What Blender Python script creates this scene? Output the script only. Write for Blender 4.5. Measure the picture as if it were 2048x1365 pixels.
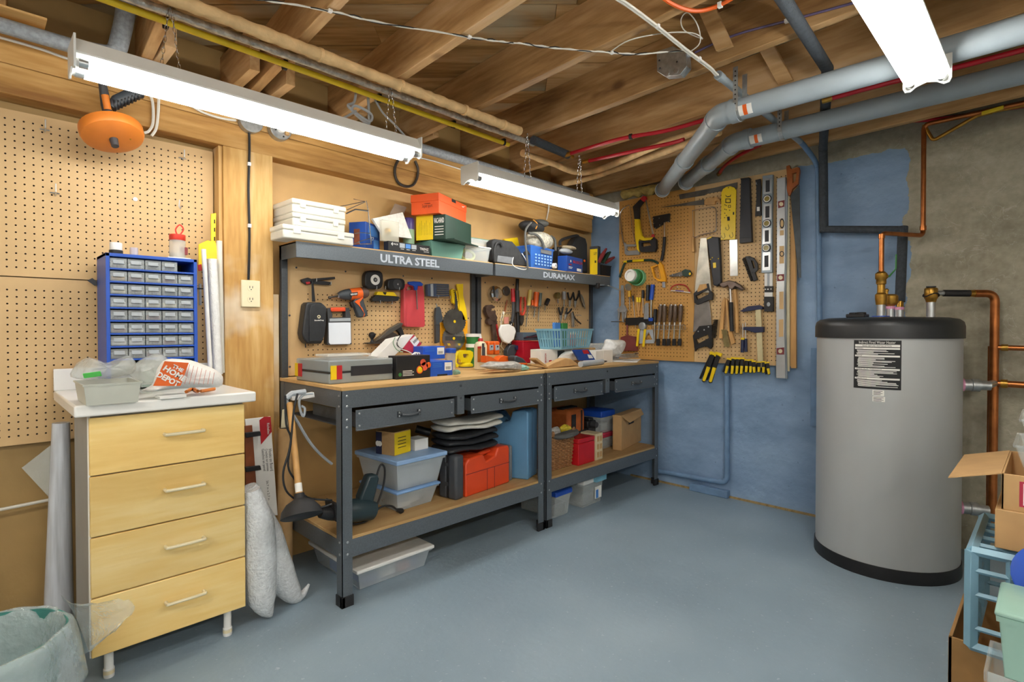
import bpy, bmesh, math, random
from mathutils import Vector, Matrix
random.seed(7)
S = bpy.context.scene
for o in list(bpy.data.objects): bpy.data.objects.remove(o, do_unlink=True)
COL = S.collection
V = Vector
PI = math.pi

# ---------------- camera ----------------
F, CXP, HOR, CAMH, TILT = 1086.0, 1024.0, 656.0, 1.14, 0.0145
PYP = HOR + F * math.tan(TILT)
cd = bpy.data.cameras.new('camera'); cam = bpy.data.objects.new('camera', cd); COL.objects.link(cam)
cam.location = (0, 0, CAMH); cam.rotation_euler = (PI/2 - TILT, 0, -PI/4)
cd.sensor_width = 36; cd.lens = F * 36 / 2048; cd.shift_y = (PYP - 682.5) / 2048; cd.clip_start = .02
S.camera = cam
# ---------------- world, exposure ----------------
w = bpy.data.worlds.new('world'); S.world = w; w.use_nodes = True
w.node_tree.nodes['Background'].inputs[0].default_value = (1, .98, .95, 1)
w.node_tree.nodes['Background'].inputs[1].default_value = .35
S.view_settings.view_transform = 'Standard'; S.view_settings.look = 'None'
S.view_settings.exposure = 1.3; S.view_settings.gamma = 1; S.view_settings.use_curve_mapping = False
TUBE_POWER = 20.0

# ---------------- measuring helpers: a sight line met with a real plane of the room ----------------
_r = math.sqrt(.5); _c, _s = math.cos(TILT), math.sin(TILT)
FW, RT, UP = V((_r*_c, _r*_c, -_s)), V((_r, -_r, 0)), V((_r*_s, _r*_s, _c))
def ray(x, y): return FW + (x - CXP) / F * RT - (y - PYP) / F * UP
def onY(x, y, Y): d = ray(x, y); return V((0, 0, CAMH)) + d * (Y / d.y)
def onX(x, y, X): d = ray(x, y); return V((0, 0, CAMH)) + d * (X / d.x)
def onZ(x, y, Z): d = ray(x, y); return V((0, 0, CAMH)) + d * ((Z - CAMH) / d.z)

# ---------------- materials ----------------
def lin(c):
    if isinstance(c, str): c = tuple(int(c[i:i+2], 16) for i in (0, 2, 4))
    return tuple((v/255/12.92 if v <= 10.3 else ((v/255 + .055) / 1.055) ** 2.4) for v in c) + (1,)
MATS = {}
def nd(t, kind, **kw):
    n = t.nodes.new(kind)
    for k, v in kw.items():
        if k in n.inputs: n.inputs[k].default_value = v
        else: setattr(n, k, v)
    return n
def M(name, col='808080', rough=.5, metal=0, var=.08, scale=14, stretch=(1, 1, 1), bump=0, bscale=None, trans=0, alpha=1, spec=.5, emit=0, sheen=0, coat=0):
    """plain procedural material: a colour broken up by noise, optional relief"""
    if name in MATS: return MATS[name]
    m = bpy.data.materials.new(name); m.use_nodes = True; MATS[name] = m
    t = m.node_tree; b = t.nodes['Principled BSDF']
    c = lin(col)
    b.inputs['Roughness'].default_value = rough; b.inputs['Metallic'].default_value = metal
    b.inputs['Transmission Weight'].default_value = trans; b.inputs['Alpha'].default_value = alpha
    b.inputs['Specular IOR Level'].default_value = spec
    if coat: b.inputs['Coat Weight'].default_value = coat
    tc = nd(t, 'ShaderNodeTexCoord'); mp = nd(t, 'ShaderNodeMapping'); mp.inputs['Scale'].default_value = stretch
    t.links.new(tc.outputs['Object'], mp.inputs[0])
    n = nd(t, 'ShaderNodeTexNoise', Scale=scale, Detail=3.0); t.links.new(mp.outputs[0], n.inputs['Vector'])
    cr = nd(t, 'ShaderNodeValToRGB')
    cr.color_ramp.elements[0].position = .3; cr.color_ramp.elements[1].position = .7
    cr.color_ramp.elements[0].color = tuple(max(0, x * (1 - var)) for x in c[:3]) + (1,)
    cr.color_ramp.elements[1].color = tuple(min(1, x * (1 + var)) for x in c[:3]) + (1,)
    t.links.new(n.outputs['Fac'], cr.inputs[0]); t.links.new(cr.outputs[0], b.inputs['Base Color'])
    if emit:
        b.inputs['Emission Color'].default_value = c; b.inputs['Emission Strength'].default_value = emit
    if bump:
        n2 = nd(t, 'ShaderNodeTexNoise', Scale=bscale or scale * 3, Detail=4.0); t.links.new(mp.outputs[0], n2.inputs['Vector'])
        bp = nd(t, 'ShaderNodeBump', Strength=bump, Distance=.01)
        t.links.new(n2.outputs['Fac'], bp.inputs['Height']); t.links.new(bp.outputs[0], b.inputs['Normal'])
    return m
def ramp(t, stops):
    cr = nd(t, 'ShaderNodeValToRGB'); e = cr.color_ramp.elements
    while len(e) > 1: e.remove(e[-1])
    for i, (p, c) in enumerate(stops):
        k = e[0] if i == 0 else e.new(p)
        k.position = p; k.color = lin(c)
    return cr
def mix(t, fac, a, b):
    n = nd(t, 'ShaderNodeMix', data_type='RGBA')
    for k, s in ((0, fac), (6, a), (7, b)):
        if isinstance(s, (int, float)): n.inputs[k].default_value = s
        elif isinstance(s, (tuple, str)): n.inputs[k].default_value = lin(s)
        else: t.links.new(s, n.inputs[k])
    return n.outputs[2]
def wood(name, stops, axis=0, scale=5, rough=.6, knots=True, stain=None):
    """sawn timber: long grain along one axis, ring figure, dark knots"""
    if name in MATS: return MATS[name]
    m = bpy.data.materials.new(name); m.use_nodes = True; MATS[name] = m
    t = m.node_tree; b = t.nodes['Principled BSDF']; b.inputs['Roughness'].default_value = rough
    b.inputs['Specular IOR Level'].default_value = .3
    tc = nd(t, 'ShaderNodeTexCoord'); geo = nd(t, 'ShaderNodeObjectInfo')
    ad = nd(t, 'ShaderNodeVectorMath', operation='ADD'); t.links.new(tc.outputs['Object'], ad.inputs[0])
    sc = nd(t, 'ShaderNodeVectorMath', operation='SCALE'); t.links.new(geo.outputs['Random'], sc.inputs[3]); sc.inputs[0].default_value = (7, 11, 5)
    t.links.new(sc.outputs[0], ad.inputs[1])
    mp = nd(t, 'ShaderNodeMapping'); s = [scale] * 3; s[axis] = scale * .12; mp.inputs['Scale'].default_value = s
    t.links.new(ad.outputs[0], mp.inputs[0])
    n1 = nd(t, 'ShaderNodeTexNoise', Scale=1.6, Detail=5.0, Distortion=.6); t.links.new(mp.outputs[0], n1.inputs['Vector'])
    n2 = nd(t, 'ShaderNodeTexNoise', Scale=14.0, Detail=3.0); t.links.new(mp.outputs[0], n2.inputs['Vector'])
    m1 = nd(t, 'ShaderNodeMath', operation='MULTIPLY_ADD'); t.links.new(n2.outputs[0], m1.inputs[0]); m1.inputs[1].default_value = .35
    t.links.new(n1.outputs[0], m1.inputs[2]); 
    m2 = nd(t, 'ShaderNodeMath', operation='SUBTRACT'); t.links.new(m1.outputs[0], m2.inputs[0]); m2.inputs[1].default_value = .17
    cr = ramp(t, stops); t.links.new(m2.outputs[0], cr.inputs[0]); out = cr.outputs[0]
    if knots:
        mk = nd(t, 'ShaderNodeMapping'); s = [4.5] * 3; s[axis] = 2.6; mk.inputs['Scale'].default_value = s; t.links.new(ad.outputs[0], mk.inputs[0])
        vo = nd(t, 'ShaderNodeTexVoronoi', Scale=1.0, Randomness=1.0); t.links.new(mk.outputs[0], vo.inputs['Vector'])
        kr = nd(t, 'ShaderNodeMapRange'); t.links.new(vo.outputs['Distance'], kr.inputs[0])
        kr.inputs[1].default_value = .05; kr.inputs[2].default_value = .13; kr.inputs[3].default_value = .75; kr.inputs[4].default_value = 0
        out = mix(t, kr.outputs[0], out, '5a3a1c')
    if stain:
        ns = nd(t, 'ShaderNodeTexNoise', Scale=2.2, Detail=4.0); t.links.new(ad.outputs[0], ns.inputs['Vector'])
        sr = nd(t, 'ShaderNodeMapRange'); t.links.new(ns.outputs[0], sr.inputs[0]); sr.inputs[1].default_value = .52; sr.inputs[2].default_value = .68
        out = mix(t, sr.outputs[0], out, stain)
    hv = nd(t, 'ShaderNodeHueSaturation'); mr = nd(t, 'ShaderNodeMapRange'); t.links.new(geo.outputs['Random'], mr.inputs[0]); mr.inputs[3].default_value = .8; mr.inputs[4].default_value = 1.18
    t.links.new(mr.outputs[0], hv.inputs['Value']); t.links.new(out, hv.inputs['Color']); out = hv.outputs[0]
    t.links.new(out, b.inputs['Base Color'])
    bp = nd(t, 'ShaderNodeBump', Strength=.25, Distance=.004); t.links.new(n2.outputs[0], bp.inputs['Height']); t.links.new(bp.outputs[0], b.inputs['Normal'])
    return m
def plastic(name, col, alpha=.45, rough=.25, bump=0):
    """thin clear or cloudy plastic"""
    if name in MATS: return MATS[name]
    m = M(name, col, rough=rough, var=.03, bump=bump, bscale=40)
    m.node_tree.nodes['Principled BSDF'].inputs['Alpha'].default_value = alpha
    return m

# ---------------- mesh builder ----------------
class MB:
    def __init__(s): s.v = []; s.f = []; s.mi = []; s.cur = 0
    def add(s, vs, fs):
        k = len(s.v); s.v += [tuple(p) for p in vs]
        for f in fs: s.f.append(tuple(k + i for i in f)); s.mi.append(s.cur)
        return s
    def slot(s, i): s.cur = i; return s
    def box(s, a, b, R=None, piv=None):
        (x0, y0, z0), (x1, y1, z1) = a, b
        vs = [V((x, y, z)) for z in (z0, z1) for y in (y0, y1) for x in (x0, x1)]
        if R is not None:
            p = V(piv) if piv is not None else (V(a) + V(b)) / 2
            vs = [p + R @ (q - p) for q in vs]
        return s.add(vs, [(0, 2, 3, 1), (4, 5, 7, 6), (0, 1, 5, 4), (2, 6, 7, 3), (0, 4, 6, 2), (1, 3, 7, 5)])
    def obox(s, c, ax, ay, az):
        """box from centre and three half-extent vectors"""
        c, ax, ay, az = V(c), V(ax), V(ay), V(az)
        vs = [c + i * ax + j * ay + k * az for k in (-1, 1) for j in (-1, 1) for i in (-1, 1)]
        return s.add(vs, [(0, 2, 3, 1), (4, 5, 7, 6), (0, 1, 5, 4), (2, 6, 7, 3), (0, 4, 6, 2), (1, 3, 7, 5)])
    def prism(s, pts, d, holes=()):
        """polygon pts (3D, planar) extruded along vector d"""
        d = V(d); pts = [V(p) for p in pts]; n = len(pts)
        if holes:
            bm = bmesh.new(); loops = [pts] + [[V(q) for q in h] for h in holes]; es = []
            for L in loops:
                vv = [bm.verts.new(p) for p in L]
                es += [bm.edges.new((vv[i], vv[(i + 1) % len(vv)])) for i in range(len(vv))]
            bmesh.ops.triangle_fill(bm, use_beauty=True, edges=es)
            bm.verts.index_update(); vs = [v.co.copy() for v in bm.verts]; fs = [tuple(v.index for v in f.verts) for f in bm.faces]; bm.free()
            N = len(vs); s.add(vs, fs); s.add([p + d for p in vs], [tuple(reversed(f)) for f in fs])
            for L in loops:
                k = len(L); s.add(L + [p + d for p in L], [(i, (i + 1) % k, k + (i + 1) % k, k + i) for i in range(k)])
            return s
        return s.add(pts + [p + d for p in pts], [tuple(range(n - 1, -1, -1)), tuple(range(n, 2 * n))] + [(i, (i + 1) % n, n + (i + 1) % n, n + i) for i in range(n)])
    def tube(s, path, r, n=8, closed=False, caps=True):
        P = [V(p) for p in path]; m = len(P); rs = r if isinstance(r, (list, tuple)) else [r] * m
        vs = []; u = None
        for i, p in enumerate(P):
            if closed: t = (P[(i + 1) % m] - P[i - 1])
            else: t = (P[min(i + 1, m - 1)] - P[max(i - 1, 0)])
            t = t.normalized() if t.length > 1e-9 else V((0, 0, 1))
            if u is None:
                u = t.cross(V((0, 0, 1)))
                if u.length < .05: u = t.cross(V((1, 0, 0)))
            u = (u - t * u.dot(t)); u.normalize(); w_ = t.cross(u)
            vs += [p + rs[i] * (math.cos(2*PI*k/n) * u + math.sin(2*PI*k/n) * w_) for k in range(n)]
        fs = []
        for i in range(m if closed else m - 1):
            a, b = i * n, ((i + 1) % m) * n
            fs += [(a + k, a + (k + 1) % n, b + (k + 1) % n, b + k) for k in range(n)]
        if caps and not closed: fs += [tuple(range(n - 1, -1, -1)), tuple(range((m - 1) * n, m * n))]
        return s.add(vs, fs)
    def cyl(s, a, b, r, n=16, r2=None): return s.tube([a, b], [r, r if r2 is None else r2], n)
    def lathe(s, base, prof, axis=(0, 0, 1), n=20, caps=True):
        """prof: (radius, height) rings along axis from base"""
        b = V(base); a = V(axis).normalized()
        return s.tubeR([b + a * h for _, h in prof], [q for q, _ in prof], a, n, caps)
    def tubeR(s, P, rs, a, n, caps):
        u = a.cross(V((0, 0, 1))); u = V((1, 0, 0)) if u.length < .05 else u.normalized(); w_ = a.cross(u); vs = []
        for p, r in zip(P, rs): vs += [p + r * (math.cos(2*PI*k/n) * u + math.sin(2*PI*k/n) * w_) for k in range(n)]
        m = len(P); fs = [(i*n + k, i*n + (k+1) % n, (i+1)*n + (k+1) % n, (i+1)*n + k) for i in range(m-1) for k in range(n)]
        if caps: fs += [tuple(range(n - 1, -1, -1)), tuple(range((m - 1) * n, m * n))]
        return s.add(vs, fs)
    def loft(s, rings, caps=True, closed_ring=True):
        n = len(rings[0]); m = len(rings); vs = [V(p) for r in rings for p in r]; q = n if closed_ring else n - 1
        fs = [(i*n + k, i*n + (k+1) % n, (i+1)*n + (k+1) % n, (i+1)*n + k) for i in range(m-1) for k in range(q)]
        if caps and closed_ring: fs += [tuple(range(n - 1, -1, -1)), tuple(range((m - 1) * n, m * n))]
        return s.add(vs, fs)
    def build(s, name, mat, parent=None, bevel=0, smooth=None, label=None, seg=2, sub=0, solid=0):
        me = bpy.data.meshes.new(name); me.from_pydata(s.v, [], s.f); me.validate()
        bm = bmesh.new(); bm.from_mesh(me); bmesh.ops.recalc_face_normals(bm, faces=bm.faces); bm.to_mesh(me); bm.free()
        mats = mat if isinstance(mat, (list, tuple)) else [mat]
        for k in mats: me.materials.append(MATS[k] if isinstance(k, str) else k)
        if len(mats) > 1 and len(me.polygons) == len(s.mi):
            for p, i in zip(me.polygons, s.mi): p.material_index = i
        o = bpy.data.objects.new(name, me); COL.objects.link(o)
        if smooth is None or smooth:
            for p in me.polygons: p.use_smooth = True
            if smooth is None or smooth is True: me.set_sharp_from_angle(angle=math.radians(38))
        if solid: md = o.modifiers.new('solid', 'SOLIDIFY'); md.thickness = solid; md.offset = 0
        if bevel: md = o.modifiers.new('bevel', 'BEVEL'); md.width = bevel; md.segments = seg; md.limit_method = 'ANGLE'; md.angle_limit = math.radians(40)
        if sub: md = o.modifiers.new('sub', 'SUBSURF'); md.levels = sub; md.render_levels = sub
        if parent is not None: o.parent = parent
        if label: o['label'] = label
        return o
THINGS = []
def thing(name, label, cat, group=None):
    o = bpy.data.objects.new(name, None); o.empty_display_size = .05; COL.objects.link(o)
    o['label'] = label; o['category'] = cat
    if group: o['group'] = group
    THINGS.append(o); return o
def tag(o, label, cat, group=None):
    o['label'] = label; o['category'] = cat
    if group: o['group'] = group
    THINGS.append(o); return o
def struct(o): o['kind'] = 'structure'; return o
def dup(root, off, label=None):
    """copy of a thing with its parts and their sub-parts (parts share mesh data), moved by off"""
    def cp(o, par):
        c = o.copy(); COL.objects.link(c); c.parent = par
        for ch in [k for k in o.children]: cp(ch, c)
        return c
    r = cp(root, None); r.location = root.location + V(off)
    if label: r['label'] = label
    r['placed'] = 1
    return r
def text(s, o, right, up, h, mat, parent, name='lettering', width=None, ext=.0006, align='CENTER', bold=0, spacing=1):
    """flat lettering with its baseline centre at o"""
    cu = bpy.data.curves.new('t', 'FONT'); cu.body = s; cu.size = 1; cu.align_x = align; cu.extrude = 0; cu.offset = bold; cu.space_character = spacing
    cu.resolution_u = 2
    ob = bpy.data.objects.new('t', cu); COL.objects.link(ob); dg = bpy.context.evaluated_depsgraph_get()
    me = bpy.data.meshes.new_from_object(ob.evaluated_get(dg)); bpy.data.objects.remove(ob)
    xs = [v.co.x for v in me.vertices] or [0, 1]; ys = [v.co.y for v in me.vertices] or [0, 1]
    right, up = V(right).normalized(), V(up).normalized(); out = right.cross(up)
    k = h / .7; kx = width / (max(xs) - min(xs)) if width else k
    for v in me.vertices: v.co = V(o) + right * v.co.x * kx + up * v.co.y * k + out * ext
    me.materials.clear(); me.materials.append(MATS[mat] if isinstance(mat, str) else mat)
    r = bpy.data.objects.new(name, me); COL.objects.link(r); r.parent = parent
    return r
# frames of the two walls: outlines are given as sight lines met with a plane parallel to the wall
def wy(pts, Y): return [onY(x, y, Y) for x, y in pts]
def wx(pts, X): return [onX(x, y, X) for x, y in pts]
def ell(cx, cy, rx, ry, n=16, a0=0, a1=2*PI): return [(cx + rx*math.cos(a0 + (a1-a0)*i/n), cy + ry*math.sin(a0 + (a1-a0)*i/n)) for i in range(n if abs(a1-a0) > 6.2 else n+1)]
def smoothpath(P, k=4):
    """Catmull-Rom through P"""
    P = [V(p) for p in P]; out = []
    for i in range(len(P) - 1):
        a, b, c, d = P[max(i-1, 0)], P[i], P[i+1], P[min(i+2, len(P)-1)]
        for j in range(k):
            t = j / k; out.append(.5 * ((2*b) + (c-a)*t + (2*a-5*b+4*c-d)*t*t + (3*b-a-3*c+d)*t**3))
    return out + [P[-1]]

_studs = {}
def studs(name, pts, d, r, mat, parent, h=.0035):
    """bolt or screw heads, one object each on a shared mesh"""
    d = V(d).normalized(); key = (name, tuple(d), r, mat)
    for p in pts:
        if key not in _studs:
            o = MB().lathe((0, 0, 0), [(r, -.0005), (r, h * .6), (r * .6, h)], d, 8).build(name, mat, parent); _studs[key] = o
        else:
            o = _studs[key].copy(); COL.objects.link(o); o.parent = parent
        o.location = V(p)
# ================= materials of the place =================
JO = wood('joist_wood', [(.25, '84603a'), (.42, 'ab8454'), (.55, 'c29c6c'), (.75, 'd4b48a')], axis=1, scale=4)
wood('beam_wood', [(.25, '9c6c38'), (.42, 'c0904f'), (.55, 'd3a565'), (.75, 'e0bb80')], axis=0, scale=4)
wood('post_wood', [(.25, 'a5763f'), (.45, 'c39756'), (.6, 'd4ad70'), (.8, 'e2c596')], axis=2, scale=4, stain='e6dcc6')
wood('plank_wood', [(.25, '6d4c2e'), (.42, '94703f'), (.55, 'b08a58'), (.75, 'c4a67c')], axis=0, scale=4, stain='a39a80')
wood('mdf', [(.2, 'b08a55'), (.5, 'c6a06a'), (.8, 'd2b07c')], axis=0, scale=9, knots=False)
M('hardboard', 'c8a064', .55, var=.1, scale=5, bump=.05, bscale=120)
M('hardboard_dark', 'a08250', .6, var=.14, scale=4, bump=.05, bscale=90)
M('peg_tan', 'd0ae7c', .6, var=.05, scale=6, bump=.03, bscale=200)
M('peg_brown', 'cdaa78', .55, var=.06, scale=6, bump=.03, bscale=200)
M('peg_orange', 'c4924c', .5, var=.12, scale=5, bump=.03, bscale=200)
M('hole_dark', '2a1c10', .9)
M('steel_grey', '666d73', .4, .35, var=.12, scale=160, bump=.08, bscale=400)
M('black_steel', '484c50', .4, .4, var=.1, scale=120)
M('black', '1c1c1e', .45, var=.15); M('black_rubber', '222224', .6, var=.15, scale=30); M('dark_grey', '3c3d40', .5)
M('chrome', 'd8d8d8', .18, 1, var=.03); M('galv', 'b4b8b8', .38, .85, var=.16, scale=60); M('zinc', 'c4c8ca', .3, .9, var=.08)
M('white', 'e9e8e4', .45, var=.03); M('white_gloss', 'efeee9', .25, var=.02); M('cream', 'e4d8b4', .4, var=.04)
M('lamp_white', 'e6e7e2', .35, var=.02)
M('paper', 'eceae4', .7, var=.04); M('black_print', '17181a', .6, var=.05)
M('copper', 'b8713f', .3, .9, var=.22, scale=18); M('brass', 'b58a3c', .32, .85, var=.2, scale=40)
M('red', 'b8232a', .4, var=.08); M('orange', 'e8641c', .4, var=.06); M('yellow', 'ecc916', .38, var=.05); M('blue', '1f4fb4', .4, var=.08)
M('green', '2f7a3a', .45, var=.1); M('dark_green', '17382c', .45, var=.1); M('pex_red', 'b01624', .3, var=.08)
M('pipe_grey', '9ba6ac', .38, var=.05, scale=9, bump=.02); M('foam_black', '3e444a', .8, var=.2, scale=60, bump=.3, bscale=200)
M('cardboard', 'c19a68', .75, var=.07, scale=12); M('cardboard_dark', 'a97f4c', .75, var=.1)
M('tool_wood', 'c8985a', .5, var=.16, scale=30, stretch=(1, 1, .2)); M('dark_wood', '8c4a26', .4, var=.2, scale=20)
M('blade', 'a9aba8', .28, .9, var=.18, scale=14); M('dark_blade', '6d6a64', .4, .8, var=.3, scale=12); M('cast_iron', '4a443e', .5, .6, var=.25, scale=20)
M('navy', '20284a', .45, var=.1); M('maroon', '7c2c30', .5, var=.12)

# floor: blue-grey paint on concrete
def floor_mat():
    m = bpy.data.materials.new('floor_paint'); m.use_nodes = True; t = m.node_tree; b = t.nodes['Principled BSDF']
    g = nd(t, 'ShaderNodeNewGeometry')
    a = nd(t, 'ShaderNodeTexNoise', Scale=1.3, Detail=6.0); t.links.new(g.outputs['Position'], a.inputs['Vector'])
    c = ramp(t, [(.3, '8295a2'), (.5, '8c9fac'), (.7, '97a9b5')]); t.links.new(a.outputs[0], c.inputs[0])
    s = nd(t, 'ShaderNodeTexNoise', Scale=55.0, Detail=3.0); t.links.new(g.outputs['Position'], s.inputs['Vector'])
    sr = nd(t, 'ShaderNodeMapRange'); t.links.new(s.outputs[0], sr.inputs[0]); sr.inputs[1].default_value = .66; sr.inputs[2].default_value = .74
    t.links.new(mix(t, sr.outputs[0], c.outputs[0], 'a9b7c0'), b.inputs['Base Color'])
    b.inputs['Roughness'].default_value = .42; b.inputs['Specular IOR Level'].default_value = .4
    n = nd(t, 'ShaderNodeTexNoise', Scale=38.0, Detail=5.0); t.links.new(g.outputs['Position'], n.inputs['Vector'])
    bp = nd(t, 'ShaderNodeBump', Strength=.25, Distance=.006); t.links.new(n.outputs[0], bp.inputs['Height']); t.links.new(bp.outputs[0], b.inputs['Normal'])
    return m
# back wall: board-marked concrete, one stretch of it painted blue with a ragged edge
def wall_mat(yb, zt):
    m = bpy.data.materials.new('painted_concrete'); m.use_nodes = True; t = m.node_tree; b = t.nodes['Principled BSDF']
    g = nd(t, 'ShaderNodeNewGeometry'); sx = nd(t, 'ShaderNodeSeparateXYZ'); t.links.new(g.outputs['Position'], sx.inputs[0])
    def noise(sc, d=5.0, stretch=None):
        n = nd(t, 'ShaderNodeTexNoise', Scale=sc, Detail=d)
        if stretch:
            mp = nd(t, 'ShaderNodeMapping'); mp.inputs['Scale'].default_value = stretch; t.links.new(g.outputs['Position'], mp.inputs[0]); t.links.new(mp.outputs[0], n.inputs['Vector'])
        else: t.links.new(g.outputs['Position'], n.inputs['Vector'])
        return n.outputs[0]
    def math_(op, a, b_):
        n = nd(t, 'ShaderNodeMath', operation=op)
        for i, q in enumerate((a, b_)):
            if isinstance(q, (int, float)): n.inputs[i].default_value = q
            else: t.links.new(q, n.inputs[i])
        return n.outputs[0]
    conc = ramp(t, [(.25, '7e7866'), (.42, 'a09a84'), (.55, 'b6b09a'), (.75, 'ccc8b8')]); 
    mixn = math_('MULTIPLY_ADD', noise(2.2, 8.0, (1, 1, 2.4)), .6); mixn.node.inputs[2].default_value = .04
    fine = math_('MULTIPLY', noise(34, 6.0), .3); t.links.new(math_('ADD', mixn, fine), conc.inputs[0])
    out = conc.outputs[0]
    cr = nd(t, 'ShaderNodeTexNoise', Scale=5.0, Detail=8.0, Distortion=1.0); t.links.new(g.outputs['Position'], cr.inputs['Vector'])
    crk = math_('LESS_THAN', math_('ABSOLUTE', math_('SUBTRACT', cr.outputs[0], .5), 0), .0022)
    out = mix(t, math_('MULTIPLY', crk, .3), out, 'd8d6ce')
    # darker unpainted strip above the paint
    topd = nd(t, 'ShaderNodeMapRange'); t.links.new(math_('ADD', sx.outputs['Z'], math_('MULTIPLY', noise(6), .12)), topd.inputs[0])
    topd.inputs[1].default_value = zt + .05; topd.inputs[2].default_value = zt + .12; topd.inputs[3].default_value = 0; topd.inputs[4].default_value = .55
    out = mix(t, topd.outputs[0], out, '5c564c')
    edge = math_('ADD', sx.outputs['Y'], math_('MULTIPLY', math_('SUBTRACT', noise(9, 6.0), .5), .12))
    isy = math_('GREATER_THAN', edge, yb)
    ez = math_('ADD', sx.outputs['Z'], math_('MULTIPLY', math_('SUBTRACT', noise(14, 6.0), .5), .05))
    isz = math_('LESS_THAN', ez, zt)
    blue = ramp(t, [(.3, '7692b0'), (.5, '849fbe'), (.7, '92adca')]); t.links.new(noise(3.2, 8.0, (1, 1, 2)), blue.inputs[0])
    chip = nd(t, 'ShaderNodeMapRange'); t.links.new(noise(42, 3.0), chip.inputs[0]); chip.inputs[1].default_value = .3; chip.inputs[2].default_value = .24
    bl = mix(t, math_('MULTIPLY', chip.outputs[0], .6), blue.outputs[0], '4c6078')
    out = mix(t, math_('MULTIPLY', isy, isz), out, bl)
    t.links.new(out, b.inputs['Base Color']); b.inputs['Roughness'].default_value = .62
    # board marks: thin ridges every 15 cm and fine pitting
    fr = math_('FRACT', math_('DIVIDE', sx.outputs['Z'], .152), 0); rid = math_('LESS_THAN', fr, .035)
    hgt = math_('ADD', math_('MULTIPLY', rid, .7), math_('MULTIPLY', noise(28, 8.0), 1.0))
    bp = nd(t, 'ShaderNodeBump', Strength=.5, Distance=.008); t.links.new(hgt, bp.inputs['Height']); t.links.new(bp.outputs[0], b.inputs['Normal'])
    return m
XB, YL = 3.60, 2.70          # back wall, left wall
X0R, Y0R = -2.6, -2.6        # far ends of the room behind the camera
JZ, SUB = 2.20, 2.40         # joist undersides, underside of the floor above
pe = onX(1818, 287, XB)
MB().box((X0R, Y0R, -.1), (XB + .15, YL + .15, 0)).build('floor', floor_mat(), smooth=False); struct(bpy.data.objects['floor'])
wb = struct(MB().box((XB, Y0R, 0), (XB + .15, YL + .15, SUB)).build('wall_back', wall_mat(pe.y, pe.z - .02), smooth=False))
wl = struct(MB().box((X0R, YL, 0), (XB, YL + .12, SUB)).build('wall_left', 'hardboard_dark', smooth=False))
M('far_wall', 'e6e3dc', .7, var=.06, scale=3)
struct(MB().box((X0R - .12, Y0R, 0), (X0R, YL + .12, SUB)).build('wall_rear', 'far_wall', smooth=False))
struct(MB().box((X0R, Y0R - .12, 0), (XB, Y0R, SUB)).build('wall_right', 'far_wall', smooth=False))
# sealant line where the back wall meets the floor
M('sealant', '9a8358', .8, var=.3, scale=40)
struct(MB().box((XB - .012, 1.0, 0), (XB, 2.30, .012)).build('trim_1', 'sealant', smooth=False))

# ----- ceiling: floor boards laid on the diagonal, joists below them
ceil = bpy.data.objects.new('ceiling', None); COL.objects.link(ceil); struct(ceil)
M('dark_gap', '1d140c', .9)
MB().box((X0R, Y0R, SUB + .022), (XB + .15, YL + .12, SUB + .06)).build('deck', 'dark_gap', ceil, smooth=False)
dA, dN = V((_r, -_r, 0)), V((_r, _r, 0)); pw = .155
def clipseg(c):
    """stretch of the diagonal line at distance c that lies over the room"""
    t0, t1 = -9, 9; p = dN * c
    for ax, lo, hi in ((0, X0R, XB + .1), (1, Y0R, YL + .1)):
        a, b = (lo - p[ax]) / dA[ax], (hi - p[ax]) / dA[ax]
        t0, t1 = max(t0, min(a, b)), min(t1, max(a, b))
    return t0, t1
k = 0; c = -3.6
while c < 4.6:
    t0, t1 = clipseg(c + pw / 2)
    if t1 - t0 > .05:
        cuts = [t0]
        q = t0 + random.uniform(.6, 2.2)
        while q < t1 - .4: cuts.append(q); q += random.uniform(1.4, 2.6)
        cuts.append(t1)
        for a, b in zip(cuts, cuts[1:]):
            dz = random.uniform(-.002, .002)
            m = MB().obox((0, 0, 0), V(((b - a) / 2 - .001, 0, 0)), V((0, pw / 2 - .0022, 0)), V((0, 0, .011)))
            o = m.build('plank', 'plank_wood', ceil, smooth=False)
            o.location = dN * (c + pw / 2) + dA * ((a + b) / 2) + V((0, 0, SUB + .011 + dz)); o.rotation_euler = (0, 0, -PI / 4)
    c += pw
JX = [-2.2, -1.78, -1.36, -.94, -.50, -.07, .355, .765, 1.195, 1.635, 2.09, 2.53, 2.97, 3.41]
def jx(x0, Y): return x0 + .06 * Y
for x0 in JX:
    a, b = V((jx(x0, Y0R), Y0R, 0)), V((jx(x0, YL), YL, 0)); d = (b - a)
    L = d.length; o = MB().box((-.02, -L / 2, JZ), (.02, L / 2, SUB)).build('joist', JO, ceil, bevel=.003, smooth=False)
    o.location = (a + b) / 2; o.rotation_euler = (0, 0, -math.atan(.06))
# short lengths of joist nailed beside three of them at the wall
for x0, dx, y0 in ((.355, .043, 2.36), (.765, .085, 2.36), (.765, -.075, 2.33), (1.195, .043, 2.42), (1.635, .043, 2.42)):
    o = MB().box((-.02, y0, JZ - .005), (.02, YL, SUB - .03)).build('joist_block', JO, ceil, bevel=.002, smooth=False)
    o.location = (x0 + dx + .06 * 2.5, 0, 0)
# cross bridging between the joists near the right-hand lamp
def strut(px, py, qx, qy, wdt=.062):
    a, b = onZ(px, py, JZ + .02), onZ(qx, qy, SUB - .012)
    d = (b - a).normalized(); s = V((0, 1, 0)); n = d.cross(s).normalized()
    MB().obox((a + b) / 2, d * (b - a).length / 2, s * wdt / 2, n * .011).build('bridging_strut', JO, ceil, bevel=.002, smooth=False)
strut(1450, 98, 1415, 20); strut(1572, 165, 1532, 92)

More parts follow.
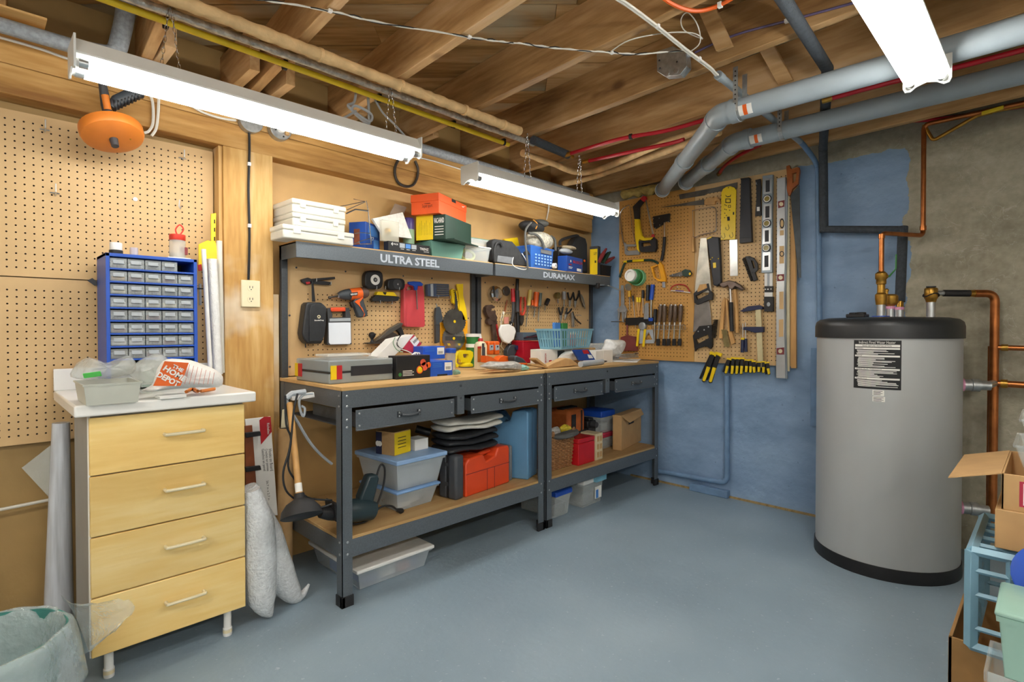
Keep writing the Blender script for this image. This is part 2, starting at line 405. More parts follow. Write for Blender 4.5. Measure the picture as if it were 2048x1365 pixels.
# ----- left wall timbers
bz = lambda X: 1.962 - .02 * X
b1 = MB(); xa, xb = -2.6, 3.50
b1.add([(x, y, z) for x in (xa, xb) for y in (2.60, YL) for z in (bz(x), bz(x) + .105)], [(0, 1, 3, 2), (4, 6, 7, 5), (0, 4, 5, 1), (2, 3, 7, 6), (0, 2, 6, 4), (1, 5, 7, 3)])
b1.build('header_beam', 'beam_wood', wl, bevel=.004, smooth=False)
b1 = MB(); b1.add([(x, y, z) for x in (xa, xb + .02) for y in (2.605, YL) for z in (bz(x) + .108, JZ)], [(0, 1, 3, 2), (4, 6, 7, 5), (0, 4, 5, 1), (2, 3, 7, 6), (0, 2, 6, 4), (1, 5, 7, 3)])
b1.build('sill_plate', 'beam_wood', wl, bevel=.004, smooth=False)
MB().box((.80, 2.60, 0), (1.015, YL, 1.945)).build('post', 'post_wood', wl, bevel=.004, smooth=False)
MB().box((.785, 2.615, .7), (.80, YL, 1.945)).build('post_batten', 'post_wood', wl, bevel=.002, smooth=False)
MB().box((1.016, 2.685, 0), (XB, YL, 1.95)).build('hardboard_panel', 'hardboard', wl, smooth=False)
MB().box((1.016, 2.64, 0), (1.055, 2.684, 1.3)).build('stud', 'post_wood', wl, bevel=.002, smooth=False)
MB().box((-.9, 2.45, JZ - .007), (.2, 2.6, JZ)).build('sill_board', 'beam_wood', wl, smooth=False)

# ----- pegboard with drilled holes
def pegboard(name, mat, o, right, up, W, Hh, parent=None, mx=.02, my=.02, pitch=.0254, area=None, r=.0033, th=.005, bevel=0):
    """hardboard sheet from corner o; holes inside area (u0,v0,u1,v1)"""
    o, right, up = V(o), V(right), V(up); out = right.cross(up)
    u0, v0, u1, v1 = area or (mx, my, W - mx, Hh - my)
    nx, ny = int((u1 - u0) / pitch), int((v1 - v0) / pitch); u1, v1 = u0 + nx * pitch, v0 + ny * pitch
    m = MB(); P = lambda u, v, d=0: o + right * u + up * v + out * (th - d)
    def rect(a, b, c, d):
        if c - a > 1e-4 and d - b > 1e-4: m.add([P(a, b), P(c, b), P(c, d), P(a, d)], [(0, 1, 2, 3)])
    rect(0, 0, W, v0); rect(0, v1, W, Hh); rect(0, v0, u0, v1); rect(u1, v0, W, v1)
    oct_ = [(math.cos(PI/4*k), math.sin(PI/4*k)) for k in range(8)]
    sq = [(1, 0), (1, 1), (0, 1), (-1, 1), (-1, 0), (-1, -1), (0, -1), (1, -1)]
    h = pitch / 2
    for i in range(nx):
        for j in range(ny):
            cu, cv = u0 + (i + .5) * pitch, v0 + (j + .5) * pitch
            m.slot(0).add([P(cu + a*h, cv + b*h) for a, b in sq] + [P(cu + a*r, cv + b*r) for a, b in oct_], [(k, (k+1) % 8, 8 + (k+1) % 8, 8 + k) for k in range(8)])
            m.slot(1).add([P(cu + a*r, cv + b*r) for a, b in oct_] + [P(cu + a*r, cv + b*r, th) for a, b in oct_], [(k, (k+1) % 8, 8 + (k+1) % 8, 8 + k) for k in range(8)] + [tuple(range(8, 16))])
    m.slot(0); e = [(0, 0), (W, 0), (W, Hh), (0, Hh)]
    for k in range(4):
        a, b = e[k], e[(k+1) % 4]; m.add([P(*a), P(*b), P(*b, th), P(*a, th)], [(0, 1, 2, 3)])
    return m.build(name, [mat, 'hole_dark'], parent, smooth=False)
RX, UZ = V((1, 0, 0)), V((0, 0, 1))
g = 'tan pegboard sheets on the timber wall'
tag(pegboard('pegboard', 'peg_tan', (-.95, 2.68, 1.328), RX, UZ, 1.73, .60), 'tan pegboard sheet hanging below the timber beam, upper of two', 'pegboard', g)
tag(pegboard('pegboard', 'peg_tan', (-.95, 2.68, .712), RX, UZ, 1.73, .612), 'tan pegboard sheet behind the drawer cabinet, lower of two', 'pegboard', g)
# ================= fluorescent fixtures =================
def tube_mat(name, power):
    mt = M(name, 'fffdf4', .4); nt = mt.node_tree
    for n_ in list(nt.nodes):
        if n_.type not in ('OUTPUT_MATERIAL',): nt.nodes.remove(n_)
    em = nt.nodes.new('ShaderNodeEmission'); em.inputs[0].default_value = (1, .975, .92, 1); em.inputs[1].default_value = power
    nt.links.new(em.outputs[0], nt.nodes['Material Output'].inputs[0])
tube_mat('tube_dim', TUBE_POWER * .62); tube_mat('tube_light', TUBE_POWER); tube_mat('tube_fill', TUBE_POWER * 1.5)  # outputs tuned per fixture: dimmer near the timber wall, stronger for added fill
def fixture(label, x0, x1, yc, z, group='hanging fluorescent fixtures', tm='tube_fill'):
    """two-tube strip fixture along X; z is the underside of the tubes"""
    t = thing('fluorescent_light', label, 'ceiling light', group)
    m = MB(); zt = z + .034
    prof = [(-.062, zt), (-.062, zt + .006), (-.036, zt + .052), (.036, zt + .052), (.062, zt + .006), (.062, zt), (.05, zt), (0, zt + .010), (-.05, zt)]
    m.prism([(x0, yc + a, b) for a, b in prof], (x1 - x0, 0, 0)); m.build('housing', 'lamp_white', t, bevel=.0015, smooth=False)
    for xe, s in ((x0, 1), (x1, -1)):
        pr = [(-.066, z + .088), (.066, z + .088), (.066, z + .008), (.06, z - .006), (.045, z - .008), (.028, z + .004), (0, z + .012), (-.028, z + .004), (-.045, z - .008), (-.06, z - .006), (-.066, z + .008)]
        e = MB().prism([(xe - s * .004, yc + a, b) for a, b in pr], (s * .006, 0, 0)).build('end_plate', 'lamp_white', t, bevel=.001, smooth=False)
        for a in (-.042, .042): MB().cyl((xe, yc + a, z + .014), (xe + s * .014, yc + a, z + .014), .012, 12).build('lamp_holder', 'white', e)
    for a in (-.042, .042):
        tb = MB().cyl((x0 + .03, yc + a, z + .014), (x1 - .03, yc + a, z + .014), .0145, 14).build('tube', tm, t)
        for q0, q1 in ((x0 + .01, x0 + .032), (x1 - .032, x1 - .01)): MB().cyl((q0, yc + a, z + .014), (q1, yc + a, z + .014), .0148, 14).build('tube_cap', 'zinc', tb)
    return t
def chain(a, b, n, parent, name='chain', mat='chrome'):
    """wire loop chain"""
    a, b = V(a), V(b); m = MB(); d = (b - a) / n; u = d.normalized()
    for i in range(n):
        c = a + d * (i + .5); s = V((1, 0, 0)) if i % 2 else V((0, 1, 0))
        s = (s - u * s.dot(u)).normalized()
        m.tube([c + u * d.length * .62 * math.cos(2*PI*k/8) + s * .0042 * math.sin(2*PI*k/8) for k in range(8)], .0011, 4, closed=True)
    return m.build(name, mat, parent)
f1 = fixture('lit twin-tube fluorescent fixture hung in front of the drain auger', .225, 1.435, 2.07, 1.903, tm='tube_dim')
f2 = fixture('lit twin-tube fluorescent fixture hung above the shelf with the orange box', 1.772, 2.985, 2.07, 1.868, tm='tube_dim')
f3 = fixture('lit twin-tube fluorescent fixture hung under the pale grey pipes', 1.04, 2.26, .31, 1.945, tm='tube_light')
M_F = 'added fluorescent fill fixtures behind the camera'  # fixtures added out of view to brighten the room with fill light
fixture('added twin-tube fluorescent fill fixture in the middle of the room behind', -1.6, -.38, .9, 1.945, M_F)
fixture('added twin-tube fluorescent fill fixture behind, along the plain side wall', -.2, 1.02, -1.25, 1.945, M_F)
fixture('added twin-tube fluorescent fill fixture in the rear corner of the room', -1.9, -.68, -1.3, 1.945, M_F)
for f, x, y, z in ((f1, .479, 2.07, 1.985), (f1, 1.319, 2.07, 1.985), (f2, 2.19, 2.07, 1.95), (f2, 2.654, 2.07, 1.95), (f3, 2.11, .31, 2.03), (f3, 1.21, .31, 2.03)):
    chain((x - .028, y, z - .005), (x - .002, y, JZ + .01), 12, f); chain((x + .028, y, z - .005), (x + .002, y, JZ + .01), 12, f)
for f in [o for o in THINGS if o.get('group') == M_F]:
    h = [c for c in f.children if c.name.startswith('housing')][0]; xs = [v.co.x for v in h.data.vertices]; ys = [v.co.y for v in h.data.vertices]; y = sum(ys) / len(ys)
    for q in JX:
        x = jx(q, y)
        if min(xs) + .05 < x < max(xs) - .05: chain((x, y, 2.025), (x, y, JZ + .01), 10, f)
# ================= the two steel workbenches =================
def bench(x0, x1, label, brand, drawers, bx):
    t = thing('workbench', label, 'workbench', 'steel workbenches with pegboard and shelf')
    yf, yb, zt, zs = 2.03, 2.64, .884, .268
    w_ = .046
    def leg(x, y, sx, sy, top):
        m = MB(); m.box((min(x, x + sx * w_), min(y, y + sy * .003), 0), (max(x, x + sx * w_), max(y, y + sy * .003), top)); m.box((min(x, x + sx * .003), min(y, y + sy * w_), 0), (max(x, x + sx * .003), max(y, y + sy * w_), top))
        l = m.build('leg', 'steel_grey', t, smooth=False)
        c = MB(); e = .004; c.box((min(x - sx * e, x + sx * (w_ + e)), min(y - sy * e, y + sy * .012), 0), (max(x - sx * e, x + sx * (w_ + e)), max(y - sy * e, y + sy * .012), .045))
        c.box((min(x - sx * e, x + sx * .012), min(y - sy * e, y + sy * (w_ + e)), 0), (max(x - sx * e, x + sx * .012), max(y - sy * e, y + sy * (w_ + e)), .045)); c.build('foot_cap', 'black_rubber', l, bevel=.002)
        return l
    for x, sx in ((x0, 1), (x1, -1)):
        l = leg(x, yf, sx, 1, zt); zs_ = (.862, .82, .765, .735, .265, .215)
        studs('bolt', [(x + sx * .024, yf, z) for z in zs_], (0, -1, 0), .0055, 'zinc', l)
        if sx > 0: studs('bolt', [(x, yf + .02, z) for z in (.862, .82, .265, .215)], (-1, 0, 0), .0055, 'zinc', l)
        leg(x, yb, sx, -1, zt)
    MB().box((x0 - .002, yf - .004, zt), (x1 + .002, yb, zt + .016)).build('tabletop', 'mdf', t, bevel=.002, smooth=False)
    def beam(a, b, name='apron'): return MB().box(a, b).build(name, 'steel_grey', t, bevel=.002, smooth=False)
    beam((x0 + .004, yf - .001, .812), (x1 - .004, yf + .002, zt)); beam((x0 + .004, yb - .004, .812), (x1 - .004, yb - .001, zt))
    for x in (x0 + .001, x1 - .004): beam((x, yf + .004, .812), (x + .003, yb - .004, zt), 'side_apron')
    MB().box((x0 + .004, yf + .002, zs), (x1 - .004, yb - .004, zs + .016)).build('lower_shelf', 'mdf', t, bevel=.002, smooth=False)
    beam((x0 + .004, yf - .001, .198), (x1 - .004, yf + .003, zs + .004), 'shelf_beam'); beam((x0 + .004, yb - .006, .198), (x1 - .004, yb - .003, zs + .004), 'shelf_beam')
    for x in (x0 + .001, x1 - .004): beam((x, yf + .004, .198), (x + .003, yb - .006, zs + .004), 'shelf_beam')
    xm = bx
    cp = MB().box((xm - .022, yf - .003, .722), (xm + .022, yf + .05, .812)).build('drawer_divider', 'steel_grey', t, bevel=.002, smooth=False)
    studs('bolt', [(xm, yf - .002, z) for z in (.86, .80)], (0, -1, 0), .006, 'black_steel', cp)
    for a, b, out in drawers:
        d = MB().box((a, yf - out, .722), (b, yf - out + .003, .803)); d.box((a + .012, yf - out + .003, .728), (b - .012, yf + .40, .732))
        for q in (a + .012, b - .014): d.box((q, yf - out + .003, .728), (q + .002, yf + .40, .79))
        d.box((a, yf - out - .006, .718), (b, yf - out + .003, .723))
        dr = d.build('drawer', 'steel_grey', t, bevel=.0015, smooth=False); xc = (a + b) / 2; yy = yf - out
        h = MB()
        for s in (-1, 1):
            h.obox((xc + s * .052, yy - .003, .764), (.008, 0, 0), (0, .003, 0), (0, 0, .013)); h.tube([(xc + s * .052, yy, .764), (xc + s * .046, yy - .016, .764)], .0055, 8)
        h.tube([(xc - .046, yy - .016, .764), (xc - .024, yy - .022, .760), (xc, yy - .024, .759), (xc + .024, yy - .022, .760), (xc + .046, yy - .016, .764)], .006, 8)
        h.build('handle', 'black_steel', dr)
        studs('bolt', [(q, yy, z) for q in (a + .016, b - .016) for z in (.738, .788)] + [(xc + s * .052, yy - .006, z) for s in (-1, 1) for z in (.757, .771)], (0, -1, 0), .0045, 'zinc', dr)
    MB().box((x0 + .012, yf + .06, .735), (x1 - .012, yf + .50, .74)).build('drawer_runner', 'black_steel', t, smooth=False)
    # upper back: posts, pegboard, shelf
    for x, s in ((x0, 1), (x1, -1)):
        MB().box((min(x, x + s * .03), 2.615, .88), (max(x, x + s * .03), 2.64, 1.53)).build('back_post', 'black_steel', t, bevel=.001, smooth=False)
    pb = pegboard('pegboard_panel', 'peg_brown', (x0 + .005, 2.638, .905), RX, UZ, x1 - x0 - .01, .59, t, area=(.12, .06, x1 - x0 - .16, .43))
    studs('screw', [(x0 + u * (x1 - x0 - .04) + .02, 2.633, 1.435) for u in (.05, .27, .42, .57, .74, 1.0)] + [(x, 2.633, z) for z in (.95, 1.2) for x in (x0 + .045, x1 - .045)], (0, -1, 0), .005, 'black_steel', pb)
    sh = MB().box((x0, 2.453, 1.528), (x1, 2.645, 1.541)).build('top_shelf', 'mdf', t, smooth=False)
    fa = MB().box((x0, 2.45, 1.463), (x1, 2.453, 1.536)); fa.box((x0, 2.45, 1.463), (x0 + .003, 2.64, 1.536)); fa.box((x1 - .003, 2.45, 1.463), (x1, 2.64, 1.536)); fa.box((x0, 2.45, 1.463), (x1, 2.47, 1.466))
    fo = fa.build('shelf_fascia', 'steel_grey', sh, bevel=.002, smooth=False)
    return t, fo
BX0, BX1, BX2, BX3 = 1.058, 2.285, 2.305, 3.53
wb1, fa1 = bench(BX0, BX1, 'dark grey steel workbench beside the timber post, a grey cable plugged into its side', '', [(1.112, 1.625, .018), (1.735, 2.235, .012)], 1.678)
wb2, fa2 = bench(BX2, BX3, 'dark grey steel workbench set in the corner by the blue wall', '', [(2.36, 2.83, .012), (2.965, 3.47, .012)], 2.895)
M('print_silver', 'b9c2cc', .45, var=.04)
def wtext(s, xa, xb, z, h, Y, mat, parent, bold=.02, name='lettering'):
    return text(s, ((xa + xb) / 2, Y, z), (1, 0, 0), (0, 0, 1), h, mat, parent, name, width=xb - xa, ext=.0012, bold=bold)
q0, q1 = onY(760, 520, 2.45), onY(878, 522, 2.45)
wtext('ULTRA STEEL', q0.x, q1.x, 1.479, .040, 2.45, 'print_silver', fa1, .035)
q0, q1 = onY(1086, 560, 2.45), onY(1149, 560, 2.45)
wtext('DURAMAX', q0.x, q1.x, 1.482, .036, 2.45, 'print_silver', fa2, .03)
# ================= drawer cabinet =================
wood('maple', [(.2, 'd9b063'), (.45, 'e6c47c'), (.6, 'ecd08f'), (.85, 'f2dba4')], axis=0, scale=3.5, rough=.35, knots=False)
def cabinet():
    t = thing('drawer_cabinet', 'maple-fronted four-drawer cabinet with a white countertop standing on white legs', 'cabinet')
    x0, x1, yf, yb, z0, z1 = .262, .722, 2.13, 2.47, .095, .865
    M('laminate', 'a3a19a', .5, var=.04)
    MB().box((x0, yf + .018, z0), (x1, yb, z1)).build('carcass', 'laminate', t, bevel=.002, smooth=False)
    MB().box((x0 - .003, yf + .012, z0), (x0 + .004, yf + .02, z1)).build('edge_strip', 'white', t, smooth=False)
    zz = [.095, .285, .478, .672, .858]
    for a, b in zip(zz, zz[1:]):
        d = MB().box((x0, yf, a + .002), (x1, yf + .017, b - .002)).build('drawer', 'maple', t, bevel=.003)
        zc = a + (b - a) * .58; xc = (x0 + x1) / 2 + .03
        MB().tube(smoothpath([(xc - .058, yf, zc), (xc - .058, yf - .018, zc), (xc - .048, yf - .026, zc), (xc + .048, yf - .026, zc), (xc + .058, yf - .018, zc), (xc + .058, yf, zc)], 3), .0055, 8).build('handle', 'cream', d)
    ct = MB().box((.222, 2.095, .866), (.752, 2.66, .903)).build('countertop', 'white_gloss', t, bevel=.006, seg=3)
    MB().box((.222, 2.645, .903), (.752, 2.662, .985)).build('backsplash', 'white_gloss', ct, bevel=.003)
    for x, y in ((x0 + .05, yf + .045), (x1 - .055, yf + .03), (x0 + .05, yb - .05), (x1 - .05, yb - .05)):
        l = MB().lathe((x, y, 0), [(.0145, 0), (.0155, .004), (.0155, .028), (.013, .03), (.013, z0 + .01)], n=16).build('leg', 'white', t)
        MB().lathe((x, y, .012), [(.0158, 0), (.0158, .012)], n=16).build('adjuster_ring', 'cream', l)
    return t
cabinet()
# ================= water heater =================
def heater():
    t = thing('water_heater', 'tall grey cylindrical water heater with black lid and instruction label', 'water heater')
    c = V((3.195, .59, 0)); R = .296
    def ring(r0, r1, z0, z1, nm, mat, n=56, extra=()): return MB().lathe(c + V((0, 0, z0)), [(r0, 0)] + list(extra) + [(r1, z1 - z0)], n=n).build(nm, mat, t)
    M('heater_grey', 'b3b6b6', .4, .15, var=.05, scale=5, stretch=(1, 1, .3))
    ring(R + .006, R + .004, 0, .058, 'base_band', 'black', extra=[(R + .007, .02)])
    ring(R, R, .056, 1.105, 'tank', 'heater_grey')
    M('lid_black', '26282a', .42, var=.1)
    MB().lathe(c + V((0, 0, 1.092)), [(R + .008, 0), (R + .008, .055), (R + .003, .075), (R - .012, .088), (R - .05, .096), (.001, .103)], n=56).build('lid', 'lid_black', t)
    th = MB(); p = onZ(1715, 634, 1.195)
    th.box((p.x - .05, p.y - .04, 1.19), (p.x + .05, p.y + .04, 1.208)); th.cyl((p.x - .02, p.y - .02, 1.2), (p.x - .02, p.y - .02, 1.217), .022, 12); th.cyl((p.x + .02, p.y + .02, 1.2), (p.x + .02, p.y + .02, 1.217), .022, 12)
    th.build('thermostat_cap', 'black', t, bevel=.004)
    # instruction label, wrapped on the tank
    def arc(px): # angle on the tank met by the sight line through column px
        d = ray(px, 700); d = V((d.x, d.y, 0)).normalized(); b = c.x * d.x + c.y * d.y; k = b - math.sqrt(b*b - (c.x**2 + c.y**2 - R*R)); q = d * k
        return math.atan2(q.y - c.y, q.x - c.x)
    a0, a1 = arc(1708), arc(1803)
    if a1 > a0: a1 -= 2 * PI
    if a0 - a1 > PI: a0 -= 2 * PI
    def P(u, z, e=.0008): a = a0 + (a1 - a0) * u; return c + V(((R + e) * math.cos(a), (R + e) * math.sin(a), z))
    def patch(u0, u1, z0, z1, e, n=10):
        r0 = [P(u0 + (u1-u0)*i/n, z0, e) for i in range(n+1)]; r1 = [P(u0 + (u1-u0)*i/n, z1, e) for i in range(n+1)]
        return r0 + r1, [(i, i+1, n+2+i, n+1+i) for i in range(n)]
    zt_, zb_ = 1.083, .862
    lb = MB().add(*patch(0, 1, zb_, zt_, .0008)).build('instruction_label', 'black_print', t)
    m = MB(); H_ = zt_ - zb_
    for f0, f1 in ((.085, .135), (.15, .185), (.305, .34), (.575, .61), (.77, .805)): m.add(*patch(.03, .97, zt_ - H_ * f1, zt_ - H_ * f0, .0014))
    rr = random.Random(3)
    for f0, n in ((.2, 5), (.355, 10), (.625, 7), (.82, 7)):
        for k in range(n):
            f = f0 + k * .0205; m.add(*patch(.06 + .05 * rr.random(), .4 + .55 * rr.random(), zt_ - H_ * (f + .011), zt_ - H_ * f, .0014, 6))
    m.build('label_print', 'paper', lb)
    def tank_text(s, u0, u1, z, h, mat, e=.0018):
        cu = text(s, (0, 0, 0), (1, 0, 0), (0, 1, 0), 1, mat, lb); me = cu.data
        xs = [v.co.x for v in me.vertices]; lo, hi = min(xs), max(xs)
        for v in me.vertices: v.co = P(u0 + (u1 - u0) * (v.co.x - lo) / (hi - lo), z + v.co.y * h, e)
    tank_text('Indirect Fired Water Heater', .12, .88, zt_ - H_ * .068, .0125, 'paper')
    tank_text('READ BEFORE INSTALLATION', .2, .8, zt_ - H_ * .128, .007, 'black_print')
    for s, f in (('WARNING', .178), ('DANGER', .333), ('MIXING VALVE / THERMOSTAT', .603), ('MAINTENANCE', .798)): tank_text(s, .06, .06 + .022 * len(s), zt_ - H_ * f, .005, 'black_print')
    for z0, z1, u0, u1 in ((.833, .858, .42, .66), (.806, .829, .42, .68)):
        k = MB().add(*patch(u0, u1, z0, z1, .0008, 4)).build('small_label', 'paper', t)
        m = MB()
        for i in range(4): m.add(*patch(u0 + .02, u1 - .03 - .04 * (i % 2), z1 - .004 - i * .005 - .002, z1 - .004 - i * .005, .0014, 3))
        m.build('label_print', 'black_print', k)
    # ports on the lid
    def port(px, py, z, r=.021, h=.065, collar='M'):
        p = onZ(px, py, z); return p
    for px, hh, col in ((1762, .075, 'pipe_thread'), (1781, .055, 'pipe_thread'), (1799, .05, 'pipe_thread'), (1862, .085, 'pipe_thread')):
        M('pink_tape', 'e7a3c4', .6)
        p = onX(px, 600, 3.33 if px > 1780 else 3.22); b = V((p.x, p.y, 1.185))
        MB().lathe(b, [(.034, 0), (.03, .006), (.0185, .008), (.0185, hh), ], n=16).build('port', 'zinc', t)
        MB().lathe(b + V((0, 0, hh - .004)), [(.02, 0), (.02, .014)], n=16).build('thread_tape', 'pink_tape', t)
    p = onX(1762, 600, 3.22); MB().lathe((p.x, p.y, 1.193), [(.04, 0), (.038, .006), (.019, .007)], n=20).build('gasket', 'blue', t)
    # side outlets with tape, on the right flank
    for z, px in ((.872, 1940), (.292, 1925)):
        a = math.radians(-70); o = c + V((R * math.cos(a), R * math.sin(a), z)); d = V((math.cos(a), math.sin(a), 0))
        MB().lathe(o, [(.03, 0), (.03, .012)], d, 14).build('outlet_ring', 'pink_tape', t)
        MB().lathe(o + d * .01, [(.026, 0), (.026, .03), (.03, .032), (.03, .06), (.022, .062), (.022, .1)], d, 14).build('outlet', 'galv', t)
    return t, c, R
heater_t, HC, HR = heater()
# ================= pipes, cables and boxes of the ceiling and walls =================
M('paper_wrap', 'dcb883', .7, var=.2, scale=16, bump=.6, bscale=30); M('foil_wrap', 'd2d0c8', .35, .6, var=.3, scale=40, bump=.7, bscale=60)
M('gas_yellow', 'e3c52c', .4, var=.1); M('cable_white', 'dcd8cc', .5, var=.06); M('cable_grey', 'a7adb2', .5, var=.06); M('cord_black', '1e1f21', .5, var=.1)
M('paint_blue', '6f8eb0', .55, var=.1, scale=20); M('insul', 'b5a05c', .9, var=.3, scale=20, bump=.8, bscale=40)
def pipe(name, label, path, r, mat, cat='pipe', n=14, group=None):
    o = thing(name, label, cat, group); MB().tube(path, r, n).build('pipe_run', mat, o); return o
def bendpath(P, rad=.05, k=5):
    """polyline with rounded corners"""
    P = [V(p) for p in P]; out = [P[0]]
    for i in range(1, len(P) - 1):
        a, b, c = P[i-1], P[i], P[i+1]; d0 = (a - b); d1 = (c - b); q = min(rad, d0.length * .45, d1.length * .45)
        s, e = b + d0.normalized() * q, b + d1.normalized() * q
        out += [(s * (1-t)**2 + b * 2*t*(1-t) + e * t*t) for t in [j/k for j in range(k+1)]]
    return out + [P[-1]]
def lump(path, amp, seed=1, k=6):
    rr = random.Random(seed); P = smoothpath(path, k); return P, [1 + rr.uniform(-amp, amp) for _ in P]
# long wrapped and yellow pipes under the joists
def line(p0, p1, n): return [V(p0).lerp(V(p1), i / n) for i in range(n + 1)]
rr = random.Random(5)
def ceil_line(pa, pb, z, f0, f1, n): a, b = onZ(*pa, z), onZ(*pb, z); return [a.lerp(b, f0) + V((-1.5, 0, 0))] + [a.lerp(b, f0 + (f1 - f0) * i / n) for i in range(n + 1)]
P = ceil_line((468.6, 44), (980, 240), 2.173, -.55, 1.18, 80); t = thing('wrapped_pipe', 'pipe wrapped in tan paper running under the joists beside the foil pipe', 'pipe')
MB().tube(P, [.0225 + rr.uniform(-.0022, .0022) for _ in P], 14).build('paper_wrapping', 'paper_wrap', t)
e0, e1 = onZ(1066, 280, 2.17), onZ(1136, 310, 2.17)
MB().tube([e0, e1], .024, 14).build('foam_sleeve', 'foam_black', t)
MB().tube([e1, e1 + (e1 - e0).normalized() * .05], .012, 10).build('brass_fitting', 'brass', t)
for k in (38, 52, 66, 76): MB().tube([P[k], P[k] + (P[k+1]-P[k]) * .5], .026, 14).build('tape_band', 'paper_wrap', t)
P = ceil_line((468.6, 72), (1000, 264), 2.183, -.55, 1.2, 110); t = thing('foil_pipe', 'pipe wrapped in crinkled silver foil running between the paper pipe and the yellow pipe', 'pipe')
MB().tube(P, [.0142 + rr.uniform(-.0012, .0012) for _ in P], 12).build('foil_wrapping', 'foil_wrap', t)
P = ceil_line((468.6, 92), (1010, 287), 2.178, -.55, 1.02, 3); y0, y1 = P[0], P[-1]
t = thing('gas_pipe', 'bright yellow gas pipe clipped under the joists', 'pipe'); MB().tube(P, .0125, 14).build('pipe_run', 'gas_yellow', t)
for q in (.355, .765, 1.195, 1.635, 2.0):
    f = (jx(q, 2.2) - y0.x) / (y1.x - y0.x)
    if f > 1: continue
    c = y0.lerp(y1, f); d = (y1 - y0).normalized()
    k = MB().tube([c - d * .007, c + d * .007], .0145, 14); k.box((c.x - .008, c.y - .012, c.z), (c.x + .008, c.y + .012, JZ)); k.build('pipe_clip', 'black', t)
# paper-wrapped pipe that turns and follows the joists to the back
z_ = 2.165
z_ = 2.178
pp = [onZ(1045, 306, z_), onZ(1100, 325, z_), onZ(1168, 346, z_), onZ(1260, 315, z_), onZ(1330, 285, z_), onZ(1400, 262, z_), onZ(1462, 237, z_)]
P, k = lump(pp, .12, 2); t = thing('wrapped_pipe', 'tan paper-wrapped pipe bending under the joists below the red tubing', 'pipe')
MB().tube(P, [.019 * q for q in k], 12).build('paper_wrapping', 'paper_wrap', t)
pp = [onZ(1128, 368, z_), onZ(1180, 356, z_), onZ(1290, 318, z_), onZ(1400, 278, z_), onZ(1440, 264, z_)]
P, k = lump(pp, .12, 3); t = thing('wrapped_pipe', 'second tan paper-wrapped pipe, lower, ending at the fluorescent fixture', 'pipe')
MB().tube(P, [.02 * q for q in k], 12).build('paper_wrapping', 'paper_wrap', t)
# red tubing
def pex(label, pts, r=.0105, clips=()):
    t = thing('red_tubing', label, 'tubing', 'red plastic tubing under the joists'); P = smoothpath(pts, 5); MB().tube(P, r, 10).build('tube_run', 'pex_red', t)
    MB().tube([P[0], P[0] + (P[0] - P[1]).normalized() * .04], r * 1.35, 10).build('brass_fitting', 'brass', t)
    for i in clips: MB().tube([P[i], P[i+1].lerp(P[i], .7)], r * 1.5, 10).build('tube_clip', 'black', t)
    return t
pex('red plastic tubing leaving the black foam sleeve under the joists', [onZ(1142, 307, 2.16), onZ(1240, 278, 2.17), onZ(1330, 262, 2.17), onZ(1420, 237, 2.185), onZ(1468, 221, 2.185)], clips=(6,))
pex('red plastic tubing just above the bending paper-wrapped pipe', [onZ(1178, 322, 2.145), onZ(1270, 302, 2.145), onZ(1340, 287, 2.145), onZ(1368, 279, 2.145)])
pex('red plastic tubing between the two pale grey pipes', [onZ(1665, 196, 2.15), onZ(1780, 165, 2.16), onZ(1900, 138, 2.17), onZ(2140, 75, 2.17)])
pex('red plastic tubing along the bare concrete near the ceiling', [onX(1672, 249, 3.575), onX(1800, 243, 3.575), onX(1900, 236, 3.575), onX(2000, 219, 3.575), onX(2160, 195, 3.575)])
pex('short red plastic tube curving down behind the grey pipes to the pegboard', [onX(1440, 345, 3.5), onZ(1452, 330, 2.165), onZ(1480, 310, 2.172), onZ(1520, 290, 2.178)])
# pale grey vent pipes with elbows and printed labels
def vent(label, X, z, a, endp):
    t = thing('vent_pipe', label, 'pipe', 'pale grey vent pipes'); r = .0445
    e = onX(*a, X); e.z = z; w = onX(*endp, 3.5); far = V((X, -1.6, z))
    MB().tube([far, e + V((0, -.045, 0))], r, 24).build('pipe_run', 'pipe_grey', t)
    d = (w - e).normalized()
    MB().tube(bendpath([e + V((0, -.06, 0)), e, e + d * .06], .055, 6), r * 1.06, 24).build('elbow', 'pipe_grey', t)
    for c, dd in ((e + V((0, -.05, 0)), V((0, -1, 0))), (e + d * .05, d)): MB().tube([c, c + dd * .035], r * 1.14, 24).build('elbow_collar', 'pipe_grey', t)
    MB().tube([e + d * .05, w], r, 24).build('pipe_run', 'pipe_grey', t)
    m = e.lerp(w, .5); MB().tube([m - d * .035, m + d * .035], r * 1.14, 24).build('coupling', 'pipe_grey', t)
    MB().tube([w - d * .03, w], r * 1.14, 24).build('end_collar', 'pipe_grey', t); MB().tube([w - d * .004, w + d * .006], r * 1.2, 24).build('end_ring', 'white', t)
    # label on the elbow collar
    lc = e + V((0, -.12, 0)); seg = [PI * (1.02 + .30 * i / 8) for i in range(9)]
    m = MB(); 
    for y0_, y1_, mt_, nm in ((-.03, .03, 'paper', 'pipe_label'),):
        m.add([lc + V((r * 1.02 * math.cos(q), yy, r * 1.02 * math.sin(q))) for yy in (y0_, y1_) for q in seg], [(i, i+1, 10+i, 9+i) for i in range(8)])
    l = m.build('pipe_label', 'paper', t)
    m = MB(); m.add([lc + V((r * 1.035 * math.cos(q), yy, r * 1.035 * math.sin(q))) for yy in (-.01, .006) for q in seg], [(i, i+1, 10+i, 9+i) for i in range(8)]); m.build('label_stripe', 'orange', l)
    return t, e
v1, ve1 = vent('pale grey vent pipe hung on a perforated strap, the lower of the pair', 2.3, 2.058, (1440, 230), (1325, 380))
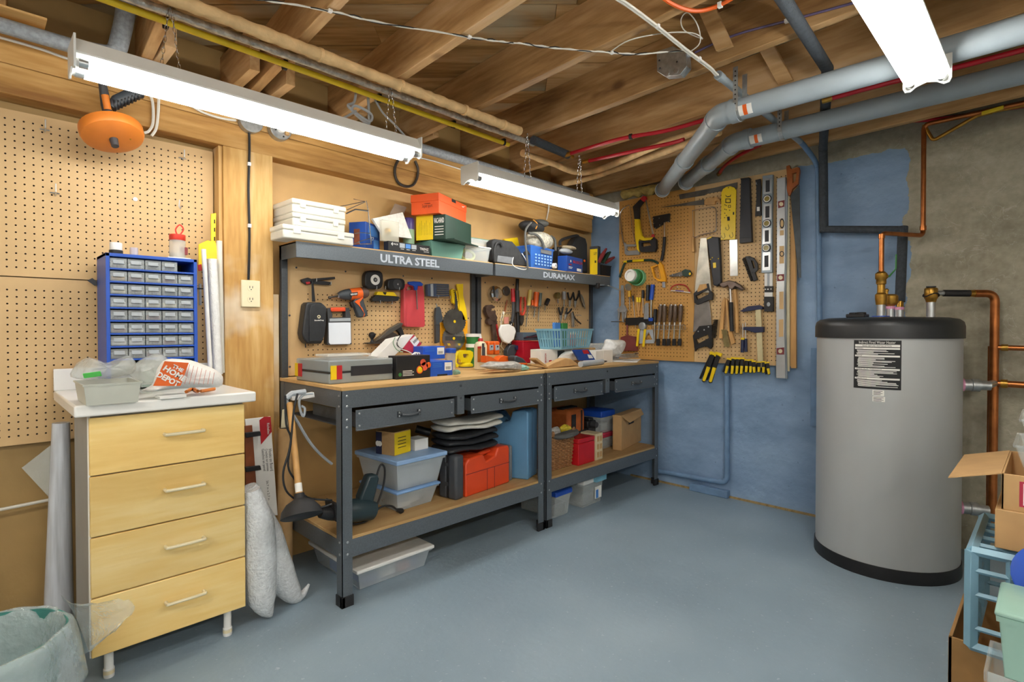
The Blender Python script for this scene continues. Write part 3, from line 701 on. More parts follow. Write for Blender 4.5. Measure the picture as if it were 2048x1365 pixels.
v2, ve2 = vent('pale grey vent pipe strapped tight to the joists near the concrete wall', 2.84, 2.11, (1470, 285), (1372, 365))
def strap(px, py, X, z, zt, t, r=.0445, lab=None):
    """perforated band around a pipe, up to the joist"""
    y = onX(px, py, X).y; m = MB(); R_ = r * 1.08
    P = [V((X - R_, y, zt))] + [V((X + R_ * math.cos(q), y, z + R_ * math.sin(q))) for q in [PI + PI * i / 8 for i in range(9)]] + [V((X + R_, y, zt))]
    for a, b in zip(P, P[1:]): 
        n = (b - a).cross(V((0, 1, 0))).normalized() * .0008
        m.add([a - V((0, .01, 0)) + n, a + V((0, .01, 0)) + n, b + V((0, .01, 0)) + n, b - V((0, .01, 0)) + n], [(0, 1, 2, 3)])
    o = m.build('pipe_strap', 'galv', t, solid=.0015, smooth=False)
    k = 0; dz = z + .01
    while dz < zt - .006: MB().cyl((X - R_ - .0014, y, dz), (X - R_ - .0006, y, dz), .0032, 8).build('strap_hole', 'black', o); dz += .019
strap(1480, 205, 2.3, 2.058, JZ + .02, v1); strap(1566, 245, 2.84, 2.11, JZ + .02, v2)
# grey pipe along the timber wall with a branch going up
t = thing('drain_pipe', 'speckled grey drain pipe running along the top of the timber wall behind the lamp', 'pipe')
M('pipe_speck', '8d9296', .55, var=.2, scale=80, bump=.15, bscale=200)
MB().tube([(-1.8, 2.5, 2.165), (3.3, 2.5, 2.128)], .0255, 16).build('pipe_run', 'pipe_speck', t)
MB().tube(bendpath([(.32, 2.5, 2.15), (.40, 2.5, 2.16), (.425, 2.47, 2.30), (.43, 2.47, 2.40)], .06), .031, 16).build('branch', 'pipe_speck', t)
# black foam-insulated pipe: along the joists, down the blue wall, over to the heater
h1, h2 = onZ(1568, 0, 2.178), onZ(1655, 138, 2.178)
pv = onX(1646, 300, 3.52); ph = onX(1648, 458, 3.52); pr = onX(1806, 461, 3.5); pd = onX(1800, 605, 3.42)
t = thing('insulated_pipe', 'pipe in black foam insulation dropping down the blue wall to the heater', 'pipe')
ext = h1 + (h1 - h2) * 2.5; h3 = V((3.52, pv.y, 2.178))
MB().tube([ext, h2, h3], .022, 16).build('foam_sleeve', 'foam_black', t)
MB().tube([h3 + V((0, 0, .02)), ph - V((0, 0, .02))], .0235, 16).build('foam_sleeve', 'foam_black', t)
MB().tube([ph + V((0, .018, 0)), pr - V((0, .018, 0))], .0205, 16).build('foam_sleeve', 'foam_black', t)
pb_ = V((pd.x, pd.y, 1.275)); MB().tube([pr + V((0, 0, .018)), pb_], .023, 16).build('foam_sleeve', 'foam_black', t)
MB().lathe(pb_ - V((0, 0, .07)), [(.017, 0), (.019, .03), (.016, .034), (.016, .075)], n=12).build('brass_fitting', 'brass', t)
# copper run from the ceiling to the heater's first port, with a ball valve
t = thing('copper_pipe', 'copper pipe dropping from the ceiling to the valve on the heater', 'pipe')
a = onX(1848, 228, 3.50); b = onX(1846, 474, 3.50); p1 = onX(1762, 600, 3.22); c = V((p1.x, p1.y, 1.612))
MB().tube(bendpath([V((a.x, -1.2, 2.2)), V((a.x, a.y, 2.19)), V((b.x, b.y, 1.618)), c, V((c.x, c.y, 1.40))], .03), .0115, 12).build('pipe_run', 'copper', t)
for q in (V((b.x, b.y, 1.645)), V((c.x, c.y, 1.585))): MB().cyl(q, q + V((0, 0, .022)), .0145, 12).build('elbow_collar', 'copper', t)
vv = MB().lathe((c.x, c.y, 1.255), [(.022, 0), (.026, .03), (.026, .05), (.017, .06), (.017, .10), (.022, .104), (.022, .125), (.026, .13), (.026, .155), (.016, .165)], n=14).build('ball_valve', 'brass', t)
hd = MB().tube([(c.x, c.y, 1.395), (c.x, c.y - .03, 1.395)], .008, 8); hd.build('valve_stem', 'brass', vv)
MB().tube([(c.x, c.y - .032, 1.392), (c.x, c.y - .045, 1.41), (c.x, c.y - .06, 1.43), (c.x, c.y - .061, 1.50)], .004, 6).build('valve_handle', 'green', vv)
# pressure valve on the second port
p2 = onX(1781, 600, 3.33); t = thing('relief_valve', 'squat brass valve on the heater lid between the copper and black pipes', 'valve')
MB().lathe((p2.x, p2.y, 1.24), [(.018, 0), (.018, .012), (.03, .018), (.034, .03), (.034, .062), (.026, .07), (.012, .072)], n=16).build('body', 'brass', t)
MB().lathe((p2.x - .015, p2.y + .015, 1.305), [(.008, 0), (.008, .02), (.011, .022), (.011, .03), (.004, .036)], n=10).build('cap', 'brass', t)
# outlet run on the fourth port and the big copper riser
p4 = onX(1862, 600, 3.33); o4 = V((p4.x, p4.y, 1.31)); r1 = onX(1990, 590, 3.50); r1.z = 1.305
t = thing('copper_pipe', 'thick copper riser with a black-sleeved elbow leaving the heater lid', 'pipe')
MB().lathe((p4.x, p4.y, 1.265), [(.02, 0), (.024, .015), (.028, .02), (.028, .065), (.024, .07)], n=14).build('mixing_valve', 'brass', t)
MB().tube([V((p4.x, p4.y, 1.30)) + V((.032 * math.cos(q), .032 * math.sin(q), .008 * math.sin(q * 2))) for q in [2*PI*i/16 for i in range(16)]], .003, 6, closed=True).build('wire_loop', 'black', t)
MB().lathe((p4.x, p4.y, 1.335), [(.016, 0), (.02, .004), (.02, .008)], n=12).build('dial', 'dark_grey', t)
d = (r1 - o4).normalized(); MB().tube([o4 + d * .02, o4 + d * .06], .013, 10).build('nipple', 'galv', t)
MB().tube([o4 + d * .055, o4 + d * .175], .0165, 12).build('rubber_sleeve', 'black_rubber', t); MB().tube([o4 + d * .17, o4 + d * .2], .017, 10).build('union', 'brass', t)
MB().tube(bendpath([o4 + d * .19, r1, V((r1.x, r1.y, .2))], .045, 6), .0185, 16).build('pipe_run', 'copper', t)
MB().tube([V((r1.x + .03, r1.y + .015, 1.05)), V((r1.x + .03, r1.y + .015, .2))], .011, 10).build('return_pipe', 'copper', t)
for z in (1.045, .872):
    y = r1.y; MB().tube([V((r1.x, y, z)), V((r1.x, -.7, z - .01))], .0125 if z > 1 else .016, 12).build('branch_pipe', 'copper', t)
    MB().tube([V((r1.x, y - .025, z)), V((r1.x, y - .05, z))], .016 if z > 1 else .021, 12).build('branch_collar', 'brass', t)
out = HC + V((HR * math.cos(math.radians(-70)), HR * math.sin(math.radians(-70)), .872)); MB().tube([out + V((.03, -.09, 0)), V((r1.x, r1.y, .872))], .017, 12).build('branch_pipe', 'galv', t)
# copper and brass along the concrete, with a yellow-handled valve
t = thing('copper_pipe', 'thin copper branch with a yellow-handled valve on the concrete wall', 'pipe')
a = onX(1868, 250, 3.52); MB().tube(bendpath([V((3.50, onX(1848, 228, 3.5).y, 2.19)), V((3.51, onX(1866, 262, 3.51).y, 2.10)), onX(1960, 228, 3.51), onX(2150, 190, 3.51)], .02), .009, 10).build('pipe_run', 'brass', t)
a = onX(1985, 221, 3.485); MB().obox(a, (.006, 0, 0), (0, .04, -.004), (0, 0, .009)).build('valve_handle', 'gas_yellow', t, bevel=.003)
MB().tube([onX(1955, 229, 3.51), onX(1985, 222, 3.51)], .014, 10).build('valve_body', 'brass', t)
# grey conduit with white cables entering it, then painted blue down the wall
ca = onZ(1436, 150, 2.178); cb = onZ(1600, 283, 2.178); cc = onX(1633, 330, 3.575); cdn = onX(1640, 745, 3.575)
t = thing('conduit', 'grey plastic conduit slanting from the joists to the wall, blue paint lower down', 'conduit')
MB().tube([ca, cb], .0155, 14).build('grey_length', 'pipe_grey', t); MB().tube([ca, ca + (cb - ca).normalized() * .04], .018, 14).build('socket', 'pipe_grey', t)
MB().tube(smoothpath([cb, cb.lerp(cc, .5) + V((0, .012, .03)), cc, V((cc.x, cc.y - .01, cc.z - .15)), V((3.575, cdn.y, .9)), V((3.575, cdn.y, .55))], 5), .0145, 12).build('painted_length', 'paint_blue', t)
MB().box((3.57, cdn.y - .02, .55), (3.598, cdn.y + .05, 1.02)).build('backing_strip', 'paint_blue', t, bevel=.003)
t = thing('conduit', 'blue-painted conduit coming up the wall below the hand clamps', 'conduit')
c0 = onX(1454, 752, 3.575); c1 = onX(1454, 968, 3.575); c2 = onX(1312, 943, 3.575)
MB().tube(bendpath([c0, V((3.575, c1.y, .10)), V((3.575, c2.y, .085))], .05), .017, 12).build('pipe_run', 'paint_blue', t)
MB().box((3.555, c1.y - .01, 0), (3.6, c1.y + .26, .05)).build('base_cover', 'paint_blue', t, bevel=.004)
# cables
def cable(label, pts, r, mat, k=5, cat='cable', name='cable', staples=(), n=6):
    t = thing(name, label, cat); P = smoothpath(pts, k); MB().tube(P, r, n).build('strand', mat, t)
    for i in staples: p = P[i]; MB().obox(p, (.007, 0, 0), (0, .007, 0), (0, 0, r + .002)).build('staple', 'white', t, bevel=.001)
    return t, P
zz = JZ - .004
base = [onZ(x, y, zz) for x, y in ((455, -14), (530, 0), (660, 22), (760, 45), (925, 72), (1000, 83), (1050, 88), (1120, 97), (1205, 104))]
t, P = cable('thin twisted white and black wire stapled across the joists', base + [onZ(1280, 108, zz), onZ(1370, 100, zz + .02)], .0024, 'cable_white', 8, staples=(16, 33, 66))
rr = random.Random(9); MB().tube([p + V((.005 * math.sin(i * 1.1), .005 * math.cos(i * 1.1), .003 * math.sin(i * .7))) for i, p in enumerate(P)], .002, 5).build('strand', 'cord_black', t)
MB().tube([p + V((.005 * math.sin(i * 1.1 + 3), .005 * math.cos(i * 1.1 + 3), 0)) for i, p in enumerate(P)], .0024, 5).build('strand', 'cable_white', t)
cable('thin white wire looping from the twisted wire up between the joists', [onZ(1222, 103, zz), onZ(1260, 80, zz), onZ(1330, 66, zz + .02), onZ(1385, 66, zz + .05), onZ(1405, 78, zz + .05), onZ(1370, 62, zz + .08), onZ(1362, 40, zz + .1), onZ(1375, 25, zz + .1), onZ(1395, 50, zz + .05), onZ(1400, 85, zz + .03), onZ(1380, 104, zz + .02)], .0022, 'cable_white')
t, P = cable('pair of white cables stapled across the joists into the grey conduit', [onZ(1225, -12, zz), onZ(1262, 12, zz), onZ(1315, 52, zz), onZ(1372, 98, zz), onZ(1420, 134, zz - .02), ca, ca + (cb - ca) * .2], .0045, 'cable_white', 6, staples=(12, 21))
MB().tube([p + V((.008, .008, 0)) for p in P], .0045, 6).build('strand', 'cable_white', t)
cable('orange cable sagging between two joists', [onZ(1300, -25, zz), onZ(1345, 8, zz), onZ(1392, 22, zz - .005), onZ(1440, 10, zz), onZ(1490, -20, zz)], .0065, 'orange', staples=(15,))
cable('purple cable stapled along the side of a joist', [onX(1390, 105, 2.126), onX(1470, 70, 2.117), onX(1600, 35, 2.102), onX(1720, 2, 2.09), onX(1780, -16, 2.084)], .0045, M('cable_purple', '5a5070', .5), staples=(9,))
cable('white cable along the timber beam beside the lamp', [onY(-60, 60, 2.59), onY(0, 75, 2.59), onY(80, 98, 2.59), onY(150, 122, 2.59), onY(300, 165, 2.59)], .005, 'cable_white')
cable('white cable slung along the beam to the round metal box', [onY(300, 168, 2.59), onY(350, 190, 2.585), onY(400, 222, 2.585), onY(440, 236, 2.585), onY(472, 241, 2.585)], .005, 'cable_white')
cable('white cable emerging from the metal box behind the lamp', [onY(575, 265, 2.585), onY(620, 272, 2.585), onY(660, 278, 2.585), onY(760, 305, 2.585), onY(850, 318, 2.585), onY(940, 345, 2.585)], .004, 'cable_white')
for k_, pts in (('looped over the beam beside the drain auger', ((296, 180), (305, 205), (306, 245), (298, 262), (288, 266))), ('hanging beside the looped one on the beam', ((318, 185), (316, 230), (312, 258), (303, 272)))):
    cable('white cable ' + k_, [onY(x, y, 2.585) for x, y in pts], .0055, 'cable_white')
cable('grey cord hanging from the yellow pipe to the end of the lamp', [onY(748, 195, 2.2), onY(765, 225, 2.17), onY(790, 250, 2.12), onY(815, 278, 2.08)], .005, 'cable_grey')
cable('tied bundle of pale grey cord hanging above the lamp', [onY(712, 185, 2.2), onY(708, 205, 2.18), onY(696, 212, 2.15), (onY(720, 232, 2.14)), onY(740, 243, 2.13), onY(742, 228, 2.14), onY(712, 212, 2.15), onY(705, 222, 2.14), onY(735, 248, 2.13), onY(738, 235, 2.15), onY(736, 190, 2.2)], .006, 'cable_grey')
cable('pale grey cord running from the bundle to the lamp', [onY(712, 222, 2.14), onY(695, 232, 2.12), onY(682, 238, 2.08)], .005, 'cable_grey')
cable('black cable running down the timber post to the outlet', [onY(498, 262, 2.585), onY(499, 300, 2.588), onY(497, 380, 2.59), onY(499, 470, 2.59), onY(497, 560, 2.59)], .006, 'cord_black', staples=(7, 14))
cable('white cable hanging from the beam behind the lamp end', [onY(1098, 402, 2.58), onY(1097, 420, 2.58), onY(1093, 440, 2.60)], .005, 'cable_white')
cable('white cable against the brown panel behind the plastic roll', [onY(-20, 1024, 2.66), onY(40, 1012, 2.66), onY(100, 1000, 2.66), onY(112, 998, 2.66)], .006, 'cable_white')
# junction boxes
t = thing('junction_box', 'square galvanised junction box screwed to a joist side', 'junction box')
fx = 2.085; ob = [(1313, 103), (1345, 92), (1372, 105), (1374, 132), (1360, 150), (1330, 153), (1314, 143)]
MB().prism(wx(ob, fx), (.04, 0, 0)).build('box', 'galv', t, bevel=.002)
studs('knockout', [onX(x, y, fx) for x, y in ((1334, 148), (1352, 143))], (-1, 0, 0), .011, 'zinc', t, h=.002); studs('screw', [onX(x, y, fx) for x, y in ((1319, 121), (1320, 137), (1354, 124))], (-1, 0, 0), .004, 'black', t)
MB().tube([onX(1372, 112, fx + .02), onX(1384, 106, fx + .02)], .012, 10).build('cable_clamp', 'zinc', t)
for lab, px, py, clear in (('round metal box cover on the beam with the black cable below it', 498, 246, 0), ('round metal junction box with a bare bulb socket on the beam', 556, 262, 1)):
    t = thing('junction_box', lab, 'junction box'); c = onY(px, py, 2.60); c.y = 2.6
    MB().lathe(c, [(.05, 0), (.05, .035), (.047, .038)] if clear else [(.05, 0), (.052, .03), (.05, .034), (.002, .035)], (0, -1, 0), 22).build('box', 'galv', t)
    if clear:
        MB().lathe(c + V((0, -.038, 0)), [(.02, 0), (.018, .012), (.012, .016)], (0, -1, 0), 14).build('socket', 'white', t); MB().obox(c + V((.024, -.045, -.012)), (.008, 0, 0), (0, .008, 0), (0, 0, .014)).build('tag', 'cardboard', t)
        studs('screw', [c + V((-.026, -.039, -.01)), c + V((.01, -.039, -.034))], (0, -1, 0), .004, 'black', t)
# outlet on the post
t = thing('wall_outlet', 'ivory duplex outlet plate on the timber post', 'outlet')
a, b = onY(483, 560, 2.585), onY(521, 615, 2.585)
pl = MB().box((a.x, 2.585, b.z), (b.x, 2.60, a.z)).build('plate', 'cream', t, bevel=.003)
for f in (.28, .72):
    zc = a.z + (b.z - a.z) * f; xc = (a.x + b.x) / 2; s_ = MB().lathe((xc, 2.5855, zc), [(.016, 0), (.016, .002)], (0, -1, 0), 14).build('socket', 'cream', t)
    for dx in (-.006, .006): MB().box((xc + dx - .0012, 2.5826, zc - .002), (xc + dx + .0012, 2.5836, zc + .008)).build('slot', 'black', s_)
    MB().cyl((xc, 2.5826, zc - .008), (xc, 2.5836, zc - .008), .0025, 8).build('slot', 'black', s_)
# horseshoe on the beam
hs = [(798, 318), (791, 332), (790, 350), (797, 366), (812, 373), (826, 370), (834, 356), (836, 338), (830, 322)]
t = tag(MB().tube(smoothpath([onY(x, y, 2.59) for x, y in hs], 4), .0075, 6).build('horseshoe', 'cast_iron'), 'rusty iron horseshoe hung on the timber beam', 'horseshoe')
# insulation batts stuffed above the back wall
for i, (x0, y0, x1, y1) in enumerate(((1240, 352, 1285, 402), (1280, 345, 1332, 392))):
    a, b = onX(x0, y0, 3.55), onX(x1, y1, 3.55)
    m = MB(); n = 8; rr = random.Random(i)
    for j in range(n + 1):
        y = a.y + (b.y - a.y) * j / n; top = 2.2 + rr.uniform(-.01, .01); bot = b.z + .03 + rr.uniform(-.02, .02)
        m.add([], []); 
        if j == 0: R_ = []
        R_.append([V((3.60, y, bot)), V((3.54 + rr.uniform(0, .02), y, bot + .02)), V((3.53 + rr.uniform(0, .02), y, (top + bot) / 2)), V((3.55, y, top)), V((3.60, y, top))])
    m.loft(R_); tag(m.build('insulation_batt', 'insul', sub=1), ['yellow fibreglass batt stuffed in the corner above the shelf items', 'yellow fibreglass batt stuffed under the joists above the hacksaw'][i], 'insulation')
# ================= pegboard on the blue wall and the tools hung on it =================
def zm(ox, oy, s): return lambda *pts: [(ox + x / s, oy + y / s) for x, y in pts]
A, B, C_, D, E_ = zm(1230, 330, 6.825), zm(1410, 330, 6.825), zm(1220, 500, 6.205), zm(1370, 460, 6.205), zm(1380, 600, 7.583)
XP = 3.572
tl, jt, br = onX(1238.8, 408.3, XP), onX(1389, 560, XP), onX(1592, 732, XP)
zt_, zb_ = 2.118, .902
RYm = V((0, -1, 0))
for nm, ya, yb, mt_ in (('orange-brown pegboard sheet behind the hacksaw and chisels', tl.y, jt.y + .001, 'peg_orange'), ('brown pegboard sheet behind the hammer and spirit levels', jt.y - .001, br.y, 'peg_brown')):
    tag(pegboard('pegboard', mt_, (XP + .005, ya, zb_), RYm, UZ, ya - yb, zt_ - zb_), nm, 'pegboard', 'pegboard sheets on the blue wall')
struct(MB().box((XP + .005, br.y + .03, zt_ - .1), (XB, tl.y - .03, zt_ - .06)).build('trim_2', 'post_wood')); struct(MB().box((XP + .005, br.y + .03, zb_ + .06), (XB, tl.y - .03, zb_ + .1)).build('trim_3', 'post_wood'))
FX = 0
def fl(t, nm, mat, pts, X=3.552, th=.012, holes=(), bev=.0012, lab=None):
    X += FX
    return MB().prism(wx(pts, X), (th, 0, 0), [wx(h, X) for h in holes]).build(nm, mat, t, bevel=bev, label=lab)
def rod(t, nm, mat, pts, r, X=3.556, n=8, k=3): return MB().tube(smoothpath([onX(x, y, X) for x, y in pts], k) if k else [onX(x, y, X) for x, y in pts], r, n).build(nm, mat, t)
def hook(t, x, y, X=3.57, L=.03):
    p = onX(x, y, X); return MB().tube([p, p + V((-L, 0, 0)), p + V((-L, 0, .012))], .0018, 6).build('peg_hook', 'zinc', t)
def tool(name, label, cat, group=None): return thing(name, label, cat, group)
def circ(x, y, r, n=14): return ell(x, y, r, r, n)
# -- hacksaws
t = tool('hacksaw', 'silver tubular-frame hacksaw with a grey D handle', 'hacksaw')
rod(t, 'frame', 'chrome', A((195, 545), (120, 590), (75, 660), (80, 800), (105, 1000), (130, 1110)), .005)
fl(t, 'handle', M('alloy', 'a4a8aa', .4, .5), A((125, 1060), (150, 1085), (290, 1085), (290, 1110), (160, 1115), (150, 1150), (175, 1175), (310, 1165), (330, 1180), (325, 1225), (160, 1235), (130, 1210)), th=.02)
rod(t, 'blade', 'blade', A((195, 550), (210, 640), (240, 900), (285, 1090)), .0015); hook(t, *A((75, 940))[0])
FX = -.026
t = tool('hacksaw', 'yellow and black hacksaw with a red tip and enclosed grip', 'hacksaw')
fl(t, 'frame', 'yellow', A((265, 740), (325, 740), (335, 860), (360, 960), (400, 995), (480, 995), (520, 985), (520, 1020), (400, 1040), (330, 1015), (315, 1060), (330, 1190), (300, 1150), (275, 1000)), th=.02)
fl(t, 'frame_sleeve', 'black', A((240, 570), (345, 465), (385, 500), (325, 580), (325, 740), (262, 740), (252, 640)), th=.022)
fl(t, 'tip', 'red', A((340, 465), (385, 422), (415, 430), (420, 470), (385, 503)), th=.024)
fl(t, 'grip', 'black_rubber', A((325, 1040), (490, 1025), (520, 985), (555, 1020), (562, 1130), (540, 1185), (350, 1192), (330, 1150)), th=.026, holes=[A((360, 1065), (470, 1055), (490, 1100), (380, 1120), (362, 1110))])
fl(t, 'blade', 'blade', A((408, 470), (425, 465), (528, 940), (505, 950)), X=3.56, th=.003)
fl(t, 'blade_holder', 'red', A((498, 950), (530, 945), (532, 985), (495, 990)), th=.014)
FX = 0
# -- hatchet
t = tool('hatchet', 'small hatchet with its head in a black sheath', 'hatchet')
fl(t, 'sheath', 'black', A((515, 705), (740, 662), (735, 780), (690, 770), (650, 790), (640, 815), (550, 872), (525, 850)), th=.02)
rod(t, 'shaft', 'chrome', A((676, 790), (676, 985)), .006); rod(t, 'grip', 'black_rubber', A((675, 985), (672, 1060), (660, 1180), (635, 1310)), .0115)
studs('rivet', [onX(*q, 3.552) for q in A((522, 735), (604, 728), (528, 800), (552, 862), (728, 778), (612, 822))], (-1, 0, 0), .003, 'zinc', t)
# -- keyhole saw, coping saw
t = tool('keyhole_saw', 'narrow keyhole saw lying level with a wooden handle', 'saw')
fl(t, 'blade', 'dark_blade', A((600, 585), (1215, 470), (1220, 545), (900, 560)), X=3.56, th=.003)
fl(t, 'handle', 'tool_wood', A((1215, 490), (1250, 455), (1340, 435)) + B((100, 450), (150, 435), (200, 470), (215, 520), (200, 530), (165, 490), (135, 500), (130, 540), (60, 545), (-10, 545)), th=.02)
t = tool('coping_saw', 'coping saw with a thin steel bow and wooden handle', 'saw')
rod(t, 'bow', 'chrome', A((1055, 630), (1150, 605), (1300, 580)) + B((110, 580), (150, 610), (155, 750), (150, 880), (110, 920), (-60, 955)) + A((1100, 990), (1065, 980)), .004)
rod(t, 'blade', 'blade', A((1058, 630), (1068, 985)), .0015); rod(t, 'handle', 'tool_wood', A((1065, 985), (1063, 1060), (1070, 1190)), .011)
# -- long steel strip, yellow template, black plane case, black bar
t = tag(MB().prism(wx(A((870, 405), (1365, 310)) + B((440, 238), (440, 320), (20, 395)) + A((1225, 415), (885, 470)), 3.565), (.003, 0, 0)).build('steel_strip', 'dark_blade'), 'dull steel strip lying level along the top of the pegboard', 'strip')
t = tool('marking_template', 'yellow plastic marking template with black print and hook outlines', 'template')
tp = fl(t, 'plate', 'yellow', B((215, 1025), (222, 380), (245, 330), (290, 300), (345, 292), (400, 310), (425, 350), (410, 1015)), X=3.55, th=.008)
fl(tp, 'print_block', 'black_print', B((278, 405), (300, 430), (340, 425), (355, 400), (350, 432), (310, 442), (285, 430)), X=3.5493, th=.0008, bev=0)
fl(tp, 'print_block', 'black_print', B((278, 460), (350, 460), (350, 520), (278, 520)), X=3.5493, th=.0008, bev=0, holes=[B((288, 470), (340, 470), (340, 510), (288, 510))])
fl(tp, 'print_block', 'black_print', B((315, 550), (352, 548), (352, 582), (315, 584)), X=3.5493, th=.0008, bev=0, holes=[B((322, 556), (345, 555), (345, 575), (322, 577))])
for x, y in ((272, 545), (290, 555), (270, 605), (290, 612), (270, 660), (292, 690), (268, 720), (336, 620), (320, 312)): fl(tp, 'print_dot', 'black_print', B(*ell(x, y, 7, 7, 8)), X=3.5493, th=.0008, bev=0)
fl(tp, 'print_block', 'black_print', B((300, 710), (335, 705), (340, 760), (305, 765)), X=3.5493, th=.0008, bev=0); fl(tp, 'print_block', 'black_print', B((380, 645), (398, 643), (398, 680), (380, 682)), X=3.5493, th=.0008, bev=0)
for x, y in ((305, 850), (250, 965), (360, 955)): MB().tube([onX(*q, 3.549) for q in B((x + 10, y - 35), (x + 25, y + 15), (x + 5, y + 42), (x - 20, y + 30), (x - 25, y))], .0012, 5).build('hook_outline', 'dark_grey', tp)
t = tool('tool_case', 'long black plastic sheath hanging beside the yellow template', 'sheath')
fl(t, 'body', M('navy_black', '24262c', .5, var=.15), B((490, 190), (605, 180), (635, 1050), (470, 1070)), X=3.54, th=.028); fl(t, 'end_cap', 'black', B((470, 1000), (632, 990), (635, 1050), (470, 1070)), X=3.537, th=.03); fl(t, 'top_clip', 'black', B((480, 185), (600, 170), (610, 200), (490, 210)), X=3.537, th=.03)
t = tool('angle_bracket', 'short black flared metal bar beside the spirit level', 'bar')
fl(t, 'bar', 'black', B((685, 205), (755, 190), (765, 300), (755, 450), (768, 690), (682, 700), (700, 450), (698, 300)), X=3.555, th=.012)
fl(t, 'sticker', 'paper', B((708, 575), (745, 572), (745, 630), (708, 632)), X=3.554, th=.001, bev=0); hook(t, *B((725, 275))[0])
# -- carpenter's square hanging under the template
t = tag(MB().prism(wx(B((335, 1020), (440, 1015)) + D((655, 570), (560, 575)), 3.565), (.003, 0, 0)).build('steel_rule', 'blade'), 'short broad steel rule hanging under the yellow template', 'rule')
# -- spirit levels
t = tool('spirit_level', 'grey spirit level with three round vials', 'spirit level')
fl(t, 'frame', M('level_grey', '93a0a8', .4, .3), B((785, 150), (925, 130), (915, 700)) + D((1082, 530), (945, 535), (950, 0)), X=3.54, th=.024, bev=.002)
for q in (B((800, 190), (910, 180), (910, 385), (800, 400)), B((800, 540), (905, 530), (905, 740), (795, 760)), B((790, 870), (900, 860), (895, 1070), (785, 1085)), D((965, 280), (1060, 275), (1055, 500), (960, 505))):
    p = fl(t, 'web_recess', 'zinc', q, X=3.5385, th=.002, bev=0); cx_ = sum(a for a, _ in q) / 4; cy_ = sum(b for _, b in q) / 4
    fl(p, 'web_slot', 'navy_black', [(cx_ - 4, cy_ - 11), (cx_ + 4, cy_ - 12), (cx_ + 4, cy_ + 11), (cx_ - 4, cy_ + 12)], X=3.5375, th=.002, bev=0)
for q in B((850, 465), (845, 800), (838, 1135)):
    c = onX(*q, 3.538); v_ = MB().lathe(c, [(.026, 0), (.026, .004), (.021, .005)], (-1, 0, 0), 18).build('vial_ring', 'black', t); MB().lathe(c + V((-.004, 0, 0)), [(.021, 0), (.021, .002), (.017, .0022)], (-1, 0, 0), 18).build('vial_face', 'paper', v_); MB().lathe(c + V((-.006, 0, 0)), [(.016, 0), (.015, .002)], (-1, 0, 0), 18).build('vial', M('vial', '9a8a4c', .2, var=.2), v_)
t = tool('rafter_square', 'white sliding square with black slotted end below the grey level', 'square')
fl(t, 'blade', 'white', D((985, 535), (1085, 535), (1085, 700), (985, 700)), X=3.556, th=.01); fl(t, 'blade_groove', 'cable_grey', D((1020, 540), (1050, 540), (1048, 700), (1018, 700)), X=3.5552, th=.001, bev=0)
fl(t, 'stop', 'black', D((985, 700), (1090, 700), (1090, 775), (985, 775)), X=3.552, th=.014); fl(t, 'blade', 'white', D((985, 775), (1085, 775), (1085, 830), (985, 830)), X=3.556, th=.01)
e = fl(t, 'end_block', 'black', D((980, 830), (1095, 830), (1095, 1015), (980, 1015)), X=3.548, th=.018); fl(e, 'knob', 'alloy', D(*ell(1035, 925, 22, 28, 12)), X=3.545, th=.004)
studs('rivet', [onX(*q, 3.552) for q in D((998, 738), (1068, 735), (1030, 738))], (-1, 0, 0), .0045, 'white', t)
t = tool('spirit_level', 'tall bare aluminium spirit level with maroon vial blocks', 'spirit level')
alu = M('alu', 'c6cacc', .32, .6, var=.08)
fl(t, 'beam', alu, B((980, 185), (1095, 165), (1090, 1365)) + E_((1425, 0), (1450, 1195), (1303, 1190), (1305, 0)) + B((978, 1365)), X=3.535, th=.03, bev=.002)
fl(t, 'beam_edge', 'cable_grey', B((1095, 165), (1125, 400), (1110, 1365)) + E_((1440, 0), (1470, 1200), (1450, 1195), (1425, 0)), X=3.545, th=.022, bev=0)
for q in (B((995, 500), (1083, 480), (1080, 570), (998, 590)), D((1142, 555), (1228, 548), (1228, 632), (1142, 638)), E_((1313, 735), (1425, 722), (1425, 830), (1313, 830))):
    p = fl(t, 'vial_block', 'maroon', q, X=3.532, th=.006); c = (sum(a for a, _ in q) / 4, sum(b for _, b in q) / 4); fl(p, 'vial', 'cream', circ(*c, 4.2), X=3.531, th=.002, bev=0)
for q in (B((1020, 735), (1070, 730), (1070, 870), (1020, 880)), B((1015, 1110), (1080, 1105), (1078, 1345), (1015, 1350)), D((1170, 770), (1222, 765), (1222, 985), (1170, 985)), D((1165, 1115), (1220, 1110), (1220, 1325), (1165, 1330)), B((1022, 895), (1075, 890), (1075, 960), (1022, 965))):
    p = fl(t, 'slot', 'peg_brown', q, X=3.5342, th=.002, bev=0)
for q in (B(*ell(1050, 800, 32, 70, 16)), B(*ell(1048, 1215, 32, 38, 16))): fl(t, 'ring', 'black', q, X=3.533, th=.003, bev=0, holes=[[(a + (sum(x for x, _ in q) / len(q) - a) * .35, b + (sum(y for _, y in q) / len(q) - b) * .3) for a, b in q]])
# -- straight edge and wood strips behind the levels
tag(MB().prism(wx(E_((1465, -1600), (1505, -1600), (1508, 1085), (1465, 1085)), 3.56), (.006, 0, 0)).build('drilled_strip', 'cream'), 'long pale strip with a row of drilled holes behind the aluminium level', 'strip')
tag(MB().prism(wx(E_((1530, -1350), (1595, -1300), (1610, 1038), (1530, 1038)), 3.565), (.02, 0, 0)).build('wood_strip', 'tool_wood'), 'long bare wooden strip at the edge of the pegboard', 'strip')
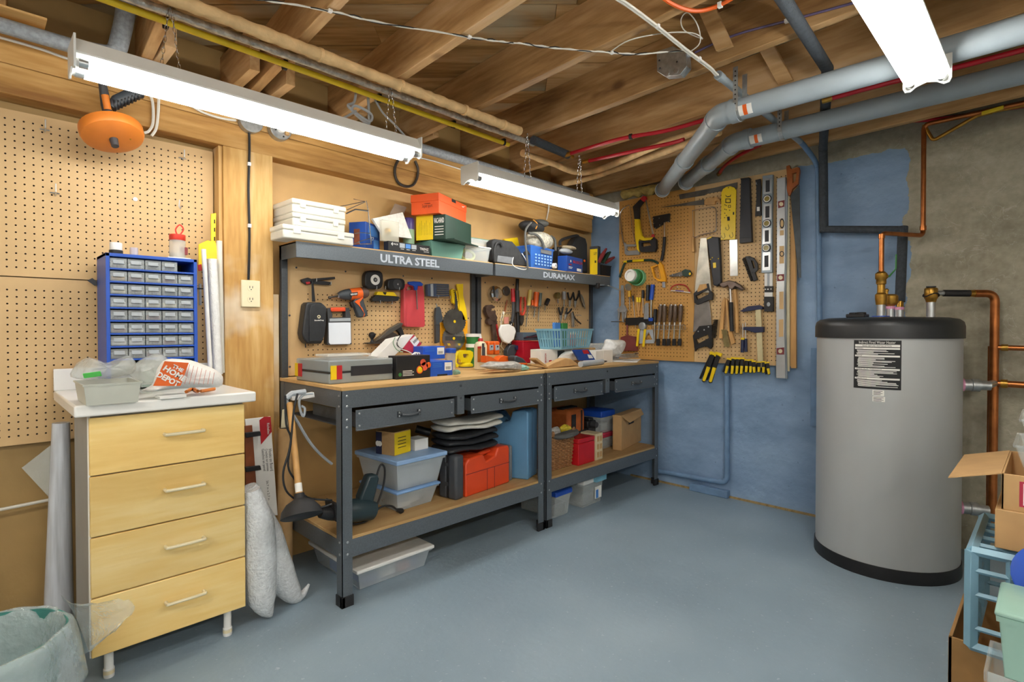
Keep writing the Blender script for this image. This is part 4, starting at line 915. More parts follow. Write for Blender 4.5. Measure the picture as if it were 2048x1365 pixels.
# -- hand saw with brown handle at the corner
t = tool('hand_saw', 'dark-bladed hand saw with an orange-brown wooden handle hung blade down', 'saw')
fl(t, 'blade', M('saw_dark', '4c5256', .4, .7, var=.2), B((1165, 400), (1290, 270), (1300, 900)) + [(1602, 556), (1597, 556)] + B((1195, 760)), X=3.556, th=.003)
fl(t, 'handle', M('handle_brown', '9a5426', .35, var=.2, scale=20), B((1108, 20), (1150, 0), (1175, 60), (1280, 30), (1290, 80), (1270, 260), (1190, 330), (1165, 410), (1140, 425), (1115, 340), (1120, 180)), X=3.546, th=.022, holes=[B((1190, 120), (1250, 100), (1235, 220), (1195, 250))])
# -- steel brush (stiff) with loop handle
t = tool('scrub_brush', 'black scrubbing brush with a loop handle', 'brush')
fl(t, 'block', 'black', D((748, 330), (800, 325), (895, 620), (850, 640)), th=.03); fl(t, 'handle', 'black', D((780, 330), (850, 345), (900, 420), (905, 490), (870, 530), (845, 520), (835, 545), (820, 500), (870, 470), (850, 390), (800, 370)), X=3.55, th=.016)
br_ = MB(); rr = random.Random(4)
for i in range(60):
    f = i / 60; a = D((748 + f * 100, 340 + f * 295))[0]; b = D((710 + f * 105 + rr.uniform(-4, 4), 365 + f * 275))[0]
    for k in range(3): br_.tube([onX(*a, 3.556 + k * .008), onX(*b, 3.556 + k * .008)], .0011, 4, caps=False)
bo_ = br_.build('bristles', 'black', t); bo_['kind'] = 'stuff'
# -- pruning saw with green frame, tape rolls, folding saw, glasses
t = tool('bow_saw', 'green tubular bow saw with a yellow hand guard', 'saw')
rod(t, 'frame', 'dark_green', C_((120, 340), (150, 250), (185, 165), (240, 140), (480, 128), (560, 145), (600, 185), (640, 360)), .0085)
rod(t, 'frame_sleeve', 'yellow', C_((285, 138), (425, 128)), .0098, k=0); rod(t, 'frame_sleeve', 'yellow', C_((175, 152), (215, 146)), .0098, k=0)
fl(t, 'hand_guard', M('amber', 'f0a818', .4), C_((505, 210), (605, 175), (620, 150), (650, 190), (690, 350), (690, 395), (600, 390), (540, 345)), X=3.548, th=.018, holes=[C_((525, 225), (590, 195), (625, 370), (560, 345))])
fl(t, 'blade_clip', 'zinc', C_((645, 400), (678, 395), (685, 470), (650, 470)), th=.008)
t = tool('masking_tape', 'green masking tape rolls nested on a peg with a white core', 'tape')
ca_ = onX(*C_((360, 350))[0], 3.57); ax = (onX(*C_((245, 315))[0], 3.44) - ca_)
for i, (f0, f1, r, m_, n_) in enumerate(((0, .28, .062, M('tape_light', '7fc99a', .5), 'tape_roll'), (.28, .55, .056, 'green', 'tape_roll'), (.55, .8, .05, M('tape_mid', '58a070', .5), 'tape_roll'), (.8, 1.0, .044, 'paper', 'tape_core'))):
    MB().lathe(ca_ + ax * f0, [(r * .75, 0), (r, 0), (r, ax.length * (f1 - f0)), (r * .72, ax.length * (f1 - f0)), (r * .72, ax.length * (f1 - f0) * .4)], ax, 28, caps=(i == 3)).build(n_, m_, t)
t = tool('folding_knife', 'folding saw with a black and green grip lying level', 'saw')
fl(t, 'blade', 'dark_blade', C_((735, 315), (900, 265), (940, 290), (930, 320), (780, 335), (735, 332)), X=3.55, th=.012)
fl(t, 'grip', 'dark_green', C_((890, 262), (930, 240), (985, 250), (1010, 290), (990, 325), (930, 335), (900, 318)), X=3.548, th=.016); fl(t, 'button', 'yellow', C_(*ell(990, 298, 14, 18, 10)), X=3.546, th=.003)
for q in C_((800, 320), (890, 335)): hook(t, *q)
t = tool('safety_glasses', 'clear safety glasses with red rims on a hook', 'glasses')
rod(t, 'rim', 'red', C_((750, 500), (775, 455), (850, 430), (940, 445), (990, 520)), .004); rod(t, 'lens_edge', 'white', C_((755, 508), (830, 512), (995, 530)), .0028); rod(t, 'bridge', M('purple', '6a4a8c', .4), C_((815, 505), (870, 510), (915, 515)), .0045); hook(t, *C_((860, 470))[0])
# -- adjustable gear puller at the corner
t = tool('gear_puller', 'steel two-jaw gear puller hung at the edge of the pegboard', 'puller')
fl(t, 'shaft', 'alloy', C_((132, 440), (165, 440), (172, 700), (135, 700)), th=.012, X=3.545); fl(t, 'body', 'alloy', C_((85, 740), (135, 690), (175, 690), (205, 750), (190, 775), (100, 775)), X=3.54, th=.02)
for q in (C_((95, 770), (118, 770), (110, 870), (98, 860)), C_((140, 770), (168, 770), (165, 905), (148, 890)), C_((178, 770), (200, 770), (190, 850), (178, 860))): fl(t, 'jaw', 'alloy', q, X=3.545, th=.012)
rod(t, 'cross_bar', 'dark_blade', C_((15, 892), (185, 892)), .003, k=0)
# -- screwdrivers along the upper row
def driver(label, h, b, hr, br, hm, bm='blade', nm='screwdriver', cat='screwdriver', group=None):
    t = tool(nm, label, cat, group); rod(t, 'handle', hm, h, hr, k=0); rod(t, 'shaft', bm, b, br, k=0); return t
M('amber_clear', 'd9a31a', .25, var=.1)
driver('short screwdriver with a clear amber handle, first in the row', C_((238, 500), (242, 585)), C_((242, 585), (245, 750)), .012, .003, 'amber_clear')
driver('screwdriver with a pointed brown tip and grey handle', C_((282, 570), (290, 640)), C_((290, 640), (318, 960)), .008, .0025, 'dark_grey')
driver('screwdriver with a yellow-green handle on a wooden file tang', C_((335, 590), (340, 650)), C_((340, 650), (358, 830)), .009, .008, 'yellow', 'tool_wood')
driver('small screwdriver with a yellow-green handle', C_((370, 592), (368, 650)), C_((368, 650), (362, 760)), .009, .004, 'yellow', 'tool_wood')
driver('screwdriver with a slim black handle', C_((408, 500), (408, 600)), C_((408, 600), (413, 790)), .011, .0035, 'black')
t = tool('putty_knife', 'putty knife with a black handle and broad blade', 'putty knife'); rod(t, 'handle', 'black', C_((472, 435), (465, 630)), .014, k=0); fl(t, 'blade', 'alloy', C_((425, 690), (440, 660), (475, 660), (478, 860), (418, 860)), X=3.55, th=.006)
t = driver('blue-handled chisel with a blue tip guard', C_((532, 430), (512, 620)), C_((512, 620), (510, 860)), .0155, .0065, 'blue', nm='chisel', cat='chisel'); fl(t, 'tip_guard', 'blue', C_((475, 845), (530, 845), (530, 885), (478, 885)), X=3.545, th=.014)
# -- magnetic bar, divider, triangle, calliper
t = tool('magnetic_strip', 'black magnetic tool strip under the screwdrivers', 'tool strip'); fl(t, 'bar', 'black', C_((190, 845), (530, 835), (530, 925), (190, 940)), X=3.553, th=.016)
t = tool('yellow_dividers', 'folding yellow rule opened around a round metal disc', 'rule')
for q in (C_((340, 985), (368, 985), (345, 1200), (320, 1198)), C_((420, 985), (448, 985), (425, 1205), (398, 1202))): fl(t, 'rule_leg', 'yellow', q, X=3.54, th=.004)
c = onX(*C_((400, 948))[0], 3.545); MB().lathe(c, [(.029, -.02), (.029, .004), (.026, .006)], (-1, 0, 0), 22).build('disc', 'alloy', t)
t = tool('set_square', 'small grey steel set square behind the yellow rule', 'square'); fl(t, 'plate', 'cable_grey', C_((360, 1000), (530, 990), (545, 1160), (365, 1165)), X=3.555, th=.006, holes=[C_((480, 1020), (525, 1115), (420, 1120))])
t = tool('brush_pan', 'maroon dustpan-shaped scoop with a thin handle', 'scoop')
fl(t, 'pan', M('pan_maroon', '7a3a38', .45, var=.15), C_((130, 1085), (205, 1060), (300, 1080), (320, 1130), (330, 1255), (120, 1255)), X=3.54, th=.03); rod(t, 'handle', 'pan_maroon', C_((213, 930), (213, 1070)), .007, k=0)
# -- utility knife and five chisels in a wire rack
t = tool('chisel_rack', 'wire rack holding a row of brown-handled chisels', 'rack')
rod(t, 'wire', 'chrome', C_((520, 990), (930, 990)), .0022, X=3.545, k=0); rod(t, 'wire', 'chrome', C_((520, 935), (930, 935)), .0022, X=3.545, k=0)
for x in (525, 580, 640, 700, 765, 830, 895, 935): p = onX(*C_((x, 990))[0], 3.545); q = onX(*C_((x, 935))[0], 3.545); MB().tube([p + V((.03, 0, 0)), p, q, q + V((.03, 0, 0))], .002, 6).build('wire', 'chrome', t)
driver('black-handled utility knife standing in the chisel rack', C_((562, 735), (556, 900)), C_((556, 900), (552, 1140)), .013, .006, 'black', nm='utility_knife', cat='knife')
for xa, xb in ((630, 590), (678, 665), (760, 720), (812, 790), (880, 858)):
    t = tool('chisel', 'brown wooden-handled chisel with a black tip guard in the wire rack', 'chisel', 'chisels in the wire rack'); xm = xa + (xb - xa) * .45
    M('handle_dark', '5e4a3a', .4, var=.25, scale=30)
    p0, p1 = [onX(*q, 3.55) for q in C_((xa, 690), (xm, 900))]; d_ = p1 - p0; MB().tube([p0, p0 + d_ * .08, p0 + d_ * .5, p0 + d_ * .85, p1], [.012, .0155, .0165, .013, .010], 12).build('handle', 'handle_dark', t)
    MB().tube([p0 - d_ * .06, p0 + d_ * .03], .0125, 12).build('steel_hoop', 'chrome', t); MB().tube([p1 - d_ * .02, p1 + d_ * .16], .0095, 12).build('ferrule', 'chrome', t)
    rod(t, 'blade', 'blade', C_((xm, 930), (xb, 1130)), .006, X=3.55, k=0); q = xb; fl(t, 'tip_guard', 'black', C_((q - 18, 1105), (q + 22, 1105), (q + 20, 1190), (q - 20, 1190)), X=3.543, th=.012)
# -- two hand saws in the middle
t = tool('hand_saw', 'worn hand saw with a wooden and black grip, blade pointing up', 'saw')
fl(t, 'blade', M('old_blade', 'b4b0a2', .4, .6, var=.3, scale=12), D((192, 100), (268, 100), (330, 780), (120, 780), (140, 560)), X=3.55, th=.003)
fl(t, 'handle', 'black', D((105, 790), (150, 750), (285, 665), (300, 740), (340, 790), (335, 870), (290, 870), (150, 930), (115, 905)), X=3.54, th=.022, holes=[D((130, 820), (280, 740), (300, 770), (290, 800), (150, 870))])
fl(t, 'handle_inlay', 'tool_wood', D((150, 750), (180, 680), (262, 670), (275, 720), (155, 775)), X=3.538, th=.024)
t = tool('hand_saw', 'shiny hand saw with a black plastic handle at the bottom', 'saw')
fl(t, 'blade', 'blade', D((118, 930), (300, 880), (330, 1180), (100, 1270)), X=3.556, th=.003)
fl(t, 'handle', 'black', E_((42, 545), (140, 400), (330, 380), (335, 690), (310, 745), (240, 700), (100, 745), (75, 785)), X=3.545, th=.022, holes=[E_((82, 600), (270, 520), (285, 580), (110, 675))])
studs('rivet', [onX(*q, 3.545) for q in E_((125, 480), (215, 458), (280, 412))], (-1, 0, 0), .005, 'zinc', t)
t = tool('saw_sheath', 'black fabric tool sheath with yellow trim beside the worn saw', 'sheath')
fl(t, 'body', 'navy_black', D((268, 110), (330, 85), (420, 90), (435, 350), (445, 660), (400, 700), (350, 690), (300, 350)), X=3.54, th=.03, bev=.006)
fl(t, 'trim', 'yellow', D((265, 110), (330, 80), (325, 100), (272, 120)), X=3.538, th=.03); fl(t, 'logo_patch', 'yellow', D((345, 410), (382, 405), (385, 470), (350, 475)), X=3.5385, th=.003, bev=0); studs('rivet', [onX(*q, 3.54) for q in D((318, 368), (415, 358), (340, 345))], (-1, 0, 0), .004, 'yellow', t)
# -- hammers and wire brushes
t = tool('claw_hammer', 'claw hammer with a chrome neck and black rubber grip', 'hammer')
fl(t, 'head', M('hammer_steel', '6e6058', .35, .8, var=.25, scale=20), D((425, 665), (470, 650), (540, 628), (620, 645), (690, 690), (735, 740), (700, 745), (620, 700), (585, 740), (540, 725), (530, 690), (470, 720), (430, 690)), X=3.525, th=.03, bev=.004)
rod(t, 'neck', 'chrome', D((560, 720), (570, 900)), .0095, X=3.54, k=0); rod(t, 'grip', 'black_rubber', D((570, 900), (582, 1260)), .014, X=3.54, k=0)
t = tool('claw_hammer', 'wooden-handled hammer hanging behind the black-gripped one', 'hammer')
fl(t, 'head', 'cast_iron', D((590, 690), (660, 690), (720, 745), (700, 755), (640, 730), (600, 745)), X=3.55, th=.016); rod(t, 'handle', 'tool_wood', D((615, 740), (640, 1000), (652, 1280)), .0125, X=3.555, k=0)
def wbrush(label, hp, bp, bm):
    t = tool('wire_brush', label, 'brush'); fl(t, 'handle', 'tool_wood', hp, X=3.55, th=.014); m = MB(); rr = random.Random(8)
    (x0, y0), (x1, y1), wd = bp
    for i in range(46):
        f = i / 45; cx_, cy_ = x0 + (x1 - x0) * f, y0 + (y1 - y0) * f
        for k in range(4): m.tube([onX(cx_, cy_, 3.556 + .003 * k), onX(cx_ - wd + rr.uniform(-.8, .8), cy_ + rr.uniform(-.8, .8), 3.53 + .007 * k)], .0008, 4, caps=False)
    o = m.build('bristles', bm, t); o['kind'] = 'stuff'
wbrush('wooden wire brush with dark steel bristles', D((480, 840), (500, 850), (480, 1050), (470, 1350), (420, 1345), (440, 1050), (455, 900)), ((1382 + 55, 640), (1382 + 50, 676), 9), 'dark_blade')
wbrush('wooden brush with pale brass bristles', D((500, 850), (525, 870), (550, 1150), (620, 1400), (575, 1430), (540, 1300), (505, 1000)), ((1454, 660), (1460, 694), 11), M('brass_bristle', 'b0a070', .5))
# -- bar clamps
t = tool('bar_clamp', 'long bar clamp with blue jaws and a wooden bar', 'clamp')
fl(t, 'bar', M('clamp_bar', 'd2c69c', .4, .3), D((870, 985), (940, 985)) + E_((1110, 1030), (1030, 1030)), X=3.545, th=.01); fl(t, 'jaw', 'navy', D((680, 1010), (720, 985), (780, 950), (920, 935), (960, 955), (960, 985), (880, 992), (720, 1020)), X=3.538, th=.024)
fl(t, 'sliding_jaw', 'navy', E_((780, 420), (840, 410), (1110, 410), (1110, 490), (980, 500), (850, 460), (790, 460)), X=3.536, th=.028); rod(t, 'screw', 'chrome', E_((840, 345), (845, 590)), .004, X=3.545, k=0); rod(t, 'grip', 'navy', E_((845, 590), (850, 790)), .0105, X=3.545, k=0)
t = tool('bar_clamp', 'second blue screw handle with a yellow collar beside the bar clamp', 'clamp')
rod(t, 'screw', 'chrome', E_((802, 360), (800, 590)), .004, X=3.535, k=0); rod(t, 'collar', 'yellow', E_((800, 575), (799, 605)), .0115, X=3.535, k=0); rod(t, 'grip', 'navy', E_((799, 605), (793, 800)), .0115, X=3.535, k=0)
# -- spring clamps along the bottom edge
def spring(label, a, b, tip, w, group=None, X=3.53):
    """a: pivot/top, b: end of handle, in picture pixels; w width"""
    t = tool('spring_clamp', label, 'clamp', group); ax_, ay_ = a; bx_, by_ = b; dx, dy = bx_ - ax_, by_ - ay_; L = math.hypot(dx, dy); ux, uy = dx / L, dy / L; nx, ny = -uy, ux
    P = lambda f, s: (ax_ + dx * f + nx * s * w, ay_ + dy * f + ny * s * w)
    for k, X_ in ((0, X), (1, X + .022)):
        ar = fl(t, 'arm', 'black', [P(0, -.5), P(0, .5), P(.45, .55), P(1.0, .42), P(1.03, 0), P(1.0, -.42), P(.45, -.45)] if k == 0 else [P(.05, -.2), P(.05, .7), P(.5, 1.0), P(.95, 1.2), P(.95, .7), P(.5, .4)], X=X_, th=.012, bev=.002)
        if k == 0: fl(t, 'grip', 'yellow', [P(.46, -.42), P(.46, .42), P(.97, .34), P(.99, 0), P(.97, -.36)], X=X_ - .003, th=.014, bev=.002)
    fl(t, 'tip_pad', 'yellow', [P(-.08, -.8), P(-.08, .8), P(.04, .8), P(.04, -.8)], X=X, th=.012); return t
for a, b in zip(E_((345, 830), (425, 835)), E_((200, 1240), (300, 1255))): spring('large black and yellow spring clamp gripping the lower edge of the pegboard', a, b, 0, 8.5, 'large spring clamps')
for (x, y, x2, y2) in ((590, 905, 535, 1120), (650, 890, 630, 1130), (720, 895, 700, 1130), (790, 895, 770, 1130), (862, 920, 845, 1105), (920, 920, 912, 1110), (960, 940, 972, 1110), (1040, 950, 1040, 1100), (1115, 945, 1108, 1110), (1165, 960, 1195, 1135)):
    spring('small black and yellow spring clamp in the row on the pegboard edge', E_((x, y))[0], E_((x2, y2))[0], 0, 6, 'small spring clamps')
# ================= things hung on the workbench pegboards =================
YW = 2.632
def fy(t, nm, mat, pts, Y=2.61, th=.018, holes=(), bev=.0015, lab=None):
    return MB().prism(wy(pts, Y), (0, th, 0), [wy(h, Y) for h in holes]).build(nm, mat, t, bevel=bev, label=lab)
def rodY(t, nm, mat, pts, r, Y=2.615, n=8, k=0): return MB().tube(smoothpath([onY(x, y, Y) for x, y in pts], k) if k else [onY(x, y, Y) for x, y in pts], r, n).build(nm, mat, t)
def hookY(t, x, y, Y0=2.633, L=.04): p = onY(x, y, Y0); return MB().tube([p, p + V((0, -L, -.004)), p + V((0, -L, .012))], .0018, 6).build('peg_hook', 'zinc', t)
def txt(s, a, b, h, Y, mat, parent, bold=.02, **k):
    """lettering between two sight lines on a plane parallel to the timber wall"""
    p, q = onY(*a, Y), onY(*b, Y); d = (q - p); r = d.normalized(); u = V((-r.z, 0, r.x)) if abs(r.y) < .01 else V((0, 0, 1))
    return text(s, (p + q) / 2, r, u, h, mat, parent, width=d.length, ext=.001, bold=bold, **k)
G, H_, I_, J_, K_ = zm(595, 535, 8.03), zm(720, 530, 6.825), zm(955, 555, 6.825), zm(880, 640, 9.309), zm(1050, 620, 7.877)
M('rubber_grey', '3a4046', .5, var=.1); M('leather_black', '25272a', .45, var=.15, scale=30, bump=.1); M('panel_white', 'dfe5ee', .35, var=.02)  # work light panel: plain white, no emission
t = thing('caulking_gun', 'black pump-action lever tool with a red button hung on two hooks', 'hand tool')
fy(t, 'head', 'black', G((65, 195), (100, 185), (170, 165), (215, 180), (240, 225), (215, 270), (150, 280), (75, 235))); fy(t, 'lever', 'black', G((220, 185), (600, 152), (610, 185), (240, 222)), th=.014); fy(t, 'lever', 'black', G((230, 225), (400, 215), (550, 240), (545, 288), (380, 280), (240, 262)), th=.014); fy(t, 'button', 'red', G((135, 235), (200, 230), (210, 265), (150, 275)), Y=2.605, th=.01); hookY(t, *G((480, 270))[0]); hookY(t, *G((250, 220))[0])
t = thing('tool_pouch', 'black zipped pouch with a small round yellow badge hung by its strap', 'pouch')
fy(t, 'body', 'leather_black', G((140, 590), (180, 560), (390, 565), (440, 610), (480, 650), (470, 900), (440, 1100), (390, 1230), (160, 1230), (100, 1150), (80, 1060), (100, 900)), Y=2.565, th=.065, bev=.008)
fy(t, 'front_flap', 'leather_black', G((220, 610), (290, 590), (430, 620), (470, 670), (440, 1090), (400, 1190), (190, 1200), (195, 700)), Y=2.558, th=.01, bev=.004)
fy(t, 'strap', 'black', G((225, 215), (255, 215), (290, 555), (235, 555)), Y=2.60, th=.004); b = onY(*G((343, 795))[0], 2.557); MB().lathe(b, [(.0085, 0), (.0085, .0012)], (0, -1, 0), 16).build('badge', 'cream', t); fy(t, 'badge_mark', 'black', G((343, 775), (365, 808), (343, 800), (320, 808)), Y=2.5553, th=.0008, bev=0)
txt('BeetleDog', G((272, 862))[0], G((418, 858))[0], .006, 2.557, 'paper', t); rodY(t, 'zip_pull', 'dark_grey', G((125, 1190), (130, 1290)), .003)
t = thing('work_light', 'flat white work light with an orange grip on its handle', 'work light')
fy(t, 'frame', 'dark_grey', G((480, 660), (545, 650), (830, 650), (858, 830), (860, 890), (870, 1240), (500, 1250), (475, 1220), (490, 880)), Y=2.595, th=.035, holes=[G((550, 700), (770, 700), (775, 800), (560, 810))]); fy(t, 'grip', M('grip_orange', 'd8481c', .45), G((540, 645), (780, 640), (780, 710), (545, 715)), Y=2.588, th=.03, bev=.006)
fy(t, 'panel', 'panel_white', G((500, 890), (855, 885), (862, 1210), (840, 1235), (530, 1240), (505, 1210)), Y=2.592, th=.008); fy(t, 'stripe', 'cable_grey', G((515, 825), (855, 815), (857, 865), (515, 870)), Y=2.593, th=.008)
t = thing('impact_driver', 'orange and black cordless impact driver hung by its bit', 'impact driver')
def lat(pts, rs, nm, mat, Y=2.585, n=14): MB().tube([onY(x, y, Y) for x, y in pts], rs, n).build(nm, mat, t)
lat(G((640, 455), (700, 445), (760, 440), (830, 435)), [.012, .021, .027, .030], 'gear_case', 'rubber_grey'); lat(G((830, 435), (900, 430), (1010, 415)), [.030, .032, .031], 'body', 'orange'); lat(G((1010, 415), (1070, 410), (1120, 408)), [.031, .030, .022], 'motor_cap', M('vent_brown', '5a443a', .5))
lat(G((500, 487), (530, 485), (531, 480), (650, 462)), [.007, .008, .0045, .0045], 'bit', 'cast_iron', n=8); lat(G((630, 462), (665, 456)), .0135, 'chuck', 'chrome')
fy(t, 'grip', 'rubber_grey', G((930, 500), (1060, 480), (1075, 560), (1135, 740), (1120, 790), (1010, 810), (985, 790), (940, 650), (900, 560)), Y=2.565, th=.036, bev=.006); fy(t, 'grip_trim', 'orange', G((1040, 490), (1060, 485), (1000, 560), (1010, 620), (1040, 650), (1085, 760), (1060, 800), (1075, 740), (1015, 640), (985, 610), (925, 560), (935, 540)), Y=2.562, th=.01, bev=0); fy(t, 'trigger', 'black', G((850, 560), (920, 545), (935, 640), (890, 650)), Y=2.575, th=.02)
fy(t, 'name_plate', 'black', G((848, 408), (968, 395), (968, 450), (850, 465)), Y=2.5525, th=.006, bev=0); txt('RIDGID', G((856, 450))[0], G((962, 438))[0], .008, 2.552, 'paper', t)
def tapem(label, cx, cy, rx, ry, f, small=0):
    t = thing('tape_measure', label, 'tape measure'); fy(t, 'case', 'black', f(*[(cx + rx * math.copysign(abs(math.cos(q)) ** .6, math.cos(q)), cy + ry * math.copysign(abs(math.sin(q)) ** .6, math.sin(q))) for q in [2*PI*i/24 for i in range(24)]]), Y=2.58, th=.04, bev=.006)
    c = onY(*f((cx + rx * .1, cy))[0], 2.58); r = onY(*f((cx + rx * .6, cy))[0], 2.58).x - c.x
    MB().lathe(c, [(r, 0), (r, .002)], (0, -1, 0), 22).build('dial', 'paper' if not small else 'dark_grey', t); MB().lathe(c + V((0, -.002, 0)), [(r * .45, 0), (r * .4, .003)], (0, -1, 0), 16).build('hub', 'dark_grey', t); MB().lathe(c + V((0, -.005, 0)), [(r * .2, 0), (r * .15, .002)], (0, -1, 0), 12).build('hub_pin', 'zinc', t)
    for s in (-.35, .6): hookY(t, *f((cx + rx * s, cy + ry * .95))[0], L=.06)
tapem('long black tape measure with a white round dial on hooks', 195, 205, 125, 130, H_); tapem('smaller black tape measure on hooks next to the red case', 500, 265, 118, 82, H_, 1)
t = thing('utility_scraper', 'yellow and black folded scraper resting on two hooks', 'scraper')
fy(t, 'body', 'black', H_((165, 470), (225, 410), (540, 435), (525, 490), (480, 500), (185, 500)), Y=2.59, th=.03); fy(t, 'cover', 'yellow', H_((245, 365), (460, 372), (510, 430), (222, 410)), Y=2.585, th=.03); fy(t, 'label', 'black', H_((310, 370), (365, 375), (350, 412), (325, 400)), Y=2.5845, th=.002, bev=0); hookY(t, *H_((200, 520))[0], L=.06); hookY(t, *H_((360, 530))[0], L=.06)
t = thing('tool_case', 'flat red plastic tool case hung by its handle opening', 'case'); M('case_red', 'c4444a', .4, var=.06)
fy(t, 'body', 'case_red', H_((605, 280), (640, 260), (850, 270), (875, 390), (885, 820), (870, 850), (620, 845), (598, 820)), Y=2.59, th=.035, bev=.005, holes=[H_((645, 300), (690, 290), (740, 300), (740, 340), (680, 350), (650, 335))]); fy(t, 'spine', 'case_red', H_((598, 300), (632, 300), (640, 840), (605, 830)), Y=2.585, th=.035, bev=.004)
t = thing('hex_key', 'blue T-handled hex key hung in front of the red case', 'hex key'); fy(t, 'handle', 'blue', H_((665, 232), (735, 225), (830, 232), (868, 262), (855, 292), (795, 285), (788, 345), (755, 348), (745, 290), (690, 275), (662, 255)), Y=2.572, th=.016, bev=.004); rodY(t, 'shaft', 'dark_blade', H_((772, 340), (782, 610)), .0032, Y=2.58)
t = thing('bit_set', 'blue-grey case of drill bits resting on hooks', 'bit set'); M('case_blue', '49566e', .35, var=.1); fy(t, 'tray', 'case_blue', H_((925, 265), (985, 255), (1215, 265), (1220, 430), (990, 435), (930, 425)), Y=2.59, th=.03)
for i in range(5): rodY(t, 'drill_bit', 'blade', H_((1045, 285 + 30 * i), (1210, 290 + 28 * i)), .0042, Y=2.587)
fy(t, 'lid_strip', 'cable_grey', H_((965, 262), (1000, 258), (1005, 430), (970, 430)), Y=2.586, th=.006); hookY(t, *H_((990, 445))[0], L=.06); hookY(t, *H_((1150, 455))[0], L=.06)
t = thing('hex_key_set', 'yellow holder of small hex keys beside the saw blades', 'hex key set'); fy(t, 'holder', 'yellow', H_((1240, 350), (1270, 325), (1330, 360), (1360, 640), (1335, 560), (1270, 520)), Y=2.595, th=.02)
for i in range(6): rodY(t, 'key', 'black', H_((1275 + 8 * i, 350 + 28 * i), (1300 + 6 * i, 352 + 28 * i), (1300 + 5 * i, 600)), .0022, Y=2.59)
t = thing('try_square', 'long yellow plastic square with a stepped edge', 'square'); fy(t, 'blade', 'yellow', H_((1325, 262), (1410, 260), (1410, 420), (1450, 600), (1470, 755), (1400, 755), (1395, 640), (1360, 640), (1350, 420)), Y=2.60, th=.012)
t = thing('blade_card', 'yellow backing card behind the two circular saw blades', 'packaging'); fy(t, 'card', 'amber', H_((1095, 790), (1470, 760), (1465, 1180), (1100, 1150)), Y=2.624, th=.004)
for lab, cx, cy, r, Y, m_ in (('brown-steel circular saw blade hung above the grey one', 1290, 775, 150, 2.60, 'dark_blade'), ('grey circular saw blade with yellow marks hung on the card', 1280, 1005, 150, 2.612, 'blade')):
    t = thing('circular_saw_disc', lab, 'saw blade'); n = 60; fy(t, 'disc', m_, H_(*[(cx + (r + (9 if i % 2 else -2)) * math.cos(2*PI*i/n), cy + (r * 1.13 + (9 if i % 2 else -2)) * math.sin(2*PI*i/n)) for i in range(n)]), Y=Y, th=.0025, bev=0)
    c = onY(*H_((cx, cy))[0], Y); MB().lathe(c, [(.009, 0), (.009, .003)], (0, -1, 0), 12).build('arbor_ring', 'yellow', t)
    if m_ == 'blade':
        fy(t, 'label', 'dark_grey', H_((1165, 975), (1390, 975), (1390, 1035), (1165, 1035)), Y=Y - .0005, th=.001, bev=0)
        for x in (1195, 1215, 1335, 1352): fy(t, 'mark', 'yellow', H_((x, 1075), (x + 10, 1072), (x + 20, 1100), (x + 10, 1105)), Y=Y - .0005, th=.001, bev=0)
t = thing('utility_knife', 'grey folding utility knife hung beside the saw blades', 'knife'); fy(t, 'blade', 'blade', H_((1042, 520), (1062, 560), (1040, 590)), Y=2.605, th=.004); fy(t, 'body', 'rubber_grey', H_((1045, 590), (1085, 570), (1105, 600), (1135, 760), (1090, 790), (1085, 820), (1040, 820), (1035, 700)), Y=2.595, th=.02); fy(t, 'grip', 'dark_grey', H_((1038, 820), (1090, 815), (1085, 1060), (1040, 1075)), Y=2.597, th=.02)
t = thing('hand_plane', 'black hand plane with a round knob tilted on a hook', 'plane'); fy(t, 'sole', 'cast_iron', H_((110, 1065), (190, 1060), (330, 960), (420, 900), (560, 980), (500, 1080), (115, 1082)), Y=2.58, th=.045); fy(t, 'iron', 'dark_blade', H_((215, 1045), (400, 880), (560, 790), (590, 800), (570, 840), (420, 940), (330, 1000)), Y=2.575, th=.03); p = onY(*H_((165, 1060))[0], 2.59)
MB().lathe(p, [(.012, 0), (.007, .012), (.009, .02), (.019, .035), (.018, .047), (.008, .055)], n=16).build('front_knob', 'black', t); fy(t, 'handle', 'black', H_((490, 880), (560, 830), (590, 900), (620, 1000), (570, 1010), (540, 930)), Y=2.588, th=.02); hookY(t, *H_((200, 1100))[0], L=.06)
# ---- second bench board
def handled(nm, label, cat, h, hr, hm, b, br, bm='blade', Y=2.607, group=None):
    t = thing(nm, label, cat, group); rodY(t, 'handle', hm, h, hr, Y=Y, n=10); rodY(t, 'shaft', bm, b, br, Y=Y); return t
t = thing('sink_strainer', 'crumpled shiny round metal basket hung on the pegboard', 'strainer'); c = onY(*I_((252, 225))[0], 2.60); MB().lathe(c + V((0, .03, 0)), [(.05, 0), (.056, .012), (.05, .04), (.035, .055), (.01, .058)], (0, -1, 0), 12).build('bowl', 'chrome', t, smooth=False); rodY(t, 'strap', 'black', I_((215, 120), (235, 270)), .006, Y=2.55)
t = thing('inspection_mirror', 'small round dark mirror behind the shiny basket', 'mirror'); c = onY(*I_((392, 188))[0], 2.62); MB().lathe(c, [(.031, -.005), (.033, .004), (.03, .007), (.027, .005)], (0, -1, 0), 22).build('mirror_disc', 'dark_blade', t)
t = thing('pipe_wrench', 'rusty brown pipe wrench hung jaw up', 'wrench'); M('rust', '57443a', .55, .5, var=.3, scale=25)
